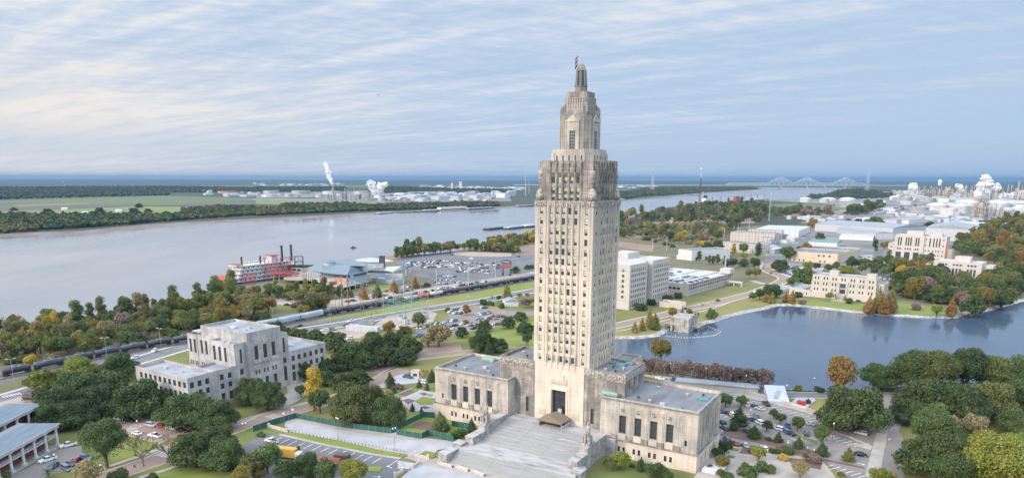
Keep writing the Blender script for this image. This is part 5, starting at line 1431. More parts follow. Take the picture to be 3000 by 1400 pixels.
for(x,y,r_,kd,c,lb,sz_)in[(570,290,120,'tall','gold','golden ginkgo like tree above the crosswalk',1.15),(640,420,110,'round','green','green tree overlapping the golden one',1),(450,320,60,'round','oak','dark tree left of the golden one',1),(700,190,110,'oak','oak','grey green oak behind the golden tree',1.2),(850,230,120,'oak','oak','dark oak behind the olive oak',1.2),(1030,190,130,'oak','oak','oak at the drive edge',1.1),(980,440,300,'oak','olive','huge olive green oak behind the fenced plaza',1.15),(1320,520,210,'oak','green','dense green oak at the fence corner',1.25),(1150,400,180,'oak','olive','olive oak crown between the two big ones',1.4),(1350,215,68,'cone','oak','dark spruce beside the guard booth',.75),(1380,300,40,'cone','oak','small clipped conifer beneath the spruce',.7),(1440,280,70,'bush','mauve','brown bare shrubs beside the booth',1),(1330,350,60,'bush','straw','pinkish brown shrub above the big oak',1),(1575,490,32,'cone','oak','first clipped cypress at the parterre',.8),(1665,515,26,'cone','oak','second clipped cypress at the parterre',.8),(1640,250,35,'cone','green','clipped cone by the capitol wall left',.8),(1720,280,32,'cone','green','clipped cone by the capitol wall',.8),(1770,170,60,'cone','oak','dark conifer against the capitol corner',.7),(1700,130,35,'round','gold','yellow shrub tree behind the booth',.8),(1850,620,100,'cone','olive','olive magnolia inside the green fence',.6),(1880,680,90,'bush','oak','lower dark half of the fenced magnolia',1.3),(2170,670,65,'cone','oak','dark magnolia beside the left statue pier',.8),(2030,750,105,'bush','green','clipped green hedge below the stairs pier',1),(100,990,150,'round','green','full green tree left of the yellow truck',.95),(490,1060,160,'oak','green','sprawling green tree in front of the parking',1.3),(430,930,40,'tall','oak','slender dark tree top in front of the parking',1),(700,1130,140,'round','green','green tree under the round one',.9),(970,1130,155,'round','lime','smooth ball shaped yellow green tree in front of the parking',.95),(300,1140,130,'round','oak','dark tree at the bottom edge',.9),(30,1150,70,'round','amber','amber tree at the bottom edge',.9),(50,760,60,'bush','green','hedge beside the parking entry',.8)]:
 tree(c2,x,y,r_,kd,c,lb,sz=sz_)
for(x,y,r_,kd,c,lb,sz_)in[(1090,1010,105,'round','lime','yellow green tree right of the stairs',.9),(1010,1060,70,'round','olive','shrub tree right of the stairs',.9),(960,1040,50,'bush','oak','dark shrub at the stair wall',1.3),(1200,1070,50,'bush','green','clipped hedge before the lower windows',.8),(1300,1060,60,'cone','oak','pointed dark magnolia before the wing',.8),(1440,1130,140,'round','green','wide green shrub tree before the capitol wing',.7),(1540,1170,100,'round','green','green shrub tree at the wing corner',.7),(2140,890,75,'round','oak','dark tree at the wing side path',1),(2070,940,60,'round','oak','second dark tree at the wing side path',.8),(2115,1040,78,'round','amber','amber tree in the white planter',.8),(1990,1090,45,'bush','oak','dark shrub in a planter',1.2)]:
 tree(c3,x,y,r_,kd,c,lb,sz=sz_)
for(x,y,r_,kd,c,lb,sz_)in[(290,340,85,'round','green','green tree touching the capitol corner',.8),(460,350,75,'round','green','green tree above the dark conifer',.8),(440,520,110,'cone','oak','tall dark conifer in the side car park',.62),(380,620,65,'cone','oak','lower conifer beside the capitol wing',.6),(600,690,95,'cone','oak','dark broad conifer on the parking verge',.48),(740,620,62,'round','green','light green tree between the parked cars',1),(820,490,60,'round','green','green tree beside the travel lane',.9),(890,540,70,'round','green','green tree above the white hatchback',.8),(1075,590,80,'round','green','light green tree in the middle parking row',1),(1340,720,95,'round','green','large light green tree by the ramp',1.1),(870,750,60,'cone','oak','small magnolia on the verge',.65),(1090,810,70,'cone','oak','magnolia on the verge middle',.6),(1350,880,80,'cone','oak','magnolia above the bare shrubs',.6),(1640,940,75,'cone','olive','magnolia at the end of the red kerb',.65),(760,770,50,'bush','oak','low hedge on the verge',.8),(240,1020,75,'round','amber','amber tree on the paved terrace',.8),(650,930,95,'round','lime','yellow tree in the terrace garden',.8),(560,900,50,'bush','amber','amber shrubs by the terrace garden',1),(920,970,72,'bush','gold','yellow bush in the terrace garden',1),(970,900,90,'bush','green','dark green bushes by the terrace',1),(830,900,60,'bush','green','green bushes behind the terrace',1.2),(1170,930,90,'vase','mauve','leafless brown crepe shrub on the terrace',.6),(1270,970,90,'vase','mauve','leafless brown shrub beside the stairwell',.6),(1110,1090,105,'round','straw','straw yellow tree over the terrace',.8),(530,1120,130,'bush','green','large green bush at the bottom',1.2),(720,1080,100,'bush','green','green bush with grey twigs at the bottom',1.2),(290,1160,90,'bush','oak','blue green shrub at the bottom edge',1.1),(1560,1165,45,'round','olive','small tree at the bottom right of the terrace',.9)]:
 tree(g8,x,y,r_,kd,c,lb,s=3.7567,sz=sz_)
for(x,y,r_,kd,c,lb,sz_)in[(1505,930,125,'round','amber','large round amber tree between the capitol and the lake',.95),]:
 tree(b3,x,y,r_,kd,c,lb,sz=sz_)
tree(c4,750,170,150,'round','rust','tall orange brown cypress standing alone at the lake edge',sz=1.35)
tree(g8,1085,210,45,'bush','lime','single bright lime shrub at the lake wall',s=3.7567,sz=1.6)
tree(g8,1315,230,60,'bush','oak','rounded dark hedge at the lake wall',s=3.7567)
for(x,y,r_,kd,c,lb,sz_)in[(1390,300,55,'cone','rust','rust cypress by the casino service yard',.8),(1605,270,42,'cone','rust','rust cypress beside the lower casino lot',.9),(1220,350,62,'cone','olive','dark olive cypress beside the power poles',.75),(1080,370,58,'cone','rust','brown cypress beside the power poles',.75),(1660,300,35,'vase','mauve','bare tree beside the lower casino lot',.7),(1720,290,40,'oak','oak','dark low tree beside the lower casino lot',1)]:
 tree(b2,x,y,r_,kd,c,lb,sz=sz_)
wood(g5,[(540,620),(640,590),(1000,590),(1300,610),(1700,630),(1300,700),(1000,710),(600,670)],6.5,2.8,5,['green','lime','olive','oak','amber','green','rust'],['round','tall','oak'],'between the casino deck and its gravel lot','trees below the casino deck',21,n_max=60)
wood(g5,[(960,760),(1180,720),(1380,800),(1100,830),(980,810)],7,3.5,7,['mauve','amber','olive','oak'],['round','bush'],'beside the black tank cars near the gravel lot','trees between the gravel lot and the train',22,n_max=20)
def palm(name,loc,h,r_,label,group=None):
 e=empty(name,loc,rnd.uniform(0,6),label=label,cat='palm tree',group=group)
 MB().bar((0,0,0),(0,0,h),.28,7,.2).build('trunk',M['bark_pale'],e)
 b=MB()
 for i in range(26):
  a,el=2*PI*i/26*2.4,rnd.uniform(-.5,1.1)
  p=Vector((0,0,h));d=Vector((math.cos(a)*math.cos(el),math.sin(a)*math.cos(el),math.sin(el)))
  sd_=Vector((-math.sin(a),math.cos(a),0))*r_*.09
  q=p+d*r_*.5;t_=q+(d+Vector((0,0,-.7))).normalized()*r_*.5
  b.add([p-sd_*.4,p+sd_*.4,q+sd_,q-sd_,t_],[(0,1,2,3),(3,2,4)])
 b.build('crown',F_['green'],e)
p=P(*g7(710,1130),2)
palm('palm_tree',(p.x,p.y,0),2.2,2.6,'grey green palm at the edge of the barracks car park')
for(x,y)in((385,440),(415,430),(445,425),(320,375),(905,495),(965,485),(1175,440),(1205,440),(1235,437)):
 p=P(*g6(x,y));palm('palm_tree',(p.x,p.y,0),9,3.2,'palm standing among the drives of the casino car park','palms at the casino')

# other buildings
class Bld:
 """a building: Empty at its base, wall and roof meshes, windows as parts"""
 def __init__(s,name,loc,rz,label,wm,rm,cat='building',group=None):
  s.e=empty(name,loc,rz,label=label,cat=cat,group=group)
  s.w,s.r,s.wm,s.rm=MB(),MB(),wm,rm
 def blk(s,*a,**k):block(s.w,s.r,*a,parent=s.e,**k)
 def done(s):
  if s.w.v:s.w.build('wall',s.wm,s.e)
  if s.r.v:s.r.build('roof',s.rm,s.e)
  return s.e
AN=Bld('annex_building',(-134.3,278.0,0),CA,'grey limestone annex with tall stepped centre and low flat wings among oaks',[M['stone_annex'],M['cream']],M['roof_pale'])
def rowz(cs,w_,z,h,st='pane'):return[(c-w_/2,c+w_/2,z,z+h,st)for c in cs]
wc=[2.0,5.6,9.2,12.8,16.4,20.4]
E1=rowz(wc,1.9,11.6,2.5)+rowz(wc[1:],1.9,7.6,2.5)+rowz(wc,1.9,2.2,3.6)
Sf=rowz([34.6,31.2,27.8,24.4,21,17.6,14.2,10.8,7.4,4.0],1.9,11.8,2.5)+rowz([34.6,31.2,27.8,24.4,21,17.6,14.2,10.8,7.4,4.0],1.9,7.4,2.5)
AN.blk(-36.7,0,0,13.4,0,16.4,S=Sf,E=[w_ for w_ in E1 if w_[1]<13],par=1.2)
AN.blk(-14,13.42,0,23.6,0,16.4,E=[(a-13.42,b_-13.42,c,d,e)for a,b_,c,d,e in E1 if a>13.5],par=1.2)
tallw=lambda cs,z,h,w_=1.7:[(c-w_/2,c+w_/2,z,z+h,'tall')for c in cs]
AN.blk(-17,23.62,.2,29.6,0,26,S=tallw([3.2,7.0,10.8],17.2,6.5),E=tallw([3.2],16.8,6.4,1.1)+rowz([3.0],1.9,11.6,2.5)+rowz([3.0],1.9,4,5),par=1.0)
AN.blk(-31,29.62,1.4,48.4,0,30,S=[],E=tallw([4.6,9.4,14.2],17.0,6.4,2.1)+rowz([3.6,5.4,8.4,10.2,13.2,15.0],.9,10.2,2.1)+rowz([4.6,9.4,14.2],1.8,4,4.2),par=1.3)
AN.blk(-38,27,-30.9,47,0,26,S=tallw([2.2,5.4],17.4,6.4,1.6)+rowz([1.6,3.0,5.0,6.2],.8,11.2,2.2),par=.9)
AN.blk(-31.02,27.3,-17.03,29.6,0,26.02,S=tallw([3,6.4],17.4,6.4,1.6)+rowz([2,3.6,6,7.6],.8,11.2,2.2),par=.9)
AN.blk(-17,48.42,.2,53.4,0,26,E=tallw([2.4],16.8,7,1.2)+rowz([2.4],1.9,11.6,2.5)+rowz([2.4],1.9,3,7),par=1.0)
e2=[2.6,6.3,10,13.7,17.4,21]
AN.blk(-28,53.42,0,77,0,16.4,E=rowz(e2,1.9,11.4,2.5)+rowz(e2,1.9,7.0,2.5)+rowz(e2[:1],1.9,1.5,4.5),par=1.2)
an=AN.done()
f=MB()
for z in(23.2,28.4):pass
for i in range(3):
 y=29.62+4.7+i*4.8
 f.box(1.403,y-1.4,24.2,1.55,y+1.4,26.6)
 f.box(1.403,y-2.1,15.4,1.9,y+2.1,16.5)
 f.box(1.403,y-2.6,16.8,1.62,y-2.1,25.5)
f.build('facade_relief',M['stone_annex'],an)
MB().box(-36.9,29.3,26.5,-31.1,46,27.0).build('roof_ledge',M['cream'],an)
roofkit(an,[(-8,37,28.7),(-11,41,28.7),(-18,38,28.7),(-6,26,25),(-10,26.5,25),(-13,7,15.2),(-25,7,15.2),(-12,66,15.2)],'vusuv')
def strips(Ln,n,w_,z0,h_,rows,dz,st='pane',m_=2.2):return[(*g_,st)for g_ in grid(Ln,n,w_,z0,h_,rows,dz,m_,Ln-m_)]
OF=Bld('office_block',(88.3,522.5,0),R(-37),'pale seven storey office complex with white roofs behind the tower',M['cream2'],M['roof_white'])
def office(x0,y0,x1,y1,h,ne,ns):
 Le,Ls=y1-y0,x1-x0
 E_=strips(Le,ne,1.5,8.5,2.2,6,4.0,'green')+strips(Le,ne,1.3,1.6,5.0,1,1,'pane')
 S_=strips(Ls,ns,2.0,8.5,2.2,6,4.0,'green')
 OF.blk(x0,y0,x1,y1,0,h,S=S_,E=E_,par=.8,depth=.3)
office(-46,0,0,29,34,8,6)
office(-46,34,2,66,34.5,8,2)
OF.blk(-40,29.02,-3,33.98,0,34.2,E=[(.6,4.3,4,33,'blue')])
OF.blk(-40,38,-22,58,33,38.5)
of=OF.done()
b=MB()
for(y0,y1,x)in((0,29,.25),(34,66,2.25)):b.box(x-.247,y0-.2,7.2,x,y1+.2,7.7);b.box(x-.247,y0-.2,29.6,x,y1+.2,30.0)
b.box(-46.2,-.25,7.2,0.2,-.003,7.7);b.box(-46.2,-.25,29.6,.2,-.003,30.0)
b.build('string_course',M['cream'],of)
roofkit(of,[(-14,20,33.3),(-10,22,33.3),(-12,45,33.8)],'vvu')
s_=empty('entrance_steps',(P(*r1(640,790)).x,P(*r1(640,790)).y,0),R(-37),label='pale stepped terrace walls leading up to the twin office block entrance',cat='steps')
b=MB()
for i in range(8):b.box(i*2.2,-2.5,-.05*i,i*2.2+2.199,3,4.4-i*.55)
b.build('step_flight',M['pavement'],s_)
MB().box(-1,3.003,0,18,3.6,5.2).build('side_wall',M['cream'],s_)
MB().box(-1,-3.1,0,18,-2.503,4.2).build('cheek_wall',M['cream'],s_)
GAx=R(-39)
ga=Bld('parking_garage',(149,589,0),GAx,'long two level concrete parking garage with cars on its blue grey roof deck',M['cream2'],M['roof_white'],cat='parking garage')
n_=22
GW=[]
for i in range(n_):
 c=3+i*4.15
 GW+=[(c,c+3.2,4.6,6.6,'none'),(c,c+3.2,7.4,9.2,'none')]
 for q in range(4):GW.append((c+q*.85,c+q*.85+.5,1.6,3.0,'none'))
def open_face(mb,p0,p1,z0,z1,wins):
 face(mb,p0,p1,z0,z1,[])
hb_=MB()
block(ga.w,ga.r,-62,0,0,96,0,10.2,parent=None,par=1.0)
ga.w.v,ga.w.f,ga.w.mi=[],[],[]
def holes(mb,p0,p1,z0,z1,wins,depth):
 saved=globals()['inst']
 globals()['inst']=lambda*a,**k:None
 face(mb,p0,p1,z0,z1,wins,depth,None,'pane')
 globals()['inst']=saved
holes(ga.w,(0,0),(0,96),0,10.2,[(a,b_,c,d,'pane')for a,b_,c,d,_ in GW],.6)
holes(ga.w,(-62,0),(0,0),0,10.2,[(4+i*4,7+i*4,4.6,6.6,'pane')for i in range(13)],.6)
face(ga.w,(0,96),(-62,96),0,10.2);face(ga.w,(-62,96),(-62,0),0,10.2)
ga.w.quad((-61.4,.6,4.4),(-.6,.6,4.4),(-.6,95.4,4.4),(-61.4,95.4,4.4))
roofed(ga.w,MB(),-62,0,0,96,10.2,1.0)
ga_e=ga.done()
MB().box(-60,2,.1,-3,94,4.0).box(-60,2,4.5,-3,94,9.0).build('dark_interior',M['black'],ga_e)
b=MB()
for i in range(24):
 b.box(.003,1+i*4.15,0,.4,1.5+i*4.15,10.4)
b.build('pier',M['cream2'],ga_e)
MB().box(-9,88,10.0,1.2,98,14.5).build('stair_tower',M['cream2'],ga_e)
MB().box(-20,40,9.3,-14,96,9.9).box(-36,60,9.3,-34,96,9.9).build('ramp_wall',M['cream2'],ga_e)
MB().box(1.25,80,3.2,16,84,4.4).box(8,80.5,0,9,83.5,3.2).box(15,80.5,0,16,83.5,3.2).build('bridge',M['cream2'],ga_e)
PH=empty('pump_house',(115.2,446.9,LZ),R(-33.5),label='streaked concrete pump house standing on piles at the lake shore',cat='pump house')
b=MB()
b.box(-12.6,0,-1,0,7.5,9.2);b.box(-12.6,7.5,3,-1.0,16,9.6)
b.box(-3.2,16,2,-2.6,24.5,9.8);b.box(-12,16,3.0,-3.2,17,9.0)
b.build('wall',M['dark_conc'],PH)
b=MB().box(-12.2,.4,9.21,-.4,7.2,9.35);b.box(-12,7.6,9.61,-3,15.8,9.72);b.build('roof',M['granite'],PH)
b=MB();b.box(-2.5,7.55,2.4,4.5,25,3.1);b.build('deck',M['dark_conc'],PH)
for i in range(5):MB().box(3.4,8.5+i*3.8,-2,4.2,9.4+i*3.8,2.4).build('pile',M['dark_conc'],PH)
MB().box(-11,-.05,-.5,-9.6,-.003,4).build('intake_opening',M['black'],PH)
MB().box(-18,2,3.2,-12.7,14,4.0).box(-18,2,-1,-17,3,3.2).build('side_deck',M['dark_conc'],PH)
MB().box(-9,9,9.73,-5,11,10.1).box(-8,12,9.73,-4.4,14,9.95).build('roof_slab',M['rock'],PH)
p=P(*g2(1140,905))
BO=Bld('shore_office',(p.x,p.y,0),R(-38.5),'four storey cream office with grand steps on the far lake shore',M['cream'],M['roof_pale'])
S_=[]
Ln=49
for r_,z in((0,1.2),(1,5.6),(2,10.4),(3,15.0)):
 for i in range(7):
  c=3.6+i*7
  if i==3 and r_ in(1,2):continue
  for q in(-1.2,1.2):S_.append((c+q-.55,c+q+.55,z,z+(1.6 if r_==0 else 2.3),'pane'))
S_.append((22.5,26.6,9.2,13,'blue'));S_.append((22.5,26.6,4.6,8.2,'pane'))
BO.blk(-Ln,0,0,20,0,18.8,S=S_,E=strips(20,4,1.1,5.6,2.2,3,4.6),par=.8,depth=.4)
BO.blk(.02,5,5,24,0,14.5,E=strips(19,4,1.1,5.6,2.2,2,4.6))
BO.blk(-38,8,-31,13,18,22.2);BO.blk(-9,8,-2,13,18,21.8)
BO.blk(-57,-2.5,-49.02,12,0,5.6,S=rowz([2,5],1,1.4,1.8))
bo=BO.done()
b=MB()
b.box(-49.2,-.35,13.6,.2,-.003,14.3);b.box(-49.3,-2.4,0.05,-29.2,-.004,4.4);b.box(-20.2,-2.4,.05,.3,-.004,4.4)
b.box(-28.4,-.9,4.4,-27.0,-.36,14.6);b.box(-22,-.9,4.4,-20.6,-.36,14.6);b.box(-28.6,-1.0,13.0,-20.4,-.37,14.9)
for i in range(8):b.box(-49+i*7-.5,-.25,4.45,-49+i*7+.5,-.004,13.5)
b.build('portico',M['cream'],bo)
b=MB()
for i in range(12):b.box(-27.5,-3.2-i*.8,0,-21.5,-2.41-i*.8,4.2-i*.35)
b.box(-30,-14,0,-18.5,-12.6,1.2)
b.build('step_flight',M['pavement'],bo)
BT=Bld('tall_cream_office',(512.4,831.3,0),R(-39.5),'tall cream office block with slot windows and stepped top',M['cream2'],M['roof_white'])
S_=[]
for grp,c0 in enumerate((8,17.5,27)):
 for q in range(3 if grp==1 else 2):
  c=c0+(q-(1 if grp==1 else.5))*2.6-2
  S_.append((c-.75,c+.75,18.5,28.5,'tall'));S_.append((c-.8,c+.8,13.6,15.8,'pane'))
 S_.append((c0-5.2,c0+.8,2.2,10.8,'tall'))
S2_=[]
for c in(2,6,10,13,16,20):
 S2_+=[(c-.6,c+.6,1.6,5,'pane'),(c-.6,c+.6,7.5,9.4,'pane'),(c-.6,c+.6,12.6,14.4,'pane')]
 S2_+=[(c-.7,c+.7,18.5,28.5,'tall')]if c in(6,10,13,16)else[(c-.6,c+.6,19,20.8,'pane'),(c-.6,c+.6,26,27.8,'pane')]
BT.blk(-55,0,-23.02,22,0,31.5,S=S_,par=.8,depth=.6)
BT.blk(-23,2,0,24,0,31,S=S2_,E=strips(22,5,1.2,3,2.0,6,4.8),par=.8,depth=.5)
BT.blk(-62,4,-55.02,20,0,21,S=rowz([3.4],1.2,15,2)+rowz([3.4],1.2,10,2)+rowz([3.4],1.2,2,4))
BT.blk(-44,8,-26,18,30.5,36);BT.blk(-18,8,-6,18,30.2,34.6)
BT.blk(.02,8,6,24,0,16)
BT.done()
MB().box(512,829,6,513.2,830,24).build('scaffold_chute',M['orange_paint'],label='tall orange chute hanging at the corner of the tall cream office',cat='chute')
p=P(*g2(2275,720))
BW=Bld('white_lake_office',(p.x,p.y,0),R(-42),'white modern office with tall dark window slots near the lake corner',M['cream2'],M['roof_white'])
S_=[]
for gi,c0 in enumerate((8,20,32)):
 for q in(-2.8,0,2.8):
  S_+=[(c0+q-.95,c0+q+.95,7.2,14,'blue'),(c0+q-.95,c0+q+.95,16.6,18.2,'pane'),(c0+q-.95,c0+q+.95,1.2,4.2,'pane')]
BW.blk(-40,0,0,24,0,20.5,S=S_,E=[(8,12,7,14.2,'blue'),(8,11.6,16.6,18.2,'pane')],par=.8,depth=.6)
BW.blk(-47,3,-40.02,22,0,16.5,S=[(2.5,5,7,13,'blue')])
BW.blk(-24,8,-11,17,19.6,25)
BW.blk(.02,8,8,24,0,18)
BW.done()
p=P(*g2(742,494))
BN=Bld('tan_civic_building',(p.x,p.y,0),R(-39.5),'low tan building with grey roof beyond the drive bend',M['tan'],M['roof_grey'])
BN.blk(-58,0,0,52,0,12,S=[(c-1.2,c+1.2,7.4,9.8,'blue')for c in(37,42.5,49)]+[(c-.9,c+.9,.8,3.0,'pane')for c in(4,9,15,20,39,44)],E=strips(52,9,1.2,7.4,1.8,1,1),par=.9)
BN.blk(-30,52.02,0,105,0,11,E=strips(53,9,1.2,6.6,1.8,1,1))
bn=BN.done()
roofkit(bn,[(-20,20,11.1),(-40,15,11.1),(-30,35,11.1),(-12,70,10.1),(-18,85,10.1)],'vuv')
def shed(name,conv,C,Rt_,Lf,h,label,wm='white_metal',rm='roof_tin',pitch=0.0,doors=0,group=None,win=0,cat='warehouse',base_z=0.0,flat_len=None):
 """C near corner, Rt_ end of the right-hand side, Lf end of the left-hand side (pixels on the ground)"""
 c,r_,l_=P(*conv(*C)),P(*conv(*Rt_)),P(*conv(*Lf))
 ang=math.atan2((r_-c).y,(r_-c).x)-PI/2
 ly,lx=(r_-c).length,(l_-c).length
 e=empty(name,(c.x,c.y,base_z),ang,label=label,cat=cat,group=group)
 w_=MB()
 if win:
  n1,n2=max(1,int(ly/win)),max(1,int(lx/win))
  fl=max(1,int(h/3.2))
  E_=strips(ly,n1,1.1,1.2,1.5,fl,h/fl,m_=1);S_=strips(lx,n2,1.1,1.2,1.5,fl,h/fl,m_=1)
 else:E_,S_=[],[]
 face(w_,(-lx,0),(0,0),0,h,S_,.2,e);face(w_,(0,0),(0,ly),0,h,E_,.2,e)
 face(w_,(0,ly),(-lx,ly),0,h);face(w_,(-lx,ly),(-lx,0),0,h)
 r2=MB()
 if pitch:
  if ly>=lx:
   m_=-lx/2
   r2.add([(-lx-.4,-.4,h),(.4,-.4,h),(.4,ly+.4,h),(-lx-.4,ly+.4,h),(m_,-.4,h+pitch),(m_,ly+.4,h+pitch)],[(0,1,4),(1,2,5,4),(2,3,5),(3,0,4,5)])
  else:
   m_=ly/2
   r2.add([(-lx-.4,-.4,h),(.4,-.4,h),(.4,ly+.4,h),(-lx-.4,ly+.4,h),(-lx-.4,m_,h+pitch),(.4,m_,h+pitch)],[(0,1,5,4),(1,2,5),(2,3,4,5),(3,0,4)])
 else:roofed(w_,r2,-lx,0,0,ly,h,.5)
 w_.build('wall',M[wm],e);r2.build('roof',M[rm],e)
 for i in range(doors):
  y=ly*(i+.5)/doors
  MB().box(.01,y-1.8,0,.12,y+1.8,min(4,h*.7)).build('door',M['frame'],e)
 return e
shed('substation_shed',g5,(2000,1098),(2040,1082),(1650,1050),3.6,'long low white metal shed beside the river road','white_metal','roof_white')
shed('metal_shed',g5,(1950,1000),(1960,985),(1800,985),3.5,'pale corrugated canopy shed behind the long white shed','roof_tin','roof_tin')
shed('white_warehouse',g3,(1130,1020),(1690,985),(930,990),12,'white flat roofed warehouse with grey roof beyond the parking garage','white','roof_grey',doors=4)
shed('small_white_shed',g3,(1025,1005),(1060,1000),(890,1000),5,'small white lean-to beside the white warehouse','white','roof_white')
shed('small_grey_house',g6,(1440,790),(1400,760),(1285,790),4,'small grey roofed house beside the brown crepe clump','white','roof_tin',2)
shed('guard_booth',c2,(1640,205),(1660,190),(1570,195),4.2,'small cream guard booth beside the spruce tree','cream','roof_pale',win=2.0,cat='booth')
shed('modern_house',g2,(325,205),(445,150),(10,170),11,'white modernist building with dark glass front by the street bend','white','roof_white',win=9)
shed('condominium',g3,(2050,920),(2280,905),(1660,860),12,'nearest cream condominium block with flat roof','cream2','roof_grey',win=4,cat='apartment block')
shed('condominium',g3,(2340,765),(2400,740),(1680,745),15,'middle condominium terrace with brown and white bays','cream2','roof_grey',win=5,cat='apartment block')
shed('condominium',g3,(2445,705),(2470,690),(1990,680),14,'rear condominium terrace with cluttered roof','cream2','roof_grey',win=6,cat='apartment block')
shed('long_warehouse',g2,(1150,225),(1350,225),(640,160),10,'long white warehouse with low silver roof and lean-to','white_metal','roof_tin',3)
shed('long_warehouse',g2,(1340,190),(1700,160),(760,125),14,'huge silver roofed warehouse behind the long white one','white_metal','roof_tin',5)
shed('long_warehouse',g2,(2220,255),(2260,200),(1690,240),20,'white warehouse with curved grey roof behind the tall cream office','white_metal','roof_tin',6)
shed('loading_shed',g2,(1130,240),(1145,215),(780,235),6,'white loading shed with open red portal','white','roof_white')
shed('garage_workshop',g2,(740,310),(800,290),(450,310),6,'white workshop with green grey roof beside the street','white','green_roof',2.5,win=5)
shed('rear_shed',g4,(1200,500),(1420,480),(1060,500),9,'grey walled shed in front of the freight yard','white_metal','roof_tin',2)
shed('rear_shed',g4,(1330,500),(1510,480),(1220,510),8,'white shed with blue doors in front of the freight yard','white','roof_pale',2)
shed('rear_shed',g4,(1730,540),(2110,560),(1620,520),10,'pale blue roofed shed beside the dark trees','white_metal','roof_white',3)
shed('rear_shed',g4,(2500,560),(2600,530),(2390,550),10,'pale shed right of the autumn wood top','white_metal','roof_white',2)
shed('conical_store',g4,(1500,430),(1650,420),(1440,430),9,'tan gabled store between the white tanks and the warehouses','tan','roof_tin',8)
shed('small_office',g4,(920,480),(940,470),(840,480),9,'small white office beside the green trees','white','roof_white',win=6)
shed('boat_shed',b4,(350,400),(470,360),(355,380),6,'low cream annexe left of the four storey office','cream','roof_pale',win=3)
shed('turquoise_shed',g2,(370,775),(375,760),(285,765),6,'small turquoise shed left of the lake office','teal','teal',cat='shed')
shed('garden_building',g2,(120,810),(270,770),(90,790),3,'low white walled yard left of the turquoise shed','white','roof_pale')
shed('roadside_building',g2,(110,230),(140,215),(0,220),10,'cream block beside the modernist white building','cream','roof_grey',win=5)
shed('roadside_building',g2,(60,280),(75,262),(-60,270),10,'cream block with small dark windows at the street','cream','roof_grey',win=5)
shed('service_building',g5,(2210,490),(2330,470),(1950,455),4,'low dark service enclosure with white roof units behind the casino','blue_siding','roof_white')
shed('roof_unit',g5,(2310,455),(2318,445),(2140,440),4.5,'white rooftop plant box on the service enclosure','white','roof_white',base_z=3)
def barracks(name,x,y0,y1,z,label,depth=13,ncol=9,up=0):
 e=empty(name,(x,y0,0),0,label=label,cat='building',group=None)
 Ln=y1-y0
 w_=MB()
 wins=[]
 for i in range(ncol-1):
  c=Ln*(i+.5)/(ncol-1)
  wins+=[(c-.6,c+.6,1.0,3.2,'sash_pale'),(c-.6,c+.6,5.0,7.2,'sash_pale')]
 face(w_,(-3.4,0),(-3.4,Ln),0,z,wins,.2,e)
 face(w_,(-3.4,Ln),(-depth,Ln),0,z);face(w_,(-depth,Ln),(-depth,0),0,z);face(w_,(-depth,0),(-3.4,0),0,z)
 w_.build('brick_wall',M['brick'],e)
 MB().box(-3.4+.003,0,4.0,.1,Ln,4.3).build('gallery_floor',M['white'],e)
 MB().box(-3.39,-.2,0,1.2,Ln+.2,.25).build('porch',M['pavement'],e)
 MB().box(-depth-.6,-.8,z,.9,Ln+.8,z+1.0).box(-depth-1,-1.2,z+1.0,1.3,Ln+1.2,z+1.25).build('entablature',M['white'],e)
 r_=MB()
 r_.add([(-depth-.9,-1.1,z+1.26),(1.2,-1.1,z+1.26),(1.2,Ln+1.1,z+1.26),(-depth-.9,Ln+1.1,z+1.26),(-depth/2,depth/2,z+3.6),(-depth/2,Ln-depth/2,z+3.6)],[(0,1,4),(1,2,5,4),(2,3,5),(3,0,4,5)])
 r_.build('roof',M['roof_blue'],e)
 for i in range(ncol):
  y=Ln*i/(ncol-1)
  c=MB();c.box(-.7,y-.7,0,.7,y+.7,.9)
  c.lathe(0,y,[(.55,.9),(.5,1.2),(.46,z-.7),(.6,z-.4)],12);c.box(-.65,y-.65,z-.4,.65,y+.65,z-.003)
  c.build('column',M['white'],e,smooth=False)
 rl=MB()
 rl.box(-.06,0,5.15,.06,Ln,5.27);rl.box(-.06,0,4.4,.06,Ln,4.48)
 k=0
 while k<Ln/.45:rl.box(-.03,k*.45,4.4,.03,k*.45+.07,5.2);k+=1
 rl.build('gallery_railing',M['white'],e)
 MB().box(-depth/2-1,Ln*.45,z+2.5,-depth/2+.2,Ln*.45+1.6,z+5.2).build('chimney',M['brick'],e)
 return e
barracks('barracks_building',-168.3,195.5,243.9,7.3,'nearer red brick barracks with two storey white columned gallery',ncol=9)
e=barracks('barracks_building',-186.0,230.0,262.0,9.0,'farther red brick barracks with hipped slate roof, partly hidden',ncol=6)
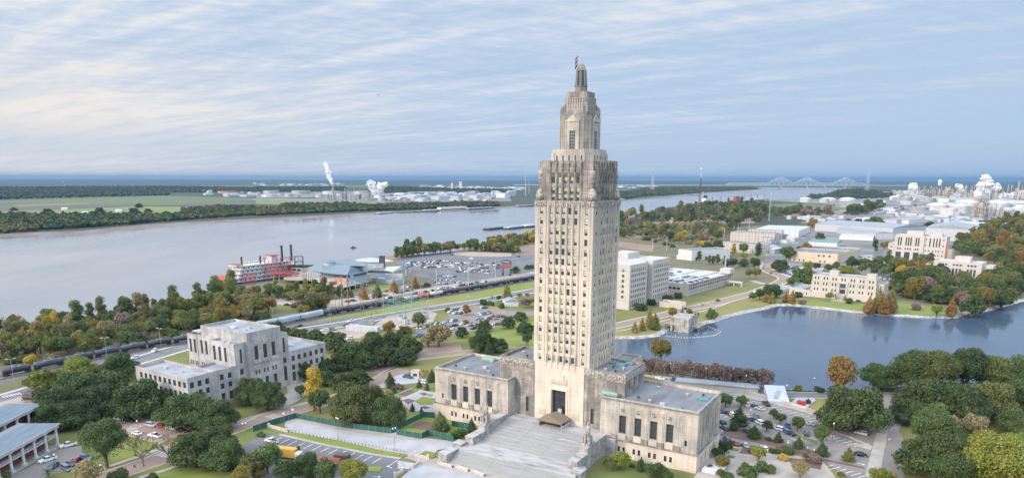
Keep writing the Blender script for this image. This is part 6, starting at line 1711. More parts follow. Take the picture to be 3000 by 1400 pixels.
def casino():
 e=empty('casino_pavilion',(0,0,0),0,label='blue grey roofed riverboat casino pavilion on stilts above the river bank',cat='casino')
 def pp(x,y,z):q=P(*g5(x,y),z);return(q.x,q.y,q.z)
 zE,zR=13,19
 eave=[(1130,310),(1300,335),(1460,355),(1620,368),(1860,320),(1830,300),(1640,262)]
 ev=[Vector(pp(x,y,zE))for x,y in eave]
 ridge=[Vector(pp(1310,232,zR)),Vector(pp(1480,235,zR)),Vector(pp(1660,258,zR))]
 far=[Vector(pp(1230,225,zE+3))]
 b=MB()
 V=[tuple(v)for v in ev]+[tuple(v)for v in ridge]+[tuple(far[0])]
 b.add(V,[(0,1,7),(1,2,8,7),(2,3,9,8),(3,4,5,9),(5,6,9),(0,7,10)])
 b.build('main_roof',M['roof_blue'],e)
 w_=MB()
 for i,(a,c)in enumerate(((0,1),(1,2),(2,3),(3,4))):
  A,C=ev[a],ev[c]
  k=0.985
  face(w_,(A.x*k,A.y*1.004),(C.x*k if i<3 else C.x,C.y*1.004),4.0,zE-.02,[])
 w_.build('wall',M['blue_siding'],e)
 A,C=ev[2],ev[3]
 r2=MB();r2.add([(A.x,A.y-.5,4.0),(C.x-.8,C.y-.5,4.0),(C.x-.8,C.y-.5,10.2),(A.x,A.y-.5,10.2)],[(0,1,2,3)])
 r2.build('brick_panel',M['brick']if 0 else M['orange_paint']if 0 else mk('terracotta_panel',(.42,.22,.15),None,.8,1),e)
 for a,c,n in((1,2,6),(2,3,8),(3,4,12)):
  A,C=ev[a],ev[c]
  d=(C-A).normalized();nn=Vector((d.y,-d.x,0))
  for i in range(n):
   q=A.lerp(C,(i+.5)/n)+nn*.62
   m_=MB().at(q.x,q.y,0,math.atan2(d.y,d.x));m_.box(-1.1,-.06,10.6,1.1,.0,12.4)
   m_.build('window',M['glass'],e)
 for i in range(7):
  q=ev[0].lerp(ev[1],(i+.3)/7)
  MB().cyl(q.x-1,q.y-1.5,3.5,zE,.45,n=8).build('column',M['white'],e)
 c=Vector(pp(1395,215,20));rad=(Vector(pp(1475,215,20))-c).length
 MB().cyl(c.x,c.y,12,21,rad,n=28).build('drum',M['blue_siding'],e)
 MB().cyl(c.x,c.y,21.01,23,rad*1.06,.4,n=28).build('drum_roof',M['roof_blue'],e)
 up=MB()
 U=[pp(1470,180,19),pp(1640,160,19),pp(1860,225,19),pp(1830,255,18),pp(1480,250,18)]
 up.add(U,[(0,1,2,3,4)]if 0 else[(0,4,1),(1,4,3),(1,3,2)])
 up.build('upper_roof',M['roof_blue'],e)
 up=MB();up.add([pp(1640,262,17),pp(1860,222,18),pp(2060,222,18),pp(2080,262,15),pp(1900,300,13),pp(1840,312,13)],[(0,5,4,1),(1,4,3,2)]);up.build('link_roof',M['roof_tin'],e)
 q0,q1=Vector(pp(1840,305,8)),Vector(pp(2080,290,8))
 f_=MB();face(f_,(q0.x,q0.y),(q1.x,q1.y),3,14,[]);f_.build('link_wall',M['cream'],e)
 for(a,bb,h)in(((1870,335),(2230,350),9),):
  A,B_=Vector(pp(*a,9)),Vector(pp(*bb,9));C_=Vector(pp(2080,318,13));D_=Vector(pp(1890,312,12))
  MB().add([tuple(A),tuple(B_),tuple(C_),tuple(D_)],[(0,1,2,3)]).build('wing_roof',M['roof_tin'],e)
  A2,B2=Vector(pp(1890,400,0)),Vector(pp(2220,400,0))
  f_=MB();face(f_,(A2.x,A2.y),(B2.x,B2.y),0,8,[(6+i*2.6,8+i*2.6,5.6,6.8,'pane')for i in range(14)],.2,e);f_.build('wing_wall',M['blue_siding'],e)
 cz=MB()
 k0=[(2085,300,14),(2200,320,13),(2320,290,12),(2450,250,12),(2440,235,14),(2300,255,15),(2120,260,16)]
 cz.add([pp(*t)for t in k0]+[(pp(*t)[0],pp(*t)[1],t[2]-.8)for t in k0],[(0,1,5,6),(1,2,5),(2,3,4,5)]+[(0,7,8,1),(1,8,9,2),(2,9,10,3),(3,10,11,4)])
 cz.build('entrance_canopy',M['roof_white'],e)
 for x,y in((2360,375),(2385,372),(2415,340)):
  q=P(*g5(x,y));MB().cyl(q.x,q.y,0,12.6,.9,n=8).build('canopy_column',M['blue_siding'],e)
 q=MB();q.add([pp(1680,190,12),pp(1760,165,12),pp(1900,150,12),pp(2080,160,12),pp(2220,198,12),pp(1900,205,12)],[(0,5,1),(1,5,2),(2,5,3),(3,5,4)]);q.build('rear_roof',M['roof_white'],e)
 q0=P(*g5(2060,240),10);MB().box(q0.x-3,q0.y-1,8,q0.x+3,q0.y+1,19.5).build('sign_box',M['tank_brown'],e)
 g_=MB()
 for i in range(4):
  for j in range(3):g_.box(q0.x-2.7+i*1.4,q0.y-1.05,13+j*2.1,q0.x-1.6+i*1.4,q0.y-1.004,14.6+j*2.1)
 g_.build('grid_panel',M['glass_blue'],e)
 D=[pp(1300,475,4),pp(1560,525,4),pp(1900,440,4),pp(1760,400,4),pp(1400,400,4),pp(1130,385,4)]
 d_=MB();d_.add(D+[(a,b_,c_-.8)for a,b_,c_ in D],[(0,1,4,5),(1,2,3,4),(0,6,7,1),(1,7,8,2)]);d_.build('deck',M['pavement'],e)
 for x,y in((1330,485),(1400,500),(1480,512),(1570,525),(1650,505),(1720,488),(1790,470),(1860,452),(1620,480),(1500,480)):
  q=P(*g5(x,y),4);MB().cyl(q.x,q.y,-1,3.3,.5,n=8).build('pile',M['pavement'],e)
 q=Vector(pp(1420,462,4));m_=MB().at(q.x,q.y,4.01,R(-12));m_.box(-16,0,0,12,9,4.6);m_.build('deck_building',M['cream'],e)
 m_=MB().at(q.x,q.y,4.01,R(-12));m_.box(-16.4,-.4,4.62,12.4,9.4,5.2);m_.build('deck_building_roof',M['roof_pale'],e)
 for k_,(x,y,m2)in enumerate(((1480,485,'red'),(1580,490,'cream'),(1640,480,'cream'))):
  q=Vector(pp(x,y,4));MB().at(q.x,q.y,4.02,R(15)).box(-6,-1.5,0,6,1.5,2.6).build('container',M[m2],e)
 c=Vector(pp(1080,385,5));MB().cyl(c.x,c.y,3.6,4.6,19,n=30).build('round_terrace',M['plaza_tan'],e)
 t_=MB()
 for i in range(30):
  a,a2_=2*PI*i/30,2*PI*(i+1)/30
  t_.bar((c.x+19*math.cos(a),c.y+19*math.sin(a),5.8),(c.x+19*math.cos(a2_),c.y+19*math.sin(a2_),5.8),.16,4)
  t_.bar((c.x+19*math.cos(a),c.y+19*math.sin(a),4.6),(c.x+19*math.cos(a),c.y+19*math.sin(a),5.8),.1,4)
 t_.build('terrace_railing',M['red'],e)
 m_=MB().at(c.x,c.y,4.62,R(10));m_.box(-2,-3,0,7,3,3.4);m_.build('terrace_kiosk',M['plaza_tan'],e)
casino()
def landing():
 e=empty('landing_building',(0,0,0),0,label='long low landing building with green roof between the boat and the pavilion',cat='building')
 def pp(x,y,z):q=P(*g5(x,y),z);return(q.x,q.y,q.z)
 A,B_=Vector(pp(850,290,6)),Vector(pp(1050,310,6))
 w_=MB();face(w_,(A.x,A.y),(B_.x,B_.y),1,9,[(3+i*7,7.5+i*7,5,7.4,'pane')for i in range(5)],.2,e)
 C_=Vector(pp(1130,305,6));face(w_,(B_.x,B_.y),(C_.x,C_.y),1,9)
 w_.build('wall',M['cream'],e)
 r_=MB();r_.add([pp(845,268,9.2),pp(1080,280,9.2),pp(1130,270,9.2),pp(1215,240,12),pp(1040,238,13),pp(880,248,13)],[(0,1,4,5),(1,2,3,4)]);r_.build('roof',M['green_roof'],e)
landing()

# cars
def car_meshes(kind):
 Ln,Wd,H=dict(sedan=(4.7,1.84,1.45),suv=(4.75,1.92,1.74),pickup=(5.7,2.0,1.86),van=(5.0,1.95,1.9))[kind]
 h,w_=Ln/2,Wd/2
 prof=dict(sedan=[(-h,.45),(-h+.05,.85),(-h+.9,.98),(h-1.25,.95),(h-.1,.75),(h,.45)],suv=[(-h,.5),(-h+.03,1.02),(-h+.4,1.08),(h-1.2,1.05),(h-.1,.85),(h,.5)],pickup=[(-h,.6),(-h+.02,1.12),(-h+1.7,1.12),(h-1.3,1.12),(h-.1,.95),(h,.6)],van=[(-h,.5),(-h+.03,1.05),(-h+.4,1.1),(h-.9,1.08),(h-.1,.85),(h,.5)])[kind]
 prof=prof+[(h,.3),(-h,.3)]
 n=len(prof)
 b=MB()
 def ring(y,k,dz=0):return[(x*k,y,z+dz if z>.7 else z)for x,z in prof]
 rings=[ring(-w_,.985,-.06),ring(-w_+.08,1.0),ring(w_-.08,1.0),ring(w_,.985,-.06)]
 V=[p for r_ in rings for p in r_]
 F=[tuple(range(n)),tuple(range(3*n,4*n))[::-1]]
 for j in range(3):F+=[(j*n+i,(j+1)*n+i,(j+1)*n+(i+1)%n,j*n+(i+1)%n)for i in range(n)]
 b.add(V,F)
 x0,x1,ix0,ix1,zb=dict(sedan=(-1.75,1.15,.55,.75,.93),suv=(-2.25,1.15,.3,.7,1.03),pickup=(-.75,1.2,.15,.65,1.1),van=(-2.35,1.7,.15,.8,1.05))[kind]
 gy=w_-.1
 ty=gy-.17
 gl=MB().add([(x0,-gy,zb),(x1,-gy,zb),(x1,gy,zb),(x0,gy,zb),(x0+ix0,-ty,H-.05),(x1-ix1,-ty,H-.05),(x1-ix1,ty,H-.05),(x0+ix0,ty,H-.05)],[(4,5,6,7),(0,1,5,4),(1,2,6,5),(2,3,7,6),(3,0,4,7)])
 b.add([(x0+ix0-.05,-ty-.02,H-.06),(x1-ix1+.05,-ty-.02,H-.06),(x1-ix1+.05,ty+.02,H-.06),(x0+ix0-.05,ty+.02,H-.06),(x0+ix0+.05,-ty+.1,H),(x1-ix1-.1,-ty+.1,H),(x1-ix1-.1,ty-.1,H),(x0+ix0+.05,ty-.1,H)],[(4,5,6,7),(0,1,5,4),(1,2,6,5),(2,3,7,6),(3,0,4,7)])
 for sy in(-1,1):
  for xx,xt in((x0,x0+ix0),((x0+x1)/2,(x0+x1)/2),(x1,x1-ix1)):
   b.bar((xx,sy*(gy+.005),zb),(xt,sy*(ty+.005),H-.05),.05,4)
  b.box(x1-.35,sy*(w_+.02)-.07,zb,x1-.15,sy*(w_+.02)+.07,zb+.14)
 wh=MB();wh.M=Matrix.Rotation(PI/2,4,'X')
 wh.cyl(0,0,-.12,.12,.35,n=12)
 hub=MB();hub.M=Matrix.Rotation(PI/2,4,'X');hub.cyl(0,0,-.13,.13,.19,n=8)
 wx=Ln*.31
 bed=MB().box(-h+.12,-w_+.18,1.0,-.85,w_-.18,1.13)if kind=='pickup' else None
 lt=MB()
 for sy in(-1,1):lt.box(h-.14,sy*(w_-.3)-.2,.62,h+.012,sy*(w_-.3)+.2,.78)
 rl=MB()
 for sy in(-1,1):rl.box(-h-.012,sy*(w_-.22)-.14,.72,-h+.1,sy*(w_-.22)+.14,.92)
 far=MB();far.m(0);far.v,far.f=list(b.v),list(b.f);far.mi=[0]*len(b.f)
 far.m(1).add(gl.v,gl.f)
 if bed:far.add(bed.v,bed.f)
 far.m(2)
 for x in(-wx,wx):
  for sy in(-1,1):far.M=Matrix.Translation((x,sy*(w_-.1),.35))@Matrix.Rotation(PI/2,4,'X');far.cyl(0,0,-.12,.12,.35,n=8)
 P_=PAINT['white']
 return dict(body=b.mesh('body',P_),glass=gl.mesh('windows',M['glass']),wheel=wh.mesh('wheel',M['rubber']),hub=hub.mesh('hub',M['steel']),bed=bed.mesh('cargo_bed',M['black'])if bed else None,light=lt.mesh('headlight',M['lamp_glass']),rear=rl.mesh('tail_light',M['red']),far=far.mesh('car',[P_,M['glass'],M['rubber']]),wx=wx,wy=w_-.1)
CARS={k:car_meshes(k)for k in('sedan','suv','pickup','van')}
KN=dict(sedan='saloon car',suv='sport utility car',pickup='pickup truck',van='minivan')
n_cars=[0]
def car(loc,rz,kind,col,label,group=None,near=None):
 c=CARS[kind]
 d=math.hypot(loc[0],loc[1],CAMH)
 if near is None:near=d<330
 nm='pickup_truck' if kind=='pickup' else 'parked_car'
 n_cars[0]+=1
 z=loc[2]if len(loc)>2 else.12
 if not near:
  return inst(nm,c['far'],(loc[0],loc[1],z),rz,m=[PAINT[col],None,None],label=label,cat='truck' if kind=='pickup' else 'car',group=group)
 e=empty(nm,(loc[0],loc[1],z),rz,label=label,cat='truck' if kind=='pickup' else 'car',group=group)
 inst('body',c['body'],parent=e,m=PAINT[col]);inst('windows',c['glass'],parent=e)
 inst('headlight',c['light'],parent=e);inst('tail_light',c['rear'],parent=e)
 if c['bed']:inst('cargo_bed',c['bed'],parent=e)
 for x in(-c['wx'],c['wx']):
  for y in(-c['wy'],c['wy']):
   w_=inst('wheel',c['wheel'],(x,y,.35),parent=e);inst('hub',c['hub'],parent=w_)
 return e
def head(conv,a,b_):
 p,q=P(*conv(*a)),P(*conv(*b_));return math.atan2((q-p).y,(q-p).x)
COLS_=['white']*6+['silver']*4+['black']*4+['grey']*4+['blue','blue','red','navy','tan']
def car_row(conv,a,b_,n,where,group,ang=PI/2,skip=0.1,seed=0,kinds=('sedan','suv','suv','sedan','pickup'),z=.1,jit=.15):
 """n cars side by side from pixel a to pixel b_"""
 rr=random.Random(seed+int(a[0]))
 p,q=P(*conv(*a),z),P(*conv(*b_),z)
 d=math.atan2((q-p).y,(q-p).x)
 for i in range(n):
  if rr.random()<skip:continue
  c=p.lerp(q,(i+.5)/n)
  k,col=rr.choice(kinds),rr.choice(COLS_)
  car((c.x+rr.uniform(-jit,jit),c.y+rr.uniform(-jit,jit),z),d+ang+(PI if rr.random()<.5 else 0),k,col,f'{col} {KN[k]} parked {where}',group)
for(cvn,x,y,x2,y2,k,col,lab)in[(g7,1000,735,940,750,'pickup','white','white pickup truck beside the last barracks column'),(g7,700,950,620,975,'pickup','white','white pickup truck parked nearest the barracks lawn'),(g7,780,1055,720,1090,'suv','navy','dark blue estate car facing the palm in the barracks car park'),(g7,985,1080,1050,1110,'van','grey','grey minivan at the tip of the grass wedge'),(g7,1045,1010,1100,1035,'sedan','black','black car half hidden behind the grey minivan'),(g7,1120,950,1160,920,'sedan','red','dull red car half hidden by the straw tree'),(g7,1270,925,1330,940,'suv','blue','blue car under the full green tree'),(g7,1760,345,1850,350,'suv','white','white estate car parked under the oak above the crosswalk'),(g7,1900,370,1960,378,'suv','black','black estate car behind the white one under the oak'),(g7,1260,390,1330,395,'suv','white','white car in deep shade under the oaks'),(g7,2010,560,1960,545,'sedan','white','white saloon waiting at the striped crossing'),(c1,1525,680,1580,690,'suv','silver','silver car first in the kerb row past the crossing'),(c1,1635,695,1690,705,'suv','red','red car second in the kerb row past the crossing'),(c1,1730,712,1780,720,'sedan','white','white car third in the kerb row past the crossing'),(c1,1835,735,1880,742,'sedan','black','black car last in the kerb row past the crossing'),(c1,1560,785,1490,770,'pickup','white','white pickup with tan load driving behind the saloon'),(c2,160,840,100,825,'pickup','white','white pickup truck parked alone by the empty bays'),(c2,1530,192,1490,185,'pickup','blue','blue and white pickup beside the guard booth'),(c2,1675,245,1640,238,'suv','white','white car behind the guard booth shrubs'),(g8,1775,720,1710,705,'suv','silver','silver car by the end of the balustrade'),(g8,1770,955,1840,965,'sedan','black','black saloon parked alone at the exit lane'),(g8,1205,615,1150,605,'sedan','silver','silver saloon driving in the travel lane'),(g8,662,450,600,435,'sedan','silver','silver saloon driving past the conifer'),(g8,600,420,560,405,'sedan','navy','dark blue car beside the silver saloon'),(g8,730,395,700,370,'pickup','black','black pickup truck against the parking wall'),(g8,1175,725,1175,690,'suv','navy','dark blue car alone in the middle bays'),(g8,1000,725,950,700,'sedan','black','black saloon at the hedge end'),(g8,945,700,900,670,'suv','blue','pale blue car beside the black saloon'),(g8,860,670,810,655,'suv','white','white hatchback in the middle parking row'),(g8,650,600,610,580,'suv','white','white car near the tall conifer'),(g8,590,575,545,560,'suv','navy','dark blue car near the tall conifer'),(g8,620,530,600,500,'suv','grey','grey car behind the dark blue one'),(g8,350,515,320,490,'suv','white','white car nearest the conifer base'),(g8,310,495,280,470,'sedan','black','black car between the green trees'),(g8,235,475,210,455,'suv','navy','dark teal car beside the capitol wing'),(g8,270,665,220,635,'suv','navy','navy car in front of the capitol wing corner'),(g8,240,600,200,575,'suv','black','black car in front of the capitol wing corner'),(g8,400,830,370,790,'sedan','red','red car in the row below the red kerb'),(g8,500,850,470,815,'sedan','silver','silver blue car below the red kerb'),(g8,300,790,260,750,'suv','navy','dark green car below the red kerb'),(g8,215,800,205,760,'suv','blue','blue car touching the capitol wing edge'),(g8,715,890,680,850,'sedan','white','white car by the terrace shrubs'),(g8,970,640,960,590,'pickup','blue','blue pickup behind the white hatchback'),(g8,520,700,480,690,'suv','navy','navy car under the verge conifer'),(g8,510,400,480,370,'suv','white','white car above the verge trees'),(A:=cv(1700,1000,3.004),705,330,730,335,'sedan','white','white car on the drive behind the capitol wing'),(A,840,352,870,358,'suv','blue','bright blue car on the drive behind the capitol wing'),(r1,1295,728,1350,715,'suv','navy','dark blue car driving along the lake'),(r1,1100,778,1040,790,'sedan','silver','silver car driving along the lake'),(r1,905,825,850,835,'sedan','navy','dark car behind the rust cypress on the lake drive'),(r1,1915,408,1900,380,'suv','black','dark car coming round the drive bend'),(r1,1735,622,1700,630,'sedan','white','white car at the lake drive bend'),(g2,153,712,120,690,'sedan','white','white car on the brown bend above the lake'),(g2,32,592,20,570,'sedan','red','dark red car on the brown bend'),(g2,300,297,320,285,'sedan','silver','silver car on the street before the white building'),(g5,1670,955,1600,965,'pickup','white','white pickup truck driving on the river road'),(g5,1605,1005,1570,1010,'suv','black','black car on the river road'),(g5,1345,1070,1300,1075,'suv','white','white car in the lot below the river road'),(g5,1440,1060,1490,1065,'suv','grey','grey car beside the white one below the river road'),(g5,1190,1085,1150,1090,'suv','silver','silver car at the dark oak belt'),(g5,1510,1125,1460,1110,'pickup','red','red and white pickup in the sandy lot'),(g5,1650,1170,1620,1175,'suv','white','white car touching the oak tops'),(g5,1015,1015,980,1020,'suv','navy','dark blue car on the frontage road'),(g5,665,705,610,700,'suv','black','black car in the upper gravel lot'),(g5,690,700,640,690,'suv','navy','navy car in the upper gravel lot'),(g5,875,690,830,685,'sedan','navy','dark saloon in the upper gravel lot'),(g5,862,750,820,745,'pickup','black','black pickup in the upper gravel lot'),(g5,1245,718,1200,712,'sedan','silver','silver car beneath the rust trees'),(g5,1690,697,1650,695,'pickup','black','black pickup near the power poles'),(g5,1620,708,1590,705,'suv','black','black car near the power poles'),(c1,1555,-70,1520,-50,'suv','white','white car on the river road beside the gold tree'),(c1,1030,315,1000,310,'suv','silver','silver car glimpsed between the big oaks'),(c1,1360,0,1330,5,'suv','white','white car beside the dark oak at the annex roof'),(g6,1435,213,1400,215,'suv','black','dark car at the far end of the casino lot'),(g6,885,235,930,238,'pickup','white','white pickup alone in the empty lot'),(g6,658,190,630,190,'suv','black','dark car at the river edge of the casino lot')]:
 p=P(*cvn(x,y),.1)
 car((p.x,p.y,.12),head(cvn,(x,y),(x2,y2)),k,col,lab)
CG='cars in the riverboat casino car park'
for i,(a,b_,n,sk)in enumerate([((440,262),(520,262),5,.1),((560,262),(620,262),3,.1),((130,285),(440,272),16,.1),((180,296),(540,288),17,.1),((200,308),(560,302),17,.15),((240,322),(680,312),20,.15),((280,338),(690,330),18,.2),((640,285),(960,290),10,.4),((880,285),(900,285),1,0),((730,310),(780,306),3,0),((720,335),(1090,318),12,.5),((740,352),(1090,345),13,.25),((660,372),(1090,372),14,.3),((700,388),(1100,390),12,.35),((980,305),(1220,315),6,.4),((1130,285),(1170,290),1,0),((1150,350),(1190,350),1,0),((1120,405),(1150,405),1,0),((1040,408),(1100,408),2,0)]):
 car_row(g6,a,b_,n,'in the crowded casino car park by the river',CG,R(70),sk*.5,i)
LG='cars in the lower casino car park'
for i,(a,b_,n,sk)in enumerate([((485,432),(700,448),8,.05),((500,480),(670,492),7,.05),((420,505),(480,515),3,.1),((490,522),(610,532),5,.0),((700,515),(810,520),5,0),((920,515),(1070,505),6,.1)]):
 car_row(g6,a,b_,n,'in the lower casino car park beside the tracks',LG,R(60),sk,40+i)
TG='cars along the railway'
for i,(a,b_,n,sk)in enumerate([((190,650),(470,605),8,.2),((500,590),(720,568),7,.1),((740,552),(900,530),5,.2)]):
 car_row(g6,a,b_,n,'in the line behind the train by the casino',TG,R(15),sk,60+i)
for i,(a,b_,n,sk)in enumerate([((1600,655),(1700,640),3,0),((1700,640),(1790,625),3,0),((1850,668),(1990,655),5,0),((2040,580),(2130,580),3,.1),((2050,632),(2130,628),3,0),((2170,605),(2330,590),5,.1),((2300,535),(2420,520),4,.1),((2330,575),(2450,560),4,.1),((2110,658),(2180,655),2,0)]):
 car_row(g5,a,b_,n,'in the gravel lot beside the casino deck','cars in the casino gravel lot',R(60),sk,80+i)
EG='cars in the employee car park'
for i,(a,b_,n,sk)in enumerate([((620,862),(690,868),2,0),((690,875),(770,880),3,0),((715,850),(780,858),3,0),((735,830),(790,838),3,0),((935,900),(1115,868),6,0),((1010,808),(1060,815),2,0),((1180,905),(1270,920),4,0),((970,950),(1100,968),6,.1),((1070,930),(1190,945),4,0),((590,970),(720,965),3,0),((530,990),(590,990),1,0),((430,1005),(530,1000),4,0),((600,1035),(650,1038),1,0),((665,1020),(720,1025),1,0),((640,1060),(700,1062),1,0),((840,1018),(900,1020),2,0),((870,1000),(950,1000),2,0),((760,1000),(800,1002),1,0),((1150,1005),(1200,1008),2,0),((250,1050),(320,1050),2,0),((250,1140),(310,1150),2,0),((330,1030),(380,1035),1,0),((890,1055),(930,1058),1,0),((1100,690),(1150,688),1,0)]):
 car_row(g6,a,b_,n,'in the car park between the river road and the oaks',EG,R(65),sk,100+i,z=.14)
gm_=Matrix.Translation((149,589,0))@Matrix.Rotation(GAx,4,'Z')
rr=random.Random(9)
for x,n,y0,y1 in((-5,7,6,80),(-16,13,4,60),(-22,12,8,62),(-38,13,8,74),(-44,12,12,80),(-57,9,15,90)):
 for i in range(n):
  if rr.random()<.2:continue
  q=gm_@Vector((x,y0+(y1-y0)*i/n,9.3))
  k,col=rr.choice(('sedan','suv','pickup')),rr.choice(COLS_)
  car((q.x,q.y,9.3),GAx+(0 if rr.random()<.5 else PI),k,col,f'{col} {KN[k]} on the roof deck of the parking garage','cars on the garage roof')
for i,(a,b_,n,sk)in enumerate([((180,570),(320,520),10,.1),((170,585),(250,615),3,.1),((330,565),(390,575),3,0),((450,560),(510,575),3,0),((500,540),(600,545),6,.1),((950,410),(1020,425),5,.1),((960,440),(1010,445),3,.1),((1090,420),(1150,435),4,.1),((970,485),(1020,492),2,0),((1240,655),(1400,668),9,.05),((1250,745),(1320,755),4,.2),((1350,750),(1420,745),3,0)]):
 car_row(g2,a,b_,n,'in the car parks around the lake offices','cars around the lake offices',R(70),sk,150+i)
for i,(a,b_,n,sk)in enumerate([((620,590),(760,570),0,.1),((500,520),(640,500),8,.2),((480,550),(600,560),6,.2)]):
 if n:car_row(g4,a,b_,n,'beside the street to the freight yard','cars near the freight yard',R(70),sk,170+i)

# freight train
rail=path(ident,[(-160,1130),(50,1096),(143,1076),(239,1056),(314,1041),(392,1026),(471,1012),(541,1001),(700,973),(833,948),(947,925),(985,919),(1069,905),(1148,891),(1222,877),(1297,864),(1376,852),(1420,844),(1563,818),(1700,793),(1900,757)])
b=MB();strip(rail,3.4,3.4,.22,b,.0);b.build('railway_ballast',M['ballast'],kind='structure')
b=MB()
for o_ in(-.75,.75):
 strip([p+Vector((0,0))for p in rail],o_+.06,-o_+.06,.4,b,.2)
b.build('railway_track',M['rail'],kind='structure')
b=MB();strip(rail,-4.6+3.2,7.8,.16,b,.0);b.build('railway_ballast',M['ballast'],kind='structure')
b=MB()
for o_ in(-6.45,-4.95):strip(rail,o_+.06,-o_+.06,.34,b,.14)
b.build('railway_track',M['rail'],kind='structure')
def tank_car(mat_,Ln=14.2,r_=1.5):
 e=empty('tank_car')
 t=MB();h=Ln/2-.9
 t.M=Matrix.Translation((0,0,2.75))@Matrix.Rotation(PI/2,4,'Y')
 t.lathe(0,0,[(.05,-h-.55),(r_*.6,-h-.45),(r_*.9,-h-.2),(r_,-h+.1),(r_,h-.1),(r_*.9,h+.2),(r_*.6,h+.45),(.05,h+.55)],18)
 t.build('tank',mat_,e,smooth=True)
 d=MB();d.cyl(0,0,4.1,4.75,.55,n=10);d.box(-1.3,-.5,4.22,1.3,.5,4.3)
 d.build('dome',mat_,e)
 u=MB();u.box(-Ln/2,-.35,.95,Ln/2,.35,1.25)
 for s in(-1,1):u.box(s*(Ln/2-1.6)-.3,-1.2,1.1,s*(Ln/2-1.6)+.3,1.2,1.9)
 u.build('underframe',M['black'],e)
 for s in(-1,1):
  k=MB();k.box(s*(Ln/2-2)-1.3,-1.1,.6,s*(Ln/2-2)+1.3,1.1,.95)
  k.M=Matrix.Translation((0,0,0))@Matrix.Rotation(PI/2,4,'X')
  for dx in(-.85,.85):k.cyl(s*(Ln/2-2)+dx,.45,-1.0,1.0,.42,n=10)
  k.build('wheel_truck',M['black'],e)
 ra=MB()
 for y in(-.9,.9):
  ra.bar((-1.6,y,4.9),(1.6,y,4.9),.04,4)
  for x in(-1.6,0,1.6):ra.bar((x,y,4.2),(x,y,4.9),.04,4)
  ra.box(-1.6,y-.3,4.1,1.6,y+.3,4.16)
 ra.build('walkway_railing',M['steel'],e)
 return e
def hopper_car(Ln=17.5):
 e=empty('hopper_car')
 b=MB();h=Ln/2-.6
 pr=[(-1.5,1.5),(-1.55,3.6),(-1.2,4.4),(-.5,4.75),(.5,4.75),(1.2,4.4),(1.55,3.6),(1.5,1.5),(.8,1.0),(-.8,1.0)]
 n=len(pr)
 V=[(-h,y,z)for y,z in pr]+[(h,y,z)for y,z in pr]
 b.add(V,[tuple(range(n)),tuple(range(n,2*n))[::-1]]+[(i,n+i,n+(i+1)%n,(i+1)%n)for i in range(n)])
 b.build('hull',M['hopper'],e)
 r_=MB()
 for i in range(15):
  x=-h+.5+i*(2*h-1)/14
  for y in(-1.6,1.54):r_.box(x-.05,y,1.5,x+.05,y+.06,3.6)
 r_.box(-h,-.4,4.76,h,.4,4.9)
 r_.build('rib',M['hopper'],e)
 for s in(-1,1):
  k=MB();k.box(s*(Ln/2-2)-1.3,-1.1,.5,s*(Ln/2-2)+1.3,1.1,.98)
  k.build('wheel_truck',M['black'],e)
 return e
TK={}
for k in('tank_dark','tank_brown','orange_paint','tank_white'):TK[k]=None
def place_train(kind,px,py,px2,py2,label,group):
 a,b_=P(px,py,.4),P(px2,py2,.4)
 c=(a+b_)/2;rz=math.atan2((b_-a).y,(b_-a).x)
 if kind=='hopper':
  src=TK.get('hopper')
  if src is None:o=TK['hopper']=hopper_car()
  else:o=copy_tree(src)
 else:
  src=TK.get(kind)
  if src is None:o=TK[kind]=tank_car(M[kind])
  else:o=copy_tree(src)
 o.location=c;o.rotation_euler=(0,0,rz)
 full=14.6 if kind!='hopper' else 17.6
 s=(b_-a).length/full
 o.scale=(s,1,1)
 tag(o,label,'rail wagon',group)
GT='tank cars of the freight train'
mid=[(-42,1112),(4,1104),(96,1086),(191,1066),(276.5,1048.5),(353,1033.5),(431.5,1019),(506,1006.5),(576,995)]
nth=['first','second','third','fourth','fifth','sixth','seventh','eighth','ninth','tenth','eleventh','twelfth','thirteenth']
for i in range(1,len(mid)-1):
 place_train('tank_dark',*mid[i],*mid[i+1],f'{nth[i - 1]} slate blue black tank car from the picture edge towards the annex',GT)
for i,(xa,ya,xb,yb)in enumerate(((752,962.5,812,952),(812,952,877,939),(877,939,947,925))):
 place_train('hopper',xa,ya,xb,yb,('hopper car just showing behind the annex roof','pale blue hopper car in the middle of three','pale blue hopper car coupled to the black tank cars')[i],'pale hopper cars')
xs=[(947,925),(984,918.5),(1027,911.5),(1068,904.5),(1107,897.5),(1146,891),(1184,884.5)]
for i in range(6):place_train('tank_dark',*xs[i],*xs[i+1],f'{nth[i]} black tank car between the pale hoppers and white tank car',GT)
xs=[(1184,884.5),(1222,877.5),(1260,870.5),(1297,864)]
for i,(k,lb)in enumerate((('tank_white','white tank car left of the orange one'),('orange_paint','orange tank car between the two white ones'),('tank_white','white tank car right of the orange one'))):
 place_train(k,*xs[i],*xs[i+1],lb,None)
xs=[(1297,864),(1331,858),(1376,850.5),(1418,843.5),(1452,837.5),(1482,832),(1512,827),(1540,822),(1568,817)]
for i in range(8):place_train('tank_brown' if i==1 else 'tank_dark',*xs[i],*xs[i+1],f'{nth[i]} {"brown" if i == 1 else "black"} tank car between the white wagon and tower',GT)

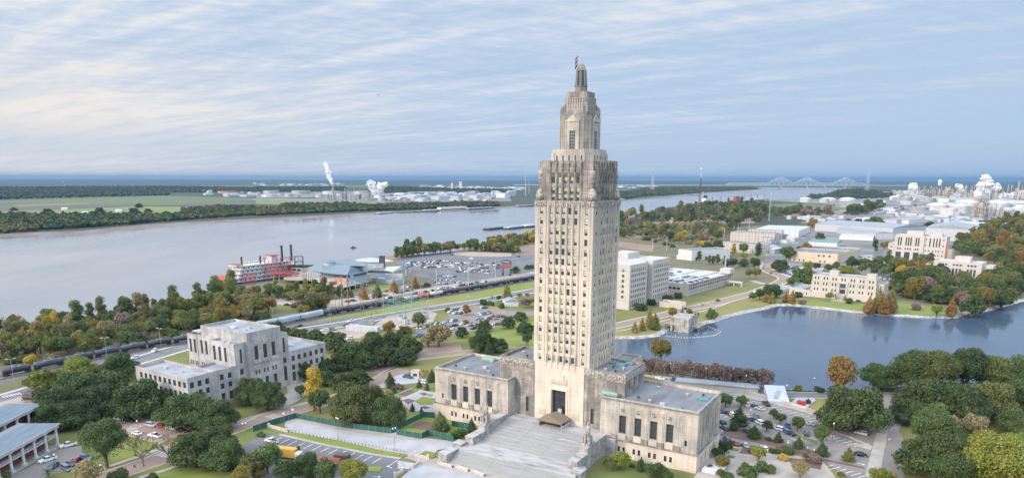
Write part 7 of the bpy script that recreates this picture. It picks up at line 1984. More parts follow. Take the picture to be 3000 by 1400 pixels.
# riverboat casino
def riverboat():
 s0,s1=P(*g5(235,488),RZ),P(*g5(700,425),RZ)
 ang=math.atan2((s1-s0).y,(s1-s0).x)
 Ln=92
 e=empty('riverboat',(s0.x,s0.y,RZ),ang,label='white paddle wheel riverboat with red trim and black funnels moored at the landing',cat='boat')
 W_=17
 hull=MB();hull.prism([(-2,0),(Ln-12,0),(Ln+4,W_/2),(Ln-12,W_),(-2,W_)],-1,1.6);hull.build('hull',M['black'],e)
 zs=[1.6,5.6,9.4,13.0]
 for i,z in enumerate(zs):
  x0,x1=2+i*1.5,Ln-12-i*5
  if i==3:x1=Ln-30
  w_=MB()
  wn=[(2.5+k*5.2,4.3+k*5.2,z+1.2,z+2.6,'pane')for k in range(int((x1-x0-3)/5.2))]
  face(w_,(x0,1.2),(x1,1.2),z,z+3.4,wn,.15,e);face(w_,(x1,1.2),(x1,W_-1.2),z,z+3.4)
  face(w_,(x1,W_-1.2),(x0,W_-1.2),z,z+3.4);face(w_,(x0,W_-1.2),(x0,1.2),z,z+3.4,[(3,4.4,z+1.2,z+2.4,'pane'),(10,11.4,z+1.2,z+2.4,'pane')],.15,e)
  w_.build('deckhouse',M['white'],e)
  MB().box(x0-2,0,z+3.4,x1+2.5,W_,z+3.7).build('deck',M['white'],e)
  t=MB();t.box(x0-2.05,-.06,z+3.55,x1+2.55,-.003,z+3.72);t.box(x0-2.06,0,z+3.4,x0-2.003,W_,z+3.72);t.build('trim',M['red'],e)
  rl=MB()
  rl.box(x0-2,0.0,z+4.6,x1+2.5,.07,z+4.7);rl.box(x0-2,.01,z+4.1,x1+2.5,.06,z+4.15)
  k=0
  while x0-2+k*2.6<x1+2:rl.box(x0-2+k*2.6,0.005,z+3.7,x0-1.88+k*2.6,.1,z+6.8 if i<3 else z+4.7);k+=1
  rl.build('railing',M['white'],e)
 MB().box(2,2.2,16.71,10,W_-2.2,18.2).build('stern_house',M['white'],e)
 MB().box(1.6,1.8,18.2,10.4,W_-1.8,18.5).build('stern_roof',M['red'],e)
 MB().box(44,4,16.71,54,W_-4,20.5).box(45,5,20.5,52,W_-5,23.5).build('pilot_house',M['white'],e)
 MB().box(43.5,3.5,23.5,53.5,W_-3.5,23.9).build('pilot_house_roof',M['red'],e)
 for x,y,h,r_ in((10,4.5,9,.8),(31,4.5,8,.8),(56,3,16.5,1.1),(68,3.5,16.5,1.1)):
  f=MB();f.lathe(x,y,[(r_,16.7),(r_,16.7+h-1.6),(r_*1.5,16.7+h-.8),(r_*1.1,16.7+h)],10);f.build('funnel',M['black'],e)
 for x,y in((15,5),(20,6),(24,4),(28,6),(36,5),(40,4)):
  MB().lathe(x,y,[(.7,16.7),(.7,18.6),(1.2,18.8),(1.2,19.6),(.2,20.2)],8).build('roof_ventilator',M['white'],e)
  MB().lathe(x,y,[(1.21,19.0),(1.21,19.5)],8).build('ventilator_band',M['red'],e)
 pw=MB();pw.M=Matrix.Translation((-5.2,0,3.4))@Matrix.Rotation(-PI/2,4,'X')
 for i in range(14):
  a=2*PI*i/14
  c_,s_=math.cos(a),math.sin(a)
  pw.add([(c_*3.2,s_*3.2,2),(c_*4.6,s_*4.6,2),(c_*4.6,s_*4.6,W_-2),(c_*3.2,s_*3.2,W_-2)],[(0,1,2,3)])
  for z in(2,W_/2,W_-2):pw.bar((0,0,z),(c_*4.6,s_*4.6,z),.14,4)
 pw.build('paddle_wheel',M['red'],e)
 pb=MB();pb.M=Matrix.Translation((-5.2,0,3.4))@Matrix.Rotation(-PI/2,4,'X')
 for i in range(8):
  a,b_=PI+PI*i/8*.7+.2,PI+PI*(i+1)/8*.7+.2
  pb.add([(5.2*math.cos(a),5.2*math.sin(a),1),(5.2*math.cos(b_),5.2*math.sin(b_),1),(5.2*math.cos(b_),5.2*math.sin(b_),W_-1),(5.2*math.cos(a),5.2*math.sin(a),W_-1)],[(0,1,2,3)])
 pb.build('wheel_guard',M['red'],e)
riverboat()
def frame_tower(name,conv,x,y,w_,h,mat_,label,z0=RZ,d=None,levels=3,rz=0.4,group=None,r_=.28):
 q=P(*conv(x,y),z0)
 e=MB();d=d or w_
 for sx in(-1,1):
  for sy in(-1,1):e.bar((sx*w_/2,sy*d/2,0),(sx*w_/2,sy*d/2,h),r_,4)
 for i in range(1,levels+1):
  z=h*i/levels;zp=h*(i-1)/levels
  for a,b_ in(((-1,-1),(1,-1)),((1,-1),(1,1)),((1,1),(-1,1)),((-1,1),(-1,-1))):
   A_,B_=(a[0]*w_/2,a[1]*d/2),(b_[0]*w_/2,b_[1]*d/2)
   e.bar((*A_,z),(*B_,z),r_*.9,4);e.bar((*A_,zp),(*B_,z),r_*.6,4)
 return e.build(name,mat_,loc=(q.x,q.y,z0),rz=rz,label=label,cat='gantry',group=group)
frame_tower('lift_frame',g5,672,430,12,22,M['red'],'red steel ramp gantry in front of the twin tall funnels',levels=4)
frame_tower('lift_frame',g5,860,420,9,22,M['red'],'red steel gantry frame beside the green roofed landing building',levels=4)
frame_tower('lift_frame',g5,1025,400,8,22,M['black'],'black steel gantry frame beside the landing building',levels=4)
frame_tower('lift_frame',g5,390,495,10,11,M['red'],'small red ramp frame at the boat stern',levels=3)
def gangway():
 e=empty('gangway',label='bright red covered gangway between the riverboat and the round terrace',cat='gangway')
 a,b_,c=P(*g5(650,330),9),P(*g5(820,345),8),P(*g5(1010,350),7)
 m=MB()
 for p,q in((a,b_),(b_,c)):
  d=(q-p).normalized();n=Vector((-d.y,d.x,0))*3
  m.add([tuple(p-n),tuple(q-n),tuple(q+n),tuple(p+n),*(tuple(v+Vector((0,0,-.8)))for v in(p-n,q-n,q+n,p+n))],[(0,1,2,3),(0,4,5,1),(3,2,6,7),(4,7,6,5)])
 m.build('deck',M['red'],e)
 r_=MB()
 for p,q in((a,b_),(b_,c)):
  d=(q-p).normalized();n=Vector((-d.y,d.x,0))*3
  for s in(-1,1):
   for k in range(8):
    u,v=p.lerp(q,k/8)+n*s,p.lerp(q,(k+1)/8)+n*s
    r_.bar(u+Vector((0,0,2.4)),v+Vector((0,0,2.4)),.14,4);r_.bar(u,v+Vector((0,0,2.4)),.1,4);r_.bar(u,u+Vector((0,0,2.4)),.12,4)
 r_.build('truss',M['red'],e)
 for k in range(5):
  q=a.lerp(c,(k+.5)/5);MB().bar((q.x,q.y,RZ-1),(q.x,q.y,7),.35,6).build('pile',M['steel'],e)
gangway()

# barges, towboats, birds
def barge(name,conv,a,b_,wd,label,hullm='black',deckm='tank_brown',cargo=None,z=1.6,ch=1.5):
 p,q=P(*conv(*a),RZ),P(*conv(*b_),RZ)
 Ln=(q-p).length
 e=empty(name,(p.x,p.y,RZ),math.atan2((q-p).y,(q-p).x),label=label,cat='barge',group='barges on the river')
 MB().prism([(0,wd/2),(5,0),(Ln,0),(Ln,wd),(5,wd)],-.5,z).build('hull',M[hullm],e)
 MB().box(6,1,z+.003,Ln-2,wd-1,z+ch).build('cargo_cover',M[cargo or deckm],e)
 n=max(1,int(Ln/25))
 for i in range(n):MB().lathe(10+i*24,wd/2,[(.9,z+ch),(.9,z+ch+1.2),(.2,z+ch+1.6)],8).build('hatch',M['steel'],e)
barge('barge',a2,(2335,775),(2545,752),16,'dark barge with red deck gear in mid river left of the tower','black','red','tank_brown',3,1)
barge('barge',a3,(-40,768),(130,748),16,'grey green covered barge next to the tower in mid river','black','blue_siding','blue_siding',3,2.4)
barge('barge',a3,(132,748),(236,738),16,'pale topped barge touching the tower edge','black','white','white',3,2.4)
barge('barge',a2,(1230,612),(1400,600),14,'pale barge at the near end of the moored line on the far bank','black','white_metal','white_metal',2,2.5)
barge('barge',a2,(1400,602),(1560,598),14,'rusty red barge in the moored line on the far bank','tank_brown','red','tank_brown',1.5,1)
barge('barge',a2,(1560,596),(1850,582),14,'long dark barge in the moored line on the far bank','black','tank_brown','tank_brown',2,1)
barge('barge',a2,(1690,582),(1850,574),14,'flat pale barge behind the long dark one on the far bank','black','white_metal','white_metal',2.5,2)
barge('barge',a2,(1850,576),(2130,562),18,'big white topped barge on the far bank','black','white','white',4,6)
barge('barge',a2,(2130,566),(2400,552),16,'low grey covered barge at the far end of the moored line','black','blue_siding','blue_siding',3,3)
barge('barge',a3,(1060,478),(1140,472),20,'blue work barge right of the tower on the far bank','navy' if 0 else 'blue_siding','blue_siding','blue_siding',5,4)
barge('barge',a3,(60,540),(220,532),20,'dark dock barge left of the tower on the far bank','black','blue_siding','blue_siding',4,2)
q=P(*b2(978,200),RZ)
q=P(*a2(978,950),RZ)
e=empty('small_boat',(q.x,q.y,RZ),.3,label='tiny dark motor boat alone in mid river',cat='boat')
MB().prism([(-4,-1.2),(3,-1.2),(5,0),(3,1.2),(-4,1.2)],-.2,1.1).build('hull',M['black'],e)
MB().box(-1.5,-.9,1.1,1.4,.9,2.8).build('cabin',M['black'],e)
d=ray(1106,280);t=260/d[1]
bm=MB();bm.add([(0,0,0),(-.9,.25,.35),(-.5,-.25,.2),(.9,.25,.4),(.5,-.25,.22),(0,.55,.02),(0,-.6,0),(0,0,.14)],[(0,1,2),(0,4,3),(5,0,7),(6,7,0),(7,5,1),(7,3,5)])
bm.build('bird',M['black'],loc=(d[0]*t,d[1]*t,CAMH+d[2]*t),label='dark bird flying alone in the sky left of the tower',cat='bird')
def docks():
 e=empty('dock_terminal',label='far river dock with long pier, cranes and white ship upstream',cat='dock')
 a,b_=P(*a3(1900,525),RZ),P(*a3(2560,470),RZ)
 ang=math.atan2((b_-a).y,(b_-a).x);Ln=(b_-a).length
 X=lambda:MB().at(a.x,a.y,0,ang)
 X().box(60,-14,1,Ln,6,6).build('pier_deck',M['blue_siding'],e)
 for i in range(22):
  x=120+i*Ln/26
  X().box(x-1,-2,6,x+1,0,26).box(x-7,-2,25,x+7,0,27).build('loading_arm',M['steel']if i%3 else M['red'],e)
 X().box(-10,-20,1,60,2,12).box(5,-16,12,35,-2,26).build('ship',M['white'],e)
 X().box(8,-14,26,26,-4,36).build('ship_bridge',M['black'],e)
 X().box(Ln*.42,-16,6,Ln*.47,-4,26).build('control_house',M['red'],e)
 X().box(-4,-8,30,0,-6,50).build('mast',M['steel'],e)
docks()

# capitol surroundings
CL=lambda u,v:CW(u,v).to_2d()
def wpts(conv,pts):return[p.to_2d()for p in W(conv,pts)]
area('plaza',c2,[(300,635),(400,600),(900,680),(1350,755),(1420,740),(1700,800),(1990,835),(2060,880),(1830,920),(1790,960),(1650,960),(1560,1000),(1500,960),(1300,930),(850,830),(330,740),(285,680)],M['plaza'],0.06)
area('plaza_edge',c2,[(300,632),(400,600),(900,680),(1350,752),(1700,805),(1990,838),(1650,830),(1300,790),(850,720),(420,640)],M['plaza_tan'],0.08)
area('grass_verge',c2,[(280,745),(340,735),(850,830),(1300,930),(1530,965),(1470,1000),(1200,960),(700,860),(290,765)],M['lawn_bright'],0.07)
area('pavement',c2,[(240,755),(290,765),(700,860),(1200,960),(1470,1000),(1440,1015),(1180,975),(700,880),(230,775)],M['pavement'],0.09)
area('car_park',c2,[(0,800),(130,765),(230,775),(700,880),(1180,975),(1440,1015),(1650,1060),(1600,1110),(1400,1180),(1300,1300),(-200,1300),(-150,900)],M['asphalt'],0.05)
area('garden_lawn',c2,[(1330,690),(1500,590),(1640,560),(1900,600),(2250,690),(2200,760),(1990,830),(1730,725),(1660,800),(1420,710)],M['lawn_bright'],0.06,kind='structure')
area('flower_bed',c2,[(1540,700),(1640,630),(1800,650),(1830,700),(1720,725)],M['mulch'],0.09,kind='structure')
area('grass_plot',c2,[(1640,965),(1710,928),(1790,945),(1800,990),(1740,1010)],M['lawn_bright'],0.08,kind='structure')
area('grass_island',c2,[(1110,1090),(1250,1090),(1270,1110),(1230,1145),(1130,1140)],M['lawn_bright'],0.2,kind='structure')
area('paving',c2,[(1490,1000),(1580,970),(1780,1010),(1820,1000),(2100,1080),(2700,1230),(2700,1300),(1350,1300),(1560,1110),(1650,1050)],M['plaza_tan'],0.1)
area('pergola_roof_paving',c2,[(1640,1070),(2100,1150),(2500,1230),(2500,1400),(1400,1400),(1480,1190)],M['plaza'],0.14,kind='structure')
area('parterre',c2,[(1390,370),(1560,298),(1810,345),(1810,540),(1560,530),(1500,480)],M['plaza'],0.06)
for nm,pts,mt in(('bed',[(1420,365),(1545,312),(1630,330),(1500,385)],'mulch'),('grass_panel',[(1545,312),(1580,300),(1650,318),(1610,335)],'lawn_bright'),('grass_panel',[(1400,375),(1430,362),(1500,380),(1460,398)],'lawn_bright'),('bed',[(1470,420),(1530,405),(1610,425),(1530,462)],'mulch'),('grass_panel',[(1590,430),(1680,385),(1810,405),(1780,465),(1660,470)],'lawn_bright'),('bed',[(1640,350),(1690,342),(1740,360),(1690,378)],'mulch'),('bed',[(1650,490),(1700,478),(1760,495),(1700,512)],'mulch'),('grass_panel',[(1740,360),(1790,365),(1760,385),(1720,378)],'lawn_bright')):
 area(nm,c2,pts,M[mt],0.1)
area('car_park',g8,[(190,300),(330,280),(700,370),(1160,470),(1640,650),(1900,660),(2010,600),(2150,610),(2254,800),(2254,1250),(1870,1400),(1700,1250),(1350,1010),(900,870),(340,830),(190,790)],M['asphalt_old'],0.05)
area('concrete_lane',g8,[(1960,650),(2080,660),(1990,1100),(1860,1200),(1820,1180)],M['pavement'],0.08,kind='structure')
area('traffic_island',g8,[(1420,680),(1480,690),(1860,830),(1915,870),(1870,900),(1700,850),(1690,830),(1790,830)],M['pavement'],0.18,kind='structure')
area('verge',g8,[(330,655),(450,650),(720,740),(820,790),(1100,860),(1250,900),(1350,990),(1500,1020),(1800,1080),(1820,1105),(1350,1010),(1000,900),(700,830),(210,735)],M['mulch'],0.13,kind='structure')
area('hedge_bed',g8,[(1060,715),(1140,745),(1300,800),(1290,830),(1200,800),(1060,740)],M['lawn'],0.12,kind='structure')
area('terrace',g8,[(0,1100),(190,850),(350,850),(760,900),(1350,1010),(1500,1200),(1500,1400),(-200,1400)],M['plaza_tan'],0.06)
area('grass_plot',g8,[(360,870),(445,885),(420,915),(345,900)],M['lawn'],0.1,kind='structure')
area('grass_plot',g8,[(310,950),(395,965),(375,990),(300,980)],M['lawn'],0.1,kind='structure')
area('terrace_bed',g8,[(470,870),(600,880),(590,950),(430,930)],M['mulch'],0.1,kind='structure')
area('terrace_bed',g8,[(960,980),(1350,1020),(1330,1110),(1200,1090),(1000,1040)],M['mulch'],0.1,kind='structure')
road('lake_drive',g8,[(-500,60),(0,150),(640,235),(850,290),(1100,290),(1550,290),(2000,290),(2180,300),(2500,330),(3200,330)],8,M['asphalt'],0.05,kerb=.6)
road('ramp_road',g8,[(2250,320),(2110,330),(2060,400),(2090,480),(2110,580),(2040,680)],8,M['asphalt_old'],0.1)
area('grass_verge',g8,[(-500,70),(-100,110),(640,190),(640,225),(0,140),(-500,60)],M['mulch'],0.02)
area('upper_drive',g8,[(-700,60),(0,155),(300,215),(730,320),(1170,440),(1660,625),(1640,650),(1150,480),(700,365),(300,275),(0,215),(-300,170)],M['pavement'],0.11,kind='structure')
def wall(name,pts,h,th,mat_,label=None,cat='wall',z0=0,group=None,posts=None,ph=None,baluster=False):
 """free-standing wall along world points; posts are parts"""
 e=empty(name,(pts[0].x,pts[0].y,z0),label=label,cat=cat,group=group)if label else None
 o=Vector((pts[0].x,pts[0].y,0))if e else Vector((0,0,0))
 q=[p-o.to_2d()for p in pts]
 b=MB()
 if baluster:
  strip(q,th/2,th/2,.25,b,-.05);strip(q,th/2,th/2,h,b,h-.2)
  for i in range(len(q)-1):
   n=int((q[i+1]-q[i]).length/.6)
   for k in range(n):
    c=q[i].lerp(q[i+1],(k+.5)/n);b.cyl(c.x,c.y,.25,h-.2,.12,.16,5)
 else:strip(q,th/2,th/2,h,b,-.05)
 b.build('wall_panel' if e else name,mat_,e)
 if posts:
  for p in q[::posts]:
   MB().frus(p.x-.5,p.y-.5,p.x+.5,p.y+.5,-.05,ph or h*1.3,.08).build('post',mat_,e)
 return e
wall('parking_wall',wpts(g8,[(-700,75),(-200,130),(0,165),(290,215),(730,322),(1175,450)]),1.3,.4,M['cream'],'long cream parapet wall between the side car park and the lake drive',posts=1,ph=2.0)
wall('balustrade',wpts(g8,[(1175,455),(1400,535),(1660,625)]),1.3,.4,M['cream'],'cream balustrade with round balusters beside the big live oak',cat='balustrade',posts=2,ph=2.2,baluster=True)
wall('verge_kerb',wpts(g8,[(210,738),(420,790),(700,840),(1000,905),(1350,1010),(1600,1065),(1800,1108),(1815,1090)]),.16,.3,mk('red_kerb',(.42,.14,.10),None,.8,1))
def fence(pts,label,h=2.4):
 e=empty('screen_fence',(pts[0].x,pts[0].y,0),label=label,cat='fence')
 q=[p-pts[0]for p in pts]
 b=MB();strip(q,.04,.04,h,b,.05);b.build('screen',M['green_screen'],e)
 for i in range(len(q)-1):
  n=max(1,int((q[i+1]-q[i]).length/3))
  for k in range(n):
   c=q[i].lerp(q[i+1],k/n);MB().bar((c.x,c.y,0),(c.x,c.y,h+.1),.05,5).build('post',M['steel'],e)
fence(wpts(c2,[(-30,735),(180,665),(400,600),(850,690),(1355,755)]),'long dark green screened fence bordering the bare plaza')
fence(wpts(c2,[(1358,755),(1520,670),(1690,590),(1800,600)]),'dark green screened fence running back to the garden wing')
fence(wpts(c2,[(1415,765),(1665,810),(1730,772),(1860,800),(1990,842)]),'low dark green screened fence with a jog near the stairs')
fence(wpts(c2,[(1970,680),(2100,700),(2200,720)]),'short green screened fence against the capitol base')
fence(wpts(c2,[(190,1070),(330,1110)]),'green screen behind the yellow truck')
wall('low_wall',wpts(c2,[(130,690),(310,740)]),1.3,.5,M['cream'],'low cream wall at the plaza entrance by the parking',posts=1,ph=1.7)
wall('low_wall',wpts(c2,[(1600,985),(1730,1015)]),1.2,.5,M['cream'],'low cream wall with square piers beside the grass plot',posts=1,ph=2.0)
wall('low_wall',wpts(c2,[(1575,1108),(1640,1060),(1500,1155),(1400,1190)][:2]),1.2,.5,M['cream'],'low cream wall with square piers at the parking corner',posts=1,ph=2.0)
wall('low_wall',wpts(c2,[(1470,1150),(1400,1195)]),1.2,.5,M['cream'],'low cream wall with square piers at the bottom edge',posts=1,ph=2.0)
for a,b_,lb in(((1830,1060),(1980,1100),'first'),((2010,1095),(2140,1140),'second'),((2170,1140),(2300,1190),'third')):
 p,q=P(*c2(*a)),P(*c2(*b_));e=empty('stone_bench',(p.x,p.y,.1),math.atan2((q-p).y,(q-p).x),label=f'{lb} pale stone bench wall from the left below the stairs',cat='bench')
 Ln_=(q-p).length
 MB().box(0,-.5,0,Ln_,.5,.9).build('seat',M['cream'],e)
 for x in(0,Ln_-.5):MB().box(x,-.6,0,x+.5,.6,1.15).build('end_block',M['cream'],e)
for i,(a,b_)in enumerate((((1545,955),(1600,970)),((1700,1030),(1650,1045)))):pass
for i in range(34):
 t=i/33
 p=P(*c2(330+1160*t,738+205*t+6*math.sin(t*3)))
 MB().bar((0,0,0),(0,0,.95),.09,6).build('bollard',M['black'],loc=(p.x,p.y,.1),label='short dark post in the row along the grass strip',cat='bollard',group='posts along the grass strip')
for x,y,lb in((740,835,'near the first lamp'),(1255,935,'right of the second lamp'),(1440,975,'at the end of the grass strip'),(305,700,'at the plaza entrance wall')):
 p=P(*c2(x,y));e=empty('traffic_drum',(p.x,p.y,.1),label='orange traffic drum '+lb,cat='traffic drum')
 MB().cyl(0,0,0,1.0,.35,.25,10).build('drum',M['orange_paint'],e);MB().cyl(0,0,.45,.6,.33,.31,10).build('reflective_band',M['paint_white'],e)
def stalls(conv,a,b_,n,ln,name='parking_bay_markings',mt='paint_white',skew=0.0,wd=.13):
 p,q=P(*conv(*a)).to_2d(),P(*conv(*b_)).to_2d()
 d=(q-p).normalized();nn=Vector((-d.y,d.x));dr=(nn+d*skew).normalized()*ln
 m_=MB()
 for i in range(n+1):
  c=p.lerp(q,i/n);strip([c,c+dr],wd,wd,.17,m_)
 return m_.build(name,M[mt],kind='structure')
stalls(c2,(180,780),(1260,1000),13,-5.2)
stalls(c2,(190,880),(800,1020),9,-5.2,skew=-.8)
stalls(c2,(1420,1025),(1640,1065),1,-5)
m_=MB()
for i in range(11):
 a,b_=P(*c2(1425-i*.0,1030+i*7.5)),P(*c2(1620-i*8,1062+i*4.5));strip([a.to_2d(),b_.to_2d()],.12,.12,.18,m_)
m_.build('hatched_markings',M['paint_white'],kind='structure')
def arrow(conv,x,y,x2,y2,s=1.0):
 p=P(*conv(x,y)).to_2d();d=(P(*conv(x2,y2)).to_2d()-p).normalized();n=Vector((-d.y,d.x));z=.19
 m_=MB();f3=lambda v:(v.x,v.y,z)
 m_.add([f3(p+n*.12*s),f3(p+d*2*s+n*.12*s),f3(p+d*2*s-n*.12*s),f3(p-n*.12*s),f3(p+d*2*s+n*.5*s),f3(p+d*3.2*s),f3(p+d*2*s-n*.5*s)],[(0,3,2,1),(4,6,5)])
 m_.build('arrow_marking',M['paint_white'],kind='structure')
for a in((1370,1105,1340,1090),(1170,1190,1230,1192)):arrow(c2,*a)
for a in((1900,960,1950,945),(2075,790,2090,770),(1610,735,1640,745),(1720,1035,1760,1045),(1840,1130,1880,1135),(700,475,740,478),(2230,940,2254,955),(1000,765,1030,775)):arrow(g8,*a)
stalls(g8,(350,285),(700,365),6,-5,skew=.3);stalls(g8,(820,400),(1640,660),12,-5,skew=.3)
stalls(g8,(560,500),(1230,770),9,-5,skew=.5);stalls(g8,(210,480),(560,560),6,-5);stalls(g8,(210,690),(700,790),7,5,skew=.3)
stalls(g8,(840,740),(1260,880),6,-5,skew=-.6);stalls(g8,(1470,1060),(1850,1170),5,-5,skew=.3);stalls(g8,(1430,720),(1800,840),6,-5,skew=.2)
m_=MB()
for(cvn,a,b_,w2,n)in((c1,(1410,655),(1290,740),2.2,6),(c1,(20,390),(215,350),2.0,7),(c2,(125,570),(240,605),2.2,5),(c1,(1600,955),(1730,985),2.0,5)):
 p,q=P(*cvn(*a)).to_2d(),P(*cvn(*b_)).to_2d();d=(q-p).normalized();nn=Vector((-d.y,d.x))
 for i in range(n):
  c=p.lerp(q,(i+.5)/n);strip([c-nn*w2,c+nn*w2],.2,.2,.2,m_)
m_.build('crosswalk_stripes',M['paint_white'],kind='structure')
for x,y,lb in((2075,1115,'nearer'),(1990,1140,'farther')):
 p=P(*c3(x,y));MB().frus(-2.2,-1.6,2.2,1.6,0,1.1,-.15).build('planter',M['white'],loc=(p.x,p.y,.1),rz=CA,label=f'{lb} white square planter on the side terrace',cat='planter')
p=P(*c2(285,1000));e=empty('box_truck',(p.x,p.y,.1),R(-16),label='yellow box truck parked behind the trees at the bottom',cat='truck')
MB().box(-7,-1.3,.9,5,1.3,4.0).build('cargo_box',mk('yellow_truck_paint',(.55,.33,.06),None,.5,1),e);MB().box(5.1,-1.2,.5,7,1.2,3).build('cab',M['white'],e)
for x in(-5,-4,5.8):
 for y in(-1.2,1.2):
  w_=MB();w_.M=Matrix.Translation((x,y,.5))@Matrix.Rotation(PI/2,4,'X');w_.cyl(0,0,-.15,.15,.5,n=10);w_.build('wheel',M['rubber'],e)
p=P(*c2(870,1010));e=empty('dump_bin',(p.x,p.y,.1),R(-10),label='dark open bin behind the ball shaped tree',cat='skip');MB().frus(-2.5,-1.2,2.5,1.2,0,1.9,-.2).build('bin',M['tank_brown'],e)
p=P(*c2(750,1090));e=empty('red_shelter',(p.x,p.y,0),R(-16),label='small shelter with dull red roof between the bottom trees',cat='shelter')
MB().add([(-4,-2,2.6),(4,-2,2.6),(4,2,2.6),(-4,2,2.6),(-4,0,3.8),(4,0,3.8)],[(0,1,5,4),(1,2,5),(2,3,4,5),(3,0,4)]).build('roof',M['brick'],e)
for x in(-3.7,3.7):
 for y in(-1.7,1.7):MB().bar((x,y,0),(x,y,2.6),.1,5).build('post',M['black'],e)
p=P(*g8(985,380));e=empty('glass_shelter',(p.x,p.y,0),R(-8),label='white wedge shaped stair shelter beside the lake drive',cat='shelter')
b=MB();b.add([(-9,0,0),(0,0,0),(0,11,0),(-9,11,0),(-9,0,.8),(0,0,.8),(0,11,5),(-9,11,5)],[(4,5,6,7),(0,1,5,4),(1,2,6,5),(2,3,7,6),(3,0,4,7)]);b.build('shell',M['roof_white'],e)
q=MB()
for i in range(6):q.box(-6.5+i*.4,1.6+i*.9,1.8+i*.34,-4.6+i*.4,2.0+i*.9,2.3+i*.34)
q.build('skylight',M['steel'],e)
area('loading_yard',g8,[(1000,390),(1060,320),(1250,320),(1280,350),(1180,430)],M['plaza'],.12,kind='structure')
for x,y,mt,lb in((1095,395,'red','red machine in the small loading yard'),(1135,405,'red','second red machine in the small loading yard'),(1190,385,'black','black cabinet in the small loading yard')):
 p=P(*g8(x,y));MB().frus(-1,-.8,1,.8,0,1.8,.1).cyl(0,0,1.8,2.4,.3).build('machine',M[mt],loc=(p.x,p.y,.1),label=lb,cat='machine')
p=P(*g8(650,290));e=empty('flat_shelter',(p.x,p.y,0),R(-18),label='long white flat roofed shelter behind the parking wall',cat='shelter')
MB().box(-38,0,2.8,0,7,3.3).build('roof',M['roof_pale'],e);MB().box(-37.5,.4,0,-.5,6.6,2.79).build('wall',M['cream'],e)
def lamp(loc,h,kind,label,group):
 e=empty('street_lamp',loc,rnd.uniform(0,3),label=label,cat='street lamp',group=group)
 MB().bar((0,0,0),(0,0,h),.09,6,.06).build('pole',M['steel']if kind=='arm' else M['wood_pole'],e)
 if kind=='arm':
  for s in(-1,1):MB().bar((0,0,h),(s*1.6,0,h+.3),.06,5).build('arm',M['steel'],e);MB().box(s*1.6-.5,-.2,h+.2,s*1.6+.5,.2,h+.4).build('lamp_head',M['lamp_glass'],e)
 else:
  for s in(-.55,.55)if kind=='twin' else(0,):MB().bar((0,0,h-.4),(s,0,h),.04,4).build('arm',M['black'],e);MB().lathe(s,0,[(.12,h),(.3,h+.25),(.28,h+.5),(.05,h+.7)],8).build('lamp_head',M['lamp_glass'],e)
LG2='twin globe lamps on the grounds'
for cvn,x,y,h,k,lb in((c2,828,820,8.5,'twin','twin globe lamp in the middle of the grass strip'),(c2,1398,930,8.5,'twin','twin globe lamp near the end of the grass strip'),(c2,290,720,6.5,'twin','twin lamp at the plaza entrance'),(c1,2470,810,6,'twin','twin lamp beside the green fence start'),(c1,1400,810,7,'one','slim lamp at the crossing'),(c1,570,1140,6,'one','globe lamp in the barracks car park'),(c1,145,250,12,'arm','tall double arm lamp by the street crossing'),(b1,1078,1020,11,'arm','tall double arm lamp before the third tank car'),(b1,1622,915,11,'arm','tall double arm lamp left of the annex'),(g5,1410,1050,14,'arm','tall lamp beside the frontage road'),(g5,690,960,10,'arm','double arm lamp in front of the hopper cars'),(g8,495,290,9,'one','dark lamp post on the parking wall'),(g8,940,405,9,'one','dark lamp post before the white wedge shelter'),(g8,1248,245,6,'one','park lamp at the lake wall'),(g8,60,180,8,'one','lamp post behind the capitol wing roof'),(g8,545,670,8,'one','lamp post among the parked cars'),(g8,1455,800,7,'one','lamp post beside the ramp tree'),(g8,1400,545,5,'one','short lamp at the balustrade'),(A,785,335,8,'one','lamp post before the crepe row'),(g6,1305,895,8,'twin','twin lamp at the car park corner by the tower'),(g6,1070,850,8,'one','lamp by the yellow posts'),(g6,845,790,8,'twin','twin lamp at the river road kerb'),(g6,1440,445,14,'one','white topped mast lamp beyond the tracks'),(r1,282,895,5,'one','small lamp on the office lawn'),(g6,795,945,5,'one','small lamp on the parking island')):
 p=P(*cvn(x,y));lamp((p.x,p.y,0),h,k,lb,None)
for x,y in((315,240),(545,215),(830,225),(985,260),(1028,200),(1195,250),(965,150),(1215,160),(620,545),(1430,300)):
 p=P(*g6(x,y));MB().bar((0,0,0),(0,0,13),.12,5).box(-1.5,-.3,13,1.5,.3,13.3).build('light_mast',M['steel'],loc=(p.x,p.y,0),label='slender light mast in the casino car park',cat='light mast',group='light masts of the casino car park')
def pole(conv,x,y,ytop,mt,label,group=None,r_=.35,arms=0):
 p=P(*conv(x,y));t=conv(x,ytop);h=height_at(t[0],t[1],p)
 e=empty('utility_pole',(p.x,p.y,0),R(60),label=label,cat='utility pole',group=group)
 MB().bar((0,0,0),(0,0,h),r_,7,r_*.6).build('mast',M[mt],e)
 for i in range(arms):MB().box(-1.8,-.1,h-1-i*2,1.8,.1,h-.75-i*2).build('crossarm',M[mt],e)
 return Vector((p.x,p.y,h))
lines=[]
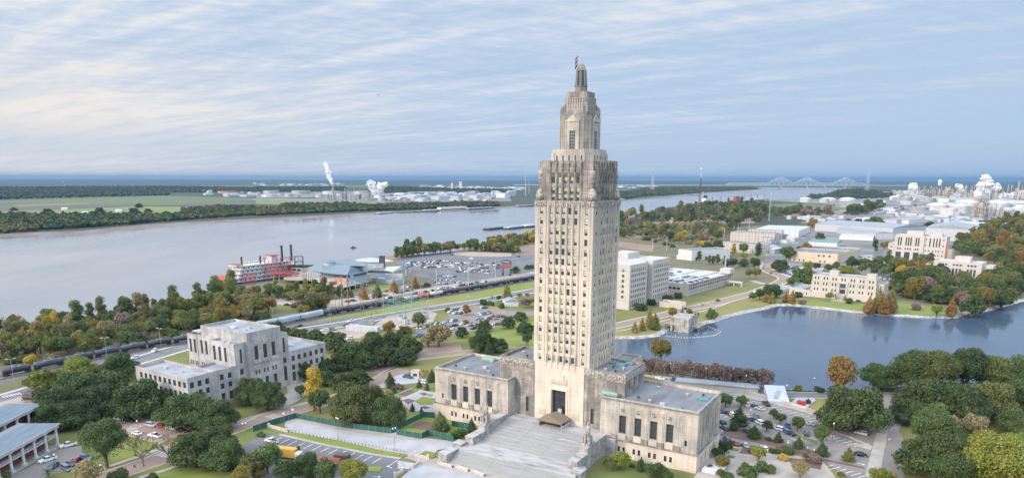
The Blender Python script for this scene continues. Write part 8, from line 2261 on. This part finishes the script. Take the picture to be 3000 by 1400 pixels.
for cvn,x,y,yt,mt,lb,r_,ar in((g5,1558,765,375,'wood_pole','thick timber coloured pole left of a pair before the casino',.5,0),(g5,1633,752,375,'wood_pole','thick timber coloured pole right of a pair before the casino',.5,0),(g5,1478,820,620,'wood_pole','short timber pole with crossarm beside the tank cars',.22,1),(g5,1527,770,640,'wood_pole','shortest timber pole beside the tank cars',.2,0),(g5,1795,875,640,'wood_pole','timber pole at the tank cars, shorter of two',.22,1),(g5,1825,875,490,'wood_pole','taller timber pole at the tank cars with crossarm',.22,1),(g5,1985,850,470,'wood_pole','timber pole with crossarm behind the substation lawn',.25,1),(g5,2003,700,390,'wood_pole','tall thin pole behind the substation lawn',.22,1),(g5,1925,925,700,'wood_pole','timber pole at the river road kerb',.22,1),(g5,930,750,600,'wood_pole','pole with crossarm beside the gravel lot',.2,1),(g5,2333,640,350,'steel','pale blue steel monopole before the casino service yard',.4,0),(g6,477,605,355,'steel','pale steel monopole behind the white tank car',.4,0),(g6,850,550,290,'steel','pale steel monopole above the brown tank car',.4,0),(g6,1168,500,240,'steel','pale steel monopole beside the casino sign',.4,0),(g6,115,1030,850,'wood_pole','timber pole inside the substation yard',.3,0),(r1,1378,380,50,'sub_blue','massive pale blue steel pole rising over the parking garage',.9,2),(g3,555,890,688,'steel','first steel pole above the office roof',.5,1),(g3,765,880,665,'steel','second steel pole above the office roof',.5,1),(g3,1605,710,535,'steel','steel pole left of the condominiums',.5,1),(g3,1745,660,498,'steel','first of two steel poles behind the condominiums',.5,1),(g3,1808,660,503,'steel','second of two steel poles behind the condominiums',.5,0),(g3,1967,660,437,'steel','tallest steel pole behind the condominiums',.6,0),(g3,328,870,703,'wood_pole','thin timber pole above the office roof',.3,0),(g3,990,800,665,'wood_pole','thin timber pole in the scrub',.3,1),(g3,1325,720,555,'wood_pole','thin timber pole right of the radio mast',.3,0),(g3,2190,1140,985,'wood_pole','timber pole at the road junction',.3,0),(g3,2275,1060,920,'wood_pole','timber pole on the junction island',.3,0)):
 if mt=='sub_blue' and 'sub_blue' not in M:M['sub_blue']=mk('pale_blue_steel',(.30,.42,.46),None,.5,1)
 lines.append(pole(cvn,x,y,yt,mt,lb,None,r_,ar))
def wire(name,a,b_,sag,label):
 m_=MB();prev=None
 for i in range(13):
  t=i/12;p=a.lerp(b_,t)-Vector((0,0,sag*4*t*(1-t)))
  if prev is not None:m_.bar(prev,p,.045,3)
  prev=p
 m_.build(name,M['steel'],label=label,cat='cable',group='overhead power cables')
for i,j in((0,6),(1,6),(1,5),(5,6),(6,8),(0,5)):
 wire('power_cable',lines[i]-Vector((0,0,1)),lines[j]-Vector((0,0,.6)),2.5,'thin overhead power cable between the poles by the tank cars')
def lattice(name,loc,h,w0,w1,n,label,mt='steel',r_=.18,cat='radio mast',top=0,legs=4,group=None,arms=()):
 e=empty(name,loc,R(20),label=label,cat=cat,group=group)
 b=MB()
 L_=lambda i,z:Vector((math.cos(2*PI*i/legs+PI/4),math.sin(2*PI*i/legs+PI/4),0))*(w0+(w1-w0)*min(1,z/h))*.7+Vector((0,0,z))
 for k in range(n):
  za,zb=h*k/n,h*(k+1)/n
  for i in range(legs):
   b.bar(L_(i,za),L_(i,zb),r_,4);b.bar(L_(i,za),L_((i+1)%legs,zb),r_*.6,3);b.bar(L_(i,zb),L_((i+1)%legs,zb),r_*.6,3)
 b.build('lattice',M[mt],e)
 if top:MB().bar((0,0,h),(0,0,h+top),.5,6,.3).build('antenna',M['steel'],e)
 for z,w_ in arms:
  MB().box(-w_,-.25,z,w_,.25,z+.8).build('crossarm',M[mt],e)
 return e
p=P(*g3(1205,850));hh=height_at(2050,496,p)
e=lattice('radio_mast',(p.x,p.y,0),hh-12,4.2,1.1,26,'tall lattice radio mast with antennas standing over the scrub','tank_brown',.2,top=12)
for z in(.35,.38,.41,.44,.47,.5,.53,.56):MB().box(-1.7,-.3,hh*z,1.7,.3,hh*z+.6).build('antenna_panel',M['steel'],e)
for s in(-1,1):MB().lathe(s*3.2,0,[(.3,hh*.6),(1.2,hh*.6+.5),(1.2,hh*.6+1.8),(.2,hh*.6+2.4)],8).build('dish',M['white'],e)
MB().lathe(0,0,[(.6,hh-.5),(1.2,hh+.3),(.4,hh+1.6)],8).build('beacon',M['white'],e)
p=P(*g3(2265,440));lattice('guyed_mast',(p.x,p.y,0),height_at(*g3(2282,20),p),2.4,1.4,14,'thin grey mast at the edge of the mixed wood','steel',.18)
for cvn,x,y,yt,lb,gx in((a3,1410,385,165,'far river crossing pylon left of the bridge',1415),(a4,990,400,180,'far river crossing pylon at the right end of the bridge',1005)):
 p=P(*cvn(x,y));t=cvn(gx,yt);h=height_at(t[0],t[1],p);lattice('pylon',(p.x,p.y,0),h,h*.13,h*.035,12,lb,'steel',1.3,'pylon',arms=((h*.78,h*.07),(h*.88,h*.07),(h*.96,h*.07)))
for x,y,yt,lb in((135,425,210,'taller'),(172,400,275,'shorter')):
 p=P(*a3(x,y));h=height_at(*a3(x,yt),p);MB().cyl(0,0,0,h,2.6,1.6,8).lathe(0,0,[(3,h),(3,h+3),(1,h+5)],8).build('chimney_stack',M['tank_white'],loc=(p.x,p.y,0),label=f'{lb} slim white chimney across the river left of the tower',cat='chimney')
def bridge():
 e=empty('truss_bridge',label='long pale steel truss bridge with three humps across the far river',cat='bridge')
 a,b_=P(2128,552),P(2536,552.5)
 zd=36;d=(b_-a);Ln=d.length;ux=d.normalized();n=Vector((-ux.y,ux.x,0))*11
 def top(t):
  hs=[.36,.57+.0,.78]
  base=24
  out=base
  for c in(.37,.56,.83)if 0 else(.38,.57,.845):out=max(out,base+62*max(0,1-abs(t-c)/.085))
  return zd+out*(min(1,t/.04,(1-t)/.04)*.6+.4)
 N=62
 m_=MB()
 for s in(-1,1):
  for i in range(N):
   t0,t1=i/N,(i+1)/N
   p0,p1=a+d*t0+n*s,a+d*t1+n*s
   q0,q1=p0+Vector((0,0,top(t0))),p1+Vector((0,0,top(t1)))
   m_.bar(q0,q1,1.4,4);m_.bar(p0+Vector((0,0,zd)),q0,.8,4)
   if i%2:m_.bar(p0+Vector((0,0,zd)),q1,.9,4)
   else:m_.bar(q0,p1+Vector((0,0,zd)),.9,4)
 m_.build('truss',mk('bridge_grey',(.55,.6,.62),None,.6,1),e)
 for nm,x0,x1 in(('road_deck',-1.45,1.35),):
  p0,p1=a+d*x0,a+d*x1
  k=MB();k.M=Matrix.Translation(p0)@Matrix.Rotation(math.atan2(d.y,d.x),4,'Z');k.box(0,-14,zd-7,Ln*(x1-x0),14,zd);k.build(nm,M['steel'],e)
 for t in(.38,.57,.845,.14,.7):
  q=a+d*t;k=MB().at(q.x,q.y,0,math.atan2(d.y,d.x));k.frus(-9,-17,9,17,RZ-2,zd-7.1,2.5);k.build('bridge_pier',mk('pier_brick',(.30,.2,.17),None,.8,1)if t==.14 else M['pavement'],e)
bridge()

# substation
def substation():
 for(x,y,w_,d,h,lb)in((2180,900,9,7,12,'left'),(2290,880,12,8,11,'middle'),(2480,830,13,9,13,'right')):
  frame_tower('switch_gantry',g5,x,y,w_*1.3,h,M['sub_green'],f'{lb} pale green lattice switch frame of the substation',0,d,3,-.6,r_=.1)
 for i,(x,y)in enumerate(((2300,960),(2360,985),(2480,940),(2540,930),(2600,920))):
  q=P(*g5(x,y));e=empty('transformer',(q.x,q.y,0),-.6,label=f'{nth[i]} grey blue transformer from the left in the substation',cat='transformer')
  MB().box(-2,-1.4,.3,2,1.4,3.6).box(-2.5,-1,.6,-2.05,1,3).box(2.05,-1,.6,2.5,1,3).build('tank',M['blue_siding'],e)
  for k in(-1,0,1):MB().lathe(k*1.1,0,[(.22,3.6),(.3,3.9),(.15,4.3),(.3,4.7),(.1,5.4)],6).build('insulator',M['tank_brown'],e)
 for x,y in((2080,880),(2210,830),(2430,800),(2550,790),(2640,840)):
  q=P(*g5(x,y));MB().bar((0,0,0),(0,0,17),.14,5).build('lightning_rod',M['steel'],loc=(q.x,q.y,0),label='slender lightning rod pole in the substation',cat='pole',group='substation lightning rods')
substation()
area('substation_yard',g5,[(1950,1000),(2130,890),(2560,800),(2750,850),(2700,960),(2300,1060),(2040,1060)],M['gravel_lot'],.09,kind='structure')
q=P(*g6(1298,432));e=empty('casino_sign',(q.x,q.y,0),R(-25),label='tall casino road sign with oval headboard and red display between patterned posts',cat='sign');e.scale=(.52,.52,.52)
for s in(-1,1):
 MB().box(s*8-1.6,-1,0,s*8+1.6,1,28).build('post',M['black'],e)
 k=MB()
 for i in range(6):k.lathe(s*8+(.5 if i%2 else-.5),-1.02,[(.6,6+i*3.2),(.9,6.7+i*3.2),(.5,7.4+i*3.2)],6)
 k.build('pattern',M['white'],e)
MB().box(-6.4,-1.2,15,6.4,1.2,22).build('display',M['red'],e)
k=MB();k.M=Matrix.Translation((0,0,27.5))@Matrix.Rotation(PI/2,4,'X');k.prism([(10.5*math.cos(2*PI*i/24),4.6*math.sin(2*PI*i/24))for i in range(24)],-1.2,1.2);k.build('headboard',M['glass_blue'],e)
tx=bpy.data.curves.new('lettering','FONT');tx.body='Casino';tx.size=5;tx.align_x='CENTER';tx.extrude=.08
tx.materials.append(M['white'])
tmp=bpy.data.objects.new('tmp',tx);COL.objects.link(tmp);bpy.context.view_layer.update()
tm=bpy.data.meshes.new_from_object(tmp.evaluated_get(bpy.context.evaluated_depsgraph_get()));bpy.data.objects.remove(tmp)
to=inst('lettering',tm,(0,-1.35,26.2),parent=e);to.rotation_euler=(PI/2,0,0)
for cvn,x,y,lb,mt in((c1,1362,1140,'small brown sign board beside the bare tree','tank_brown'),(c1,1540,640,'small yellow warning sign at the crossing','paint_yellow'),(c2,370,560,'small white sign above the crosswalk','white')):
 q=P(*cvn(x,y));e=empty('road_sign',(q.x,q.y,0),R(-20),label=lb,cat='sign');MB().bar((0,0,0),(0,0,2.6),.05,5).build('post',M['steel'],e);MB().box(-.6,-.04,1.7,.6,.04,2.6).build('panel',M[mt],e)
for x,y,lb in((1743,930,'at the crosswalk corner'),(1025,1170,'at the bottom edge kerb')):
 q=P(*c1(x,y));e=empty('wreath_lamp',(q.x,q.y,0),label='globe lamp with a dark wreath '+lb,cat='street lamp');MB().bar((0,0,0),(0,0,3.2),.09,6).build('pole',M['black'],e);MB().ball(0,0,3.6,.32).build('lamp_head',M['lamp_glass'],e)
 k=MB();
 for i in range(12):
  a,b_=2*PI*i/12,2*PI*(i+1)/12;k.bar((math.cos(a)*.8,-.15,2.2+math.sin(a)*.8),(math.cos(b_)*.8,-.15,2.2+math.sin(b_)*.8),.2,5)
 k.build('wreath',F_['oak'],e)
for i in range(12):
 q=P(*g6(1095+i*10.5,800+i*3));MB().bar((0,0,0),(0,0,1.5),.18,6).build('yellow_bollard',M['paint_yellow'],loc=(q.x,q.y,.1),label='yellow guard post in the car park by the tower',cat='bollard',group='yellow guard posts')
bl=[P(*r1(x,y),LZ)for x,y in((700,1140),(800,1155),(900,1160),(1000,1158),(1100,1150),(1200,1140),(1265,1130),(1330,1095),(1320,1080),(1220,1045),(1130,1005))]
e=empty('buoy_line',label='floating debris boom of white and red floats around the pump house',cat='buoy line')
k2,k3=MB(),MB();j=0
for i in range(len(bl)-1):
 n=max(1,int((bl[i+1]-bl[i]).length/1.5))
 for k in range(n):
  c=bl[i].lerp(bl[i+1],k/n);(k3 if i>5 and j%2 else k2).ball(c.x,c.y,LZ+.1,.38,1,6,4);j+=1
k2.build('float',M['white'],e);k3.build('float',M['red'],e)
rr=random.Random(4);rk=MB()
lo_,li_=offset(lake_d,3.4),offset(lake_d,-.3)
for i in range(len(lake_d)):
 j=(i+1)%len(lake_d)
 rk.quad((lo_[i].x,lo_[i].y,.22),(lo_[j].x,lo_[j].y,.22),(li_[j].x,li_[j].y,-1.15),(li_[i].x,li_[i].y,-1.15))
 n=int((lake_d[j]-lake_d[i]).length*1.8)
 for k in range(min(n,60)):
  t,u=rr.random(),rr.random()
  c=lo_[i].lerp(lo_[j],t).lerp(li_[i].lerp(li_[j],t),u);s=rr.uniform(.22,.5)
  rk.ball(c.x,c.y,.25-u*1.3,s,.75,5,3)
rk.build('riprap',M['rock'],kind='stuff',label='grey rubble stones edging the lake shore',cat='rocks')
for i in range(14):
 q=P(*r1(690+rr.uniform(0,500),1085+rr.uniform(0,60)),LZ);MB().ball(0,0,.12,.28,.7,6,4).ball(.3,0,.35,.12).build('water_bird',M['white'],loc=(q.x,q.y,LZ),label='tiny white bird floating by the pump house',cat='bird',group='birds on the lake')

# industry
def tank(conv,x,y,wpx,hpx,label,s,dome=True,mt='tank_white',group='storage tanks',cat='storage tank'):
 q=P(*conv(x,y));dist=(q-Vector((0,0,CAMH))).length;r_=wpx/s/FPX*dist/2;h=hpx/s/FPX*dist
 t=MB().cyl(0,0,0,h,r_,n=24)
 if dome:t.lathe(0,0,[(r_,h),(r_*.8,h+r_*.12),(r_*.45,h+r_*.22),(.1,h+r_*.26)],24)
 t.build('storage_tank',M[mt],loc=(q.x,q.y+r_,0),label=label,cat=cat,group=group)
T2,T4='tanks across the river','tanks of the right bank refinery'
for x,y,w_,h in((30,410,60,22),(128,403,145,26),(110,438,140,24),(150,432,60,26),(240,420,75,18),(318,434,80,28),(428,408,175,30),(415,440,45,18),(630,445,85,32),(740,410,175,28),(835,425,60,20),(1260,478,85,30),(1120,472,70,20),(1190,470,75,22),(1050,412,170,30),(1500,480,90,26),(1580,470,90,24),(1680,462,90,22),(1360,462,120,20),(1760,455,100,18),(1420,450,90,14),(1620,480,60,20),(2130,475,90,22),(2230,480,80,22),(2320,482,80,20),(2060,470,60,18)):
 tank(a2,x,y,w_,h,'white storage tank in the tank farm across the river',3.4347,False,group=T2)
for x,y,r_ in((1315,475,18),(1350,482,20),(1440,480,20),(1408,485,16)):
 q=P(*a2(x,y));d=q.length;R_=r_/3.4347/FPX*d;MB().ball(0,0,R_*1.1,R_,1,14,9).cyl(0,0,0,R_*.6,R_*.5).build('gas_sphere',M['tank_white'],loc=(q.x,q.y,0),label='white spherical gas tank across the river',cat='storage tank',group='gas spheres')
for x,y,w_,h,dm in((243,268,108,34,1),(500,262,150,22,1),(443,270,92,36,0),(712,262,152,22,1),(735,325,225,38,0),(915,315,150,28,0),(1070,303,70,34,1),(1198,245,80,30,1),(1315,265,165,42,0),(1300,288,60,26,0),(1350,292,90,32,0),(1450,248,85,26,0),(1570,265,170,34,0),(1700,245,130,24,0),(1490,385,165,52,0),(1600,350,190,30,0),(1700,372,180,60,1),(1810,405,150,56,0),(1930,385,160,62,1),(2030,310,190,30,1),(2360,330,210,40,1),(2440,415,160,52,1),(2540,390,110,44,1),(2320,380,130,36,0),(1880,412,50,34,0),(2270,460,40,30,0),(2320,475,60,40,0),(2400,465,55,32,1),(2460,480,60,32,1),(2530,485,55,54,0),(2020,300,60,24,0),(1830,300,80,22,0),(2580,300,60,40,0),(1090,175,130,14,0),(1000,180,120,12,0),(2660,430,170,52,1),(2760,380,170,46,1),(2640,330,190,36,1)):
 tank(g4,x,y,w_,h,'white '+('domed' if dm else 'flat topped')+' storage tank in the right bank refinery',3.68,bool(dm),group=T4)
def columns(conv,s,x0,x1,y,n,h0,h1,label,group,seed,w0=3,w1=7,cols=('pipes','pipes','tank_white','tan')):
 rr=random.Random(seed)
 for i in range(n):
  x=rr.uniform(x0,x1);q=P(*conv(x,y+rr.uniform(-8,8)));d=q.length
  h=rr.uniform(h0,h1)/s/FPX*d;r_=rr.uniform(w0,w1)/s/FPX*d/2
  b=MB()
  if rr.random()<.35:
   for fl in range(4):b.box(-r_*3,-r_*3,h*.22*fl,r_*3,r_*3,h*.22*fl+h*.03)
   for a in(-1,1):
    for c in(-1,1):b.bar((a*r_*3,c*r_*3,0),(a*r_*3,c*r_*3,h*.7),r_*.25,4)
   b.cyl(0,0,0,h*.9,r_*1.2,n=7)
  else:
   b.lathe(0,0,[(r_*1.3,0),(r_*1.3,h*.35),(r_,h*.38),(r_*.9,h),(.3,h*1.03)],8)
   for k in range(3):b.cyl(0,0,h*(.4+.2*k),h*(.42+.2*k),r_*1.8,n=8)
  b.build('process_column',M[rr.choice(cols)],loc=(q.x,q.y,0),label=label,cat='refinery column',group=group)
columns(a2,3.4347,720,1180,465,46,40,115,'slim process column in the refinery across the river','process columns across the river',1,4,9,('pipes','pipes','tank_brown','tank_white'))
columns(a4,3.4347,1500,2100,440,58,40,100,'tall process column in the far refinery row on the right bank','process columns of the far refinery row',2,7,16)
columns(a4,3.4347,2040,2190,660,14,100,200,'lattice process tower in the nearer refinery unit','process towers of the nearer refinery unit',3,8,16,('pipes','pipes','tan'))
columns(a4,3.4347,2190,2360,640,8,60,110,'short process tower in the nearer refinery unit','process towers of the nearer refinery unit',4,8,14,('pipes',))
columns(a4,3.4347,2100,2576,480,30,60,150,'thin stack in the steaming refinery background','stacks in the steaming refinery background',5,4,10,('pipes','tan','tank_white'))
columns(a4,3.4347,2576,3400,480,20,60,120,'thin stack beyond the picture edge of the refinery','stacks in the steaming refinery background',6,5,10)
for x,y,h,lb in((2205,475,165,'tallest slim stack amid the steam on the right bank'),(2480,420,50,'red banded stack at the right end of the refinery'),(1515,440,70,'white stack at the left end of the far refinery row'),(1660,440,80,'cream stack in the far refinery row'),(2285,470,140,'slim stack right of the tallest one')):
 q=P(*a4(x,y));d=q.length;hh=h/3.4347/FPX*d;MB().cyl(0,0,0,hh,hh*.035,hh*.022,10).build('refinery_stack',M['tan'],loc=(q.x,q.y,0),label=lb,cat='chimney')
q=P(*a2(783,470));d=q.length;MB().cyl(0,0,0,145/3.4347/FPX*d,6,3.4,10).build('refinery_stack',M['pipes'],loc=(q.x,q.y,0),label='tall stack under the highest steam plume across the river',cat='chimney')
q=P(*a2(2020,378));e=empty('elevator_works',(q.x,q.y,0),.1,label='white twin tower works with high conveyor across the river',cat='factory');u=q.length/3.4347/FPX
for x,w_,h in((-45,18,78),(38,28,92),(-5,60,20)):MB().box(x*u-w_*u/2,0,0,x*u+w_*u/2,40,h*u).build('tower_block',M['white'],e)
MB().box(-80*u,10,50*u,38*u,22,58*u).build('conveyor',M['blue_siding'],e)
rr=random.Random(12)
def small_sheds(conv,pts,sp,n,label,group,seed,mats=('white','roof_white','white_metal','roof_tin'),h=(5,11),w_=(10,34)):
 rr=random.Random(seed)
 for p in poly_pts(conv,pts,sp,n,seed):
  if inside(p,river_o):continue
  a,b_,hh=rr.uniform(*w_),rr.uniform(w_[0]*.6,w_[1]*.6),rr.uniform(*h)
  m_=MB().m(0).box(-a/2,-b_/2,0,a/2,b_/2,hh)
  m_.m(1).add([(-a/2-.5,-b_/2-.5,hh+.01),(a/2+.5,-b_/2-.5,hh+.01),(a/2+.5,b_/2+.5,hh+.01),(-a/2-.5,b_/2+.5,hh+.01),(-a/2,0,hh*1.25),(a/2,0,hh*1.25)],[(0,1,5,4),(1,2,5),(2,3,4,5),(3,0,4)])
  m_.build('shed',[M[rr.choice(mats)],M[rr.choice(('roof_tin','roof_white','roof_grey'))]],loc=(p.x,p.y,0),rz=R(-40)+rr.choice((0,PI/2))+rr.uniform(-.1,.1),label=label,cat='shed',group=group)
small_sheds(a2,[(1100,440),(1800,410),(2576,400),(2576,475),(1500,485)],45,60,'pale shed in the works across the river','sheds across the river',1,w_=(20,80),h=(8,20))
small_sheds(a2,[(1650,330),(2300,340),(2700,345),(2700,375),(1700,350)],90,36,'distant pale shed beyond the white tower works','distant sheds across the river',2,w_=(30,110),h=(8,18))
small_sheds(a2,[(0,305),(500,310),(900,305),(900,325),(0,325)],150,22,'tiny far white building in the blue distance','far white buildings',3,w_=(40,120),h=(10,18))
small_sheds(a3,[(1060,330),(1500,330),(1480,350),(1060,350)],120,20,'tiny far white building right of the tower','far white buildings right of the tower',4,w_=(40,120),h=(10,18))
small_sheds(a4,[(1200,560),(1500,640),(2300,660),(2576,690),(2576,720),(2000,720),(1200,640)],20,60,'pale low shed at the foot of the refinery tanks','sheds at the refinery foot',5,w_=(8,30),h=(4,9))
small_sheds(a4,[(1100,400),(1500,380),(2200,440),(2576,470),(2576,560),(2000,500),(1500,480)],60,70,'pale refinery block between the tanks','blocks between the refinery tanks',6,w_=(15,70),h=(6,18),mats=('white','pipes','white_metal','tan'))
small_sheds(a4,[(150,660),(800,640),(1200,700),(700,800),(550,760),(430,700)],26,30,'small works building beside the street to the freight yard','works buildings beside the street',7,w_=(8,26),h=(4,8))
small_sheds(g2,[(0,150),(250,250),(120,400),(-80,380)],16,12,'small roadside block near the street bend','roadside blocks',8,w_=(8,20),h=(4,8))
small_sheds(a1,[(2050,385),(2576,390),(2576,440),(2100,430)],80,16,'low works building left of the tank farm','works left of the tank farm',9,w_=(20,80),h=(6,14))
for x,y,w_,hh,lb in((2272,405,165,22,'red brown tank across the river at the field edge'),(645,290,10,10,'x')):
 if lb!='x':tank(a1,x,y,w_,hh,lb,3.4347,False,'terra',group=None)if 'terra' in M else(M.__setitem__('terra',mk('terracotta_tank',(.42,.18,.13),None,.7,1)),tank(a1,x,y,w_,hh,lb,3.4347,False,'terra',group=None))
q=P(*a1(648,322));u=q.length/3.4347/FPX;e=empty('water_tower',(q.x,q.y,0),label='small white water tower in the far blue woods',cat='water tower');MB().cyl(0,0,0,24*u,2*u,n=8).build('shaft',M['tank_white'],e);MB().ball(0,0,28*u,11*u,.7).build('tank',M['tank_white'],e)
for x,y,lb in((655,568,'left'),(865,610,'middle'),(1200,590,'right')):
 q=P(*a1(x,y));m_=MB().m(0).box(-9,-4,0,9,4,5).m(1).add([(-10,-5,5),(10,-5,5),(10,5,5),(-10,5,5),(-9,0,8),(9,0,8)],[(0,1,5,4),(1,2,5),(2,3,4,5),(3,0,4)]);m_.build('farmhouse',[M['white'],M['roof_white']],loc=(q.x,q.y,0),label=f'{lb} white farmhouse among the trees on the far bank',cat='house')
k=0
for a,b_,n in(((960,400),(1500,310),15),((980,385),(1450,315),12),((1030,345),(1480,296),12),((1000,365),(1400,318),10)):
 p,q=P(*g4(*a)),P(*g4(*b_));rz=math.atan2((q-p).y,(q-p).x)
 for i in range(n):
  c=p.lerp(q,(i+.5)/n);L2=(q-p).length/n*.92
  m_=MB();m_.frus(-L2/2,-1.6,L2/2,1.6,1,4.6,.4);m_.box(-L2/2,-1.2,.1,L2/2,1.2,.97)
  m_.build('freight_wagon',M[('white_metal','hopper','white_metal','black')[(i+k)%4]],loc=(c.x,c.y,0),rz=rz,label='pale freight wagon standing in the curved yard beyond the warehouses',cat='rail wagon',group='wagons in the freight yard')
 k+=1
q=P(*a4(990,612));MB().box(-9,-1.6,.8,9,1.6,4.4).box(3,-1.5,4.4,7,1.5,5.4).build('locomotive',M['red'],loc=(q.x,q.y,0),rz=R(35),label='red locomotive at the throat of the freight yard',cat='locomotive')
M['steam'],nt,b=new_mat('steam')
b.inputs['Base Color'].default_value=(.9,.9,.9,1);b.inputs['Roughness'].default_value=1
nn_=nz(nt,coord(nt),.06,9,.75)
L(nt,ramp(nt,nn_,[(.37,(.12,)*3),(.58,(.85,)*3)]),b.inputs['Alpha'])
bump(nt,b,nn_,8,.6)
def plume(conv,s,pts,label,seed,dens=.02,col=(1,1,1)):
 """rising steam: one lumpy closed surface along a path, filled with vapour"""
 rr=random.Random(seed)
 base=P(*conv(pts[0][0],pts[0][3]));d=base.length;u=d/s/FPX
 c=[Vector(((x-pts[0][0])*u,0,(pts[0][3]-y)*u))for x,y,r_,_ in pts];R_=[r_*u for _,_,r_,_ in pts]
 V,F,n=[],[],14
 K=7
 for i in range((len(c)-1)*K+1):
  t=i/K;j=min(int(t),len(c)-2);f=t-j
  p,r_=c[j].lerp(c[j+1],f),R_[j]*(1-f)+R_[j+1]*f
  if i==0 or i==(len(c)-1)*K:r_*=.15
  tg=(c[j+1]-c[j]).normalized();q=tg.to_track_quat('Z','Y')
  for a in range(n):
   ang=2*PI*a/n
   w_=Vector((math.cos(ang)*1.6,math.sin(ang)*1.6,t*2.6+seed))
   V.append(p+q@Vector((math.cos(ang),math.sin(ang),0))*r_*(.72+.75*(noise.noise(w_)+.5)))
 m_=(len(V)//n)
 F=[(i*n+a,i*n+(a+1)%n,(i+1)*n+(a+1)%n,(i+1)*n+a)for i in range(m_-1)for a in range(n)]+[tuple(range(n))[::-1],tuple(range((m_-1)*n,m_*n))]
 me=bpy.data.meshes.new('steam_plume');me.from_pydata([tuple(v)for v in V],[],F)
 me.materials.append(M['steam']);me.polygons.foreach_set('use_smooth',[True]*len(F))
 inst('steam_plume',me,base,label=label,cat='steam')
plume(a2,3.4347,[(783,330,5,470),(770,300,14,0),(755,260,18,0),(745,210,22,0),(740,180,20,0),(725,130,16,0),(718,112,8,0)],'highest leaning steam plume across the river',1,.05)
plume(a2,3.4347,[(1200,430,8,470),(1195,390,24,0),(1180,340,34,0),(1160,305,36,0),(1150,280,16,0)],'left lobe of the double steam cloud across the river',2,.05)
plume(a2,3.4347,[(1230,420,8,470),(1245,380,24,0),(1255,340,32,0),(1290,325,26,0),(1330,305,16,0)],'right lobe of the double steam cloud across the river',3,.05)
plume(a4,3.4347,[(2120,470,30,480),(2135,420,50,0),(2160,350,55,0),(2150,300,36,0),(2150,262,18,0)],'largest steam cloud over the right bank refinery',4,.03)
plume(a4,3.4347,[(1495,400,8,440),(1470,375,26,0),(1450,350,34,0),(1425,335,20,0)],'steam puff left of the far refinery row',5,.03)
plume(a4,3.4347,[(1970,400,8,440),(1930,360,20,0),(1885,335,12,0)],'thin slanting steam streak in the refinery',6,.03)
plume(a4,3.4347,[(2300,400,14,470),(2290,370,26,0),(2285,330,10,0)],'small steam puff right of the largest cloud',7,.03)
plume(a4,3.4347,[(1705,345,8,440),(1712,320,14,0),(1705,292,8,0)],'small steam puff over the middle of the refinery row',8,.03)
plume(a4,3.4347,[(2320,440,20,470),(2420,445,34,0),(2500,430,36,0),(2640,440,40,0)],'low drifting steam bank at the right end of the refinery',9,.02)
SC.view_settings.exposure=0.72
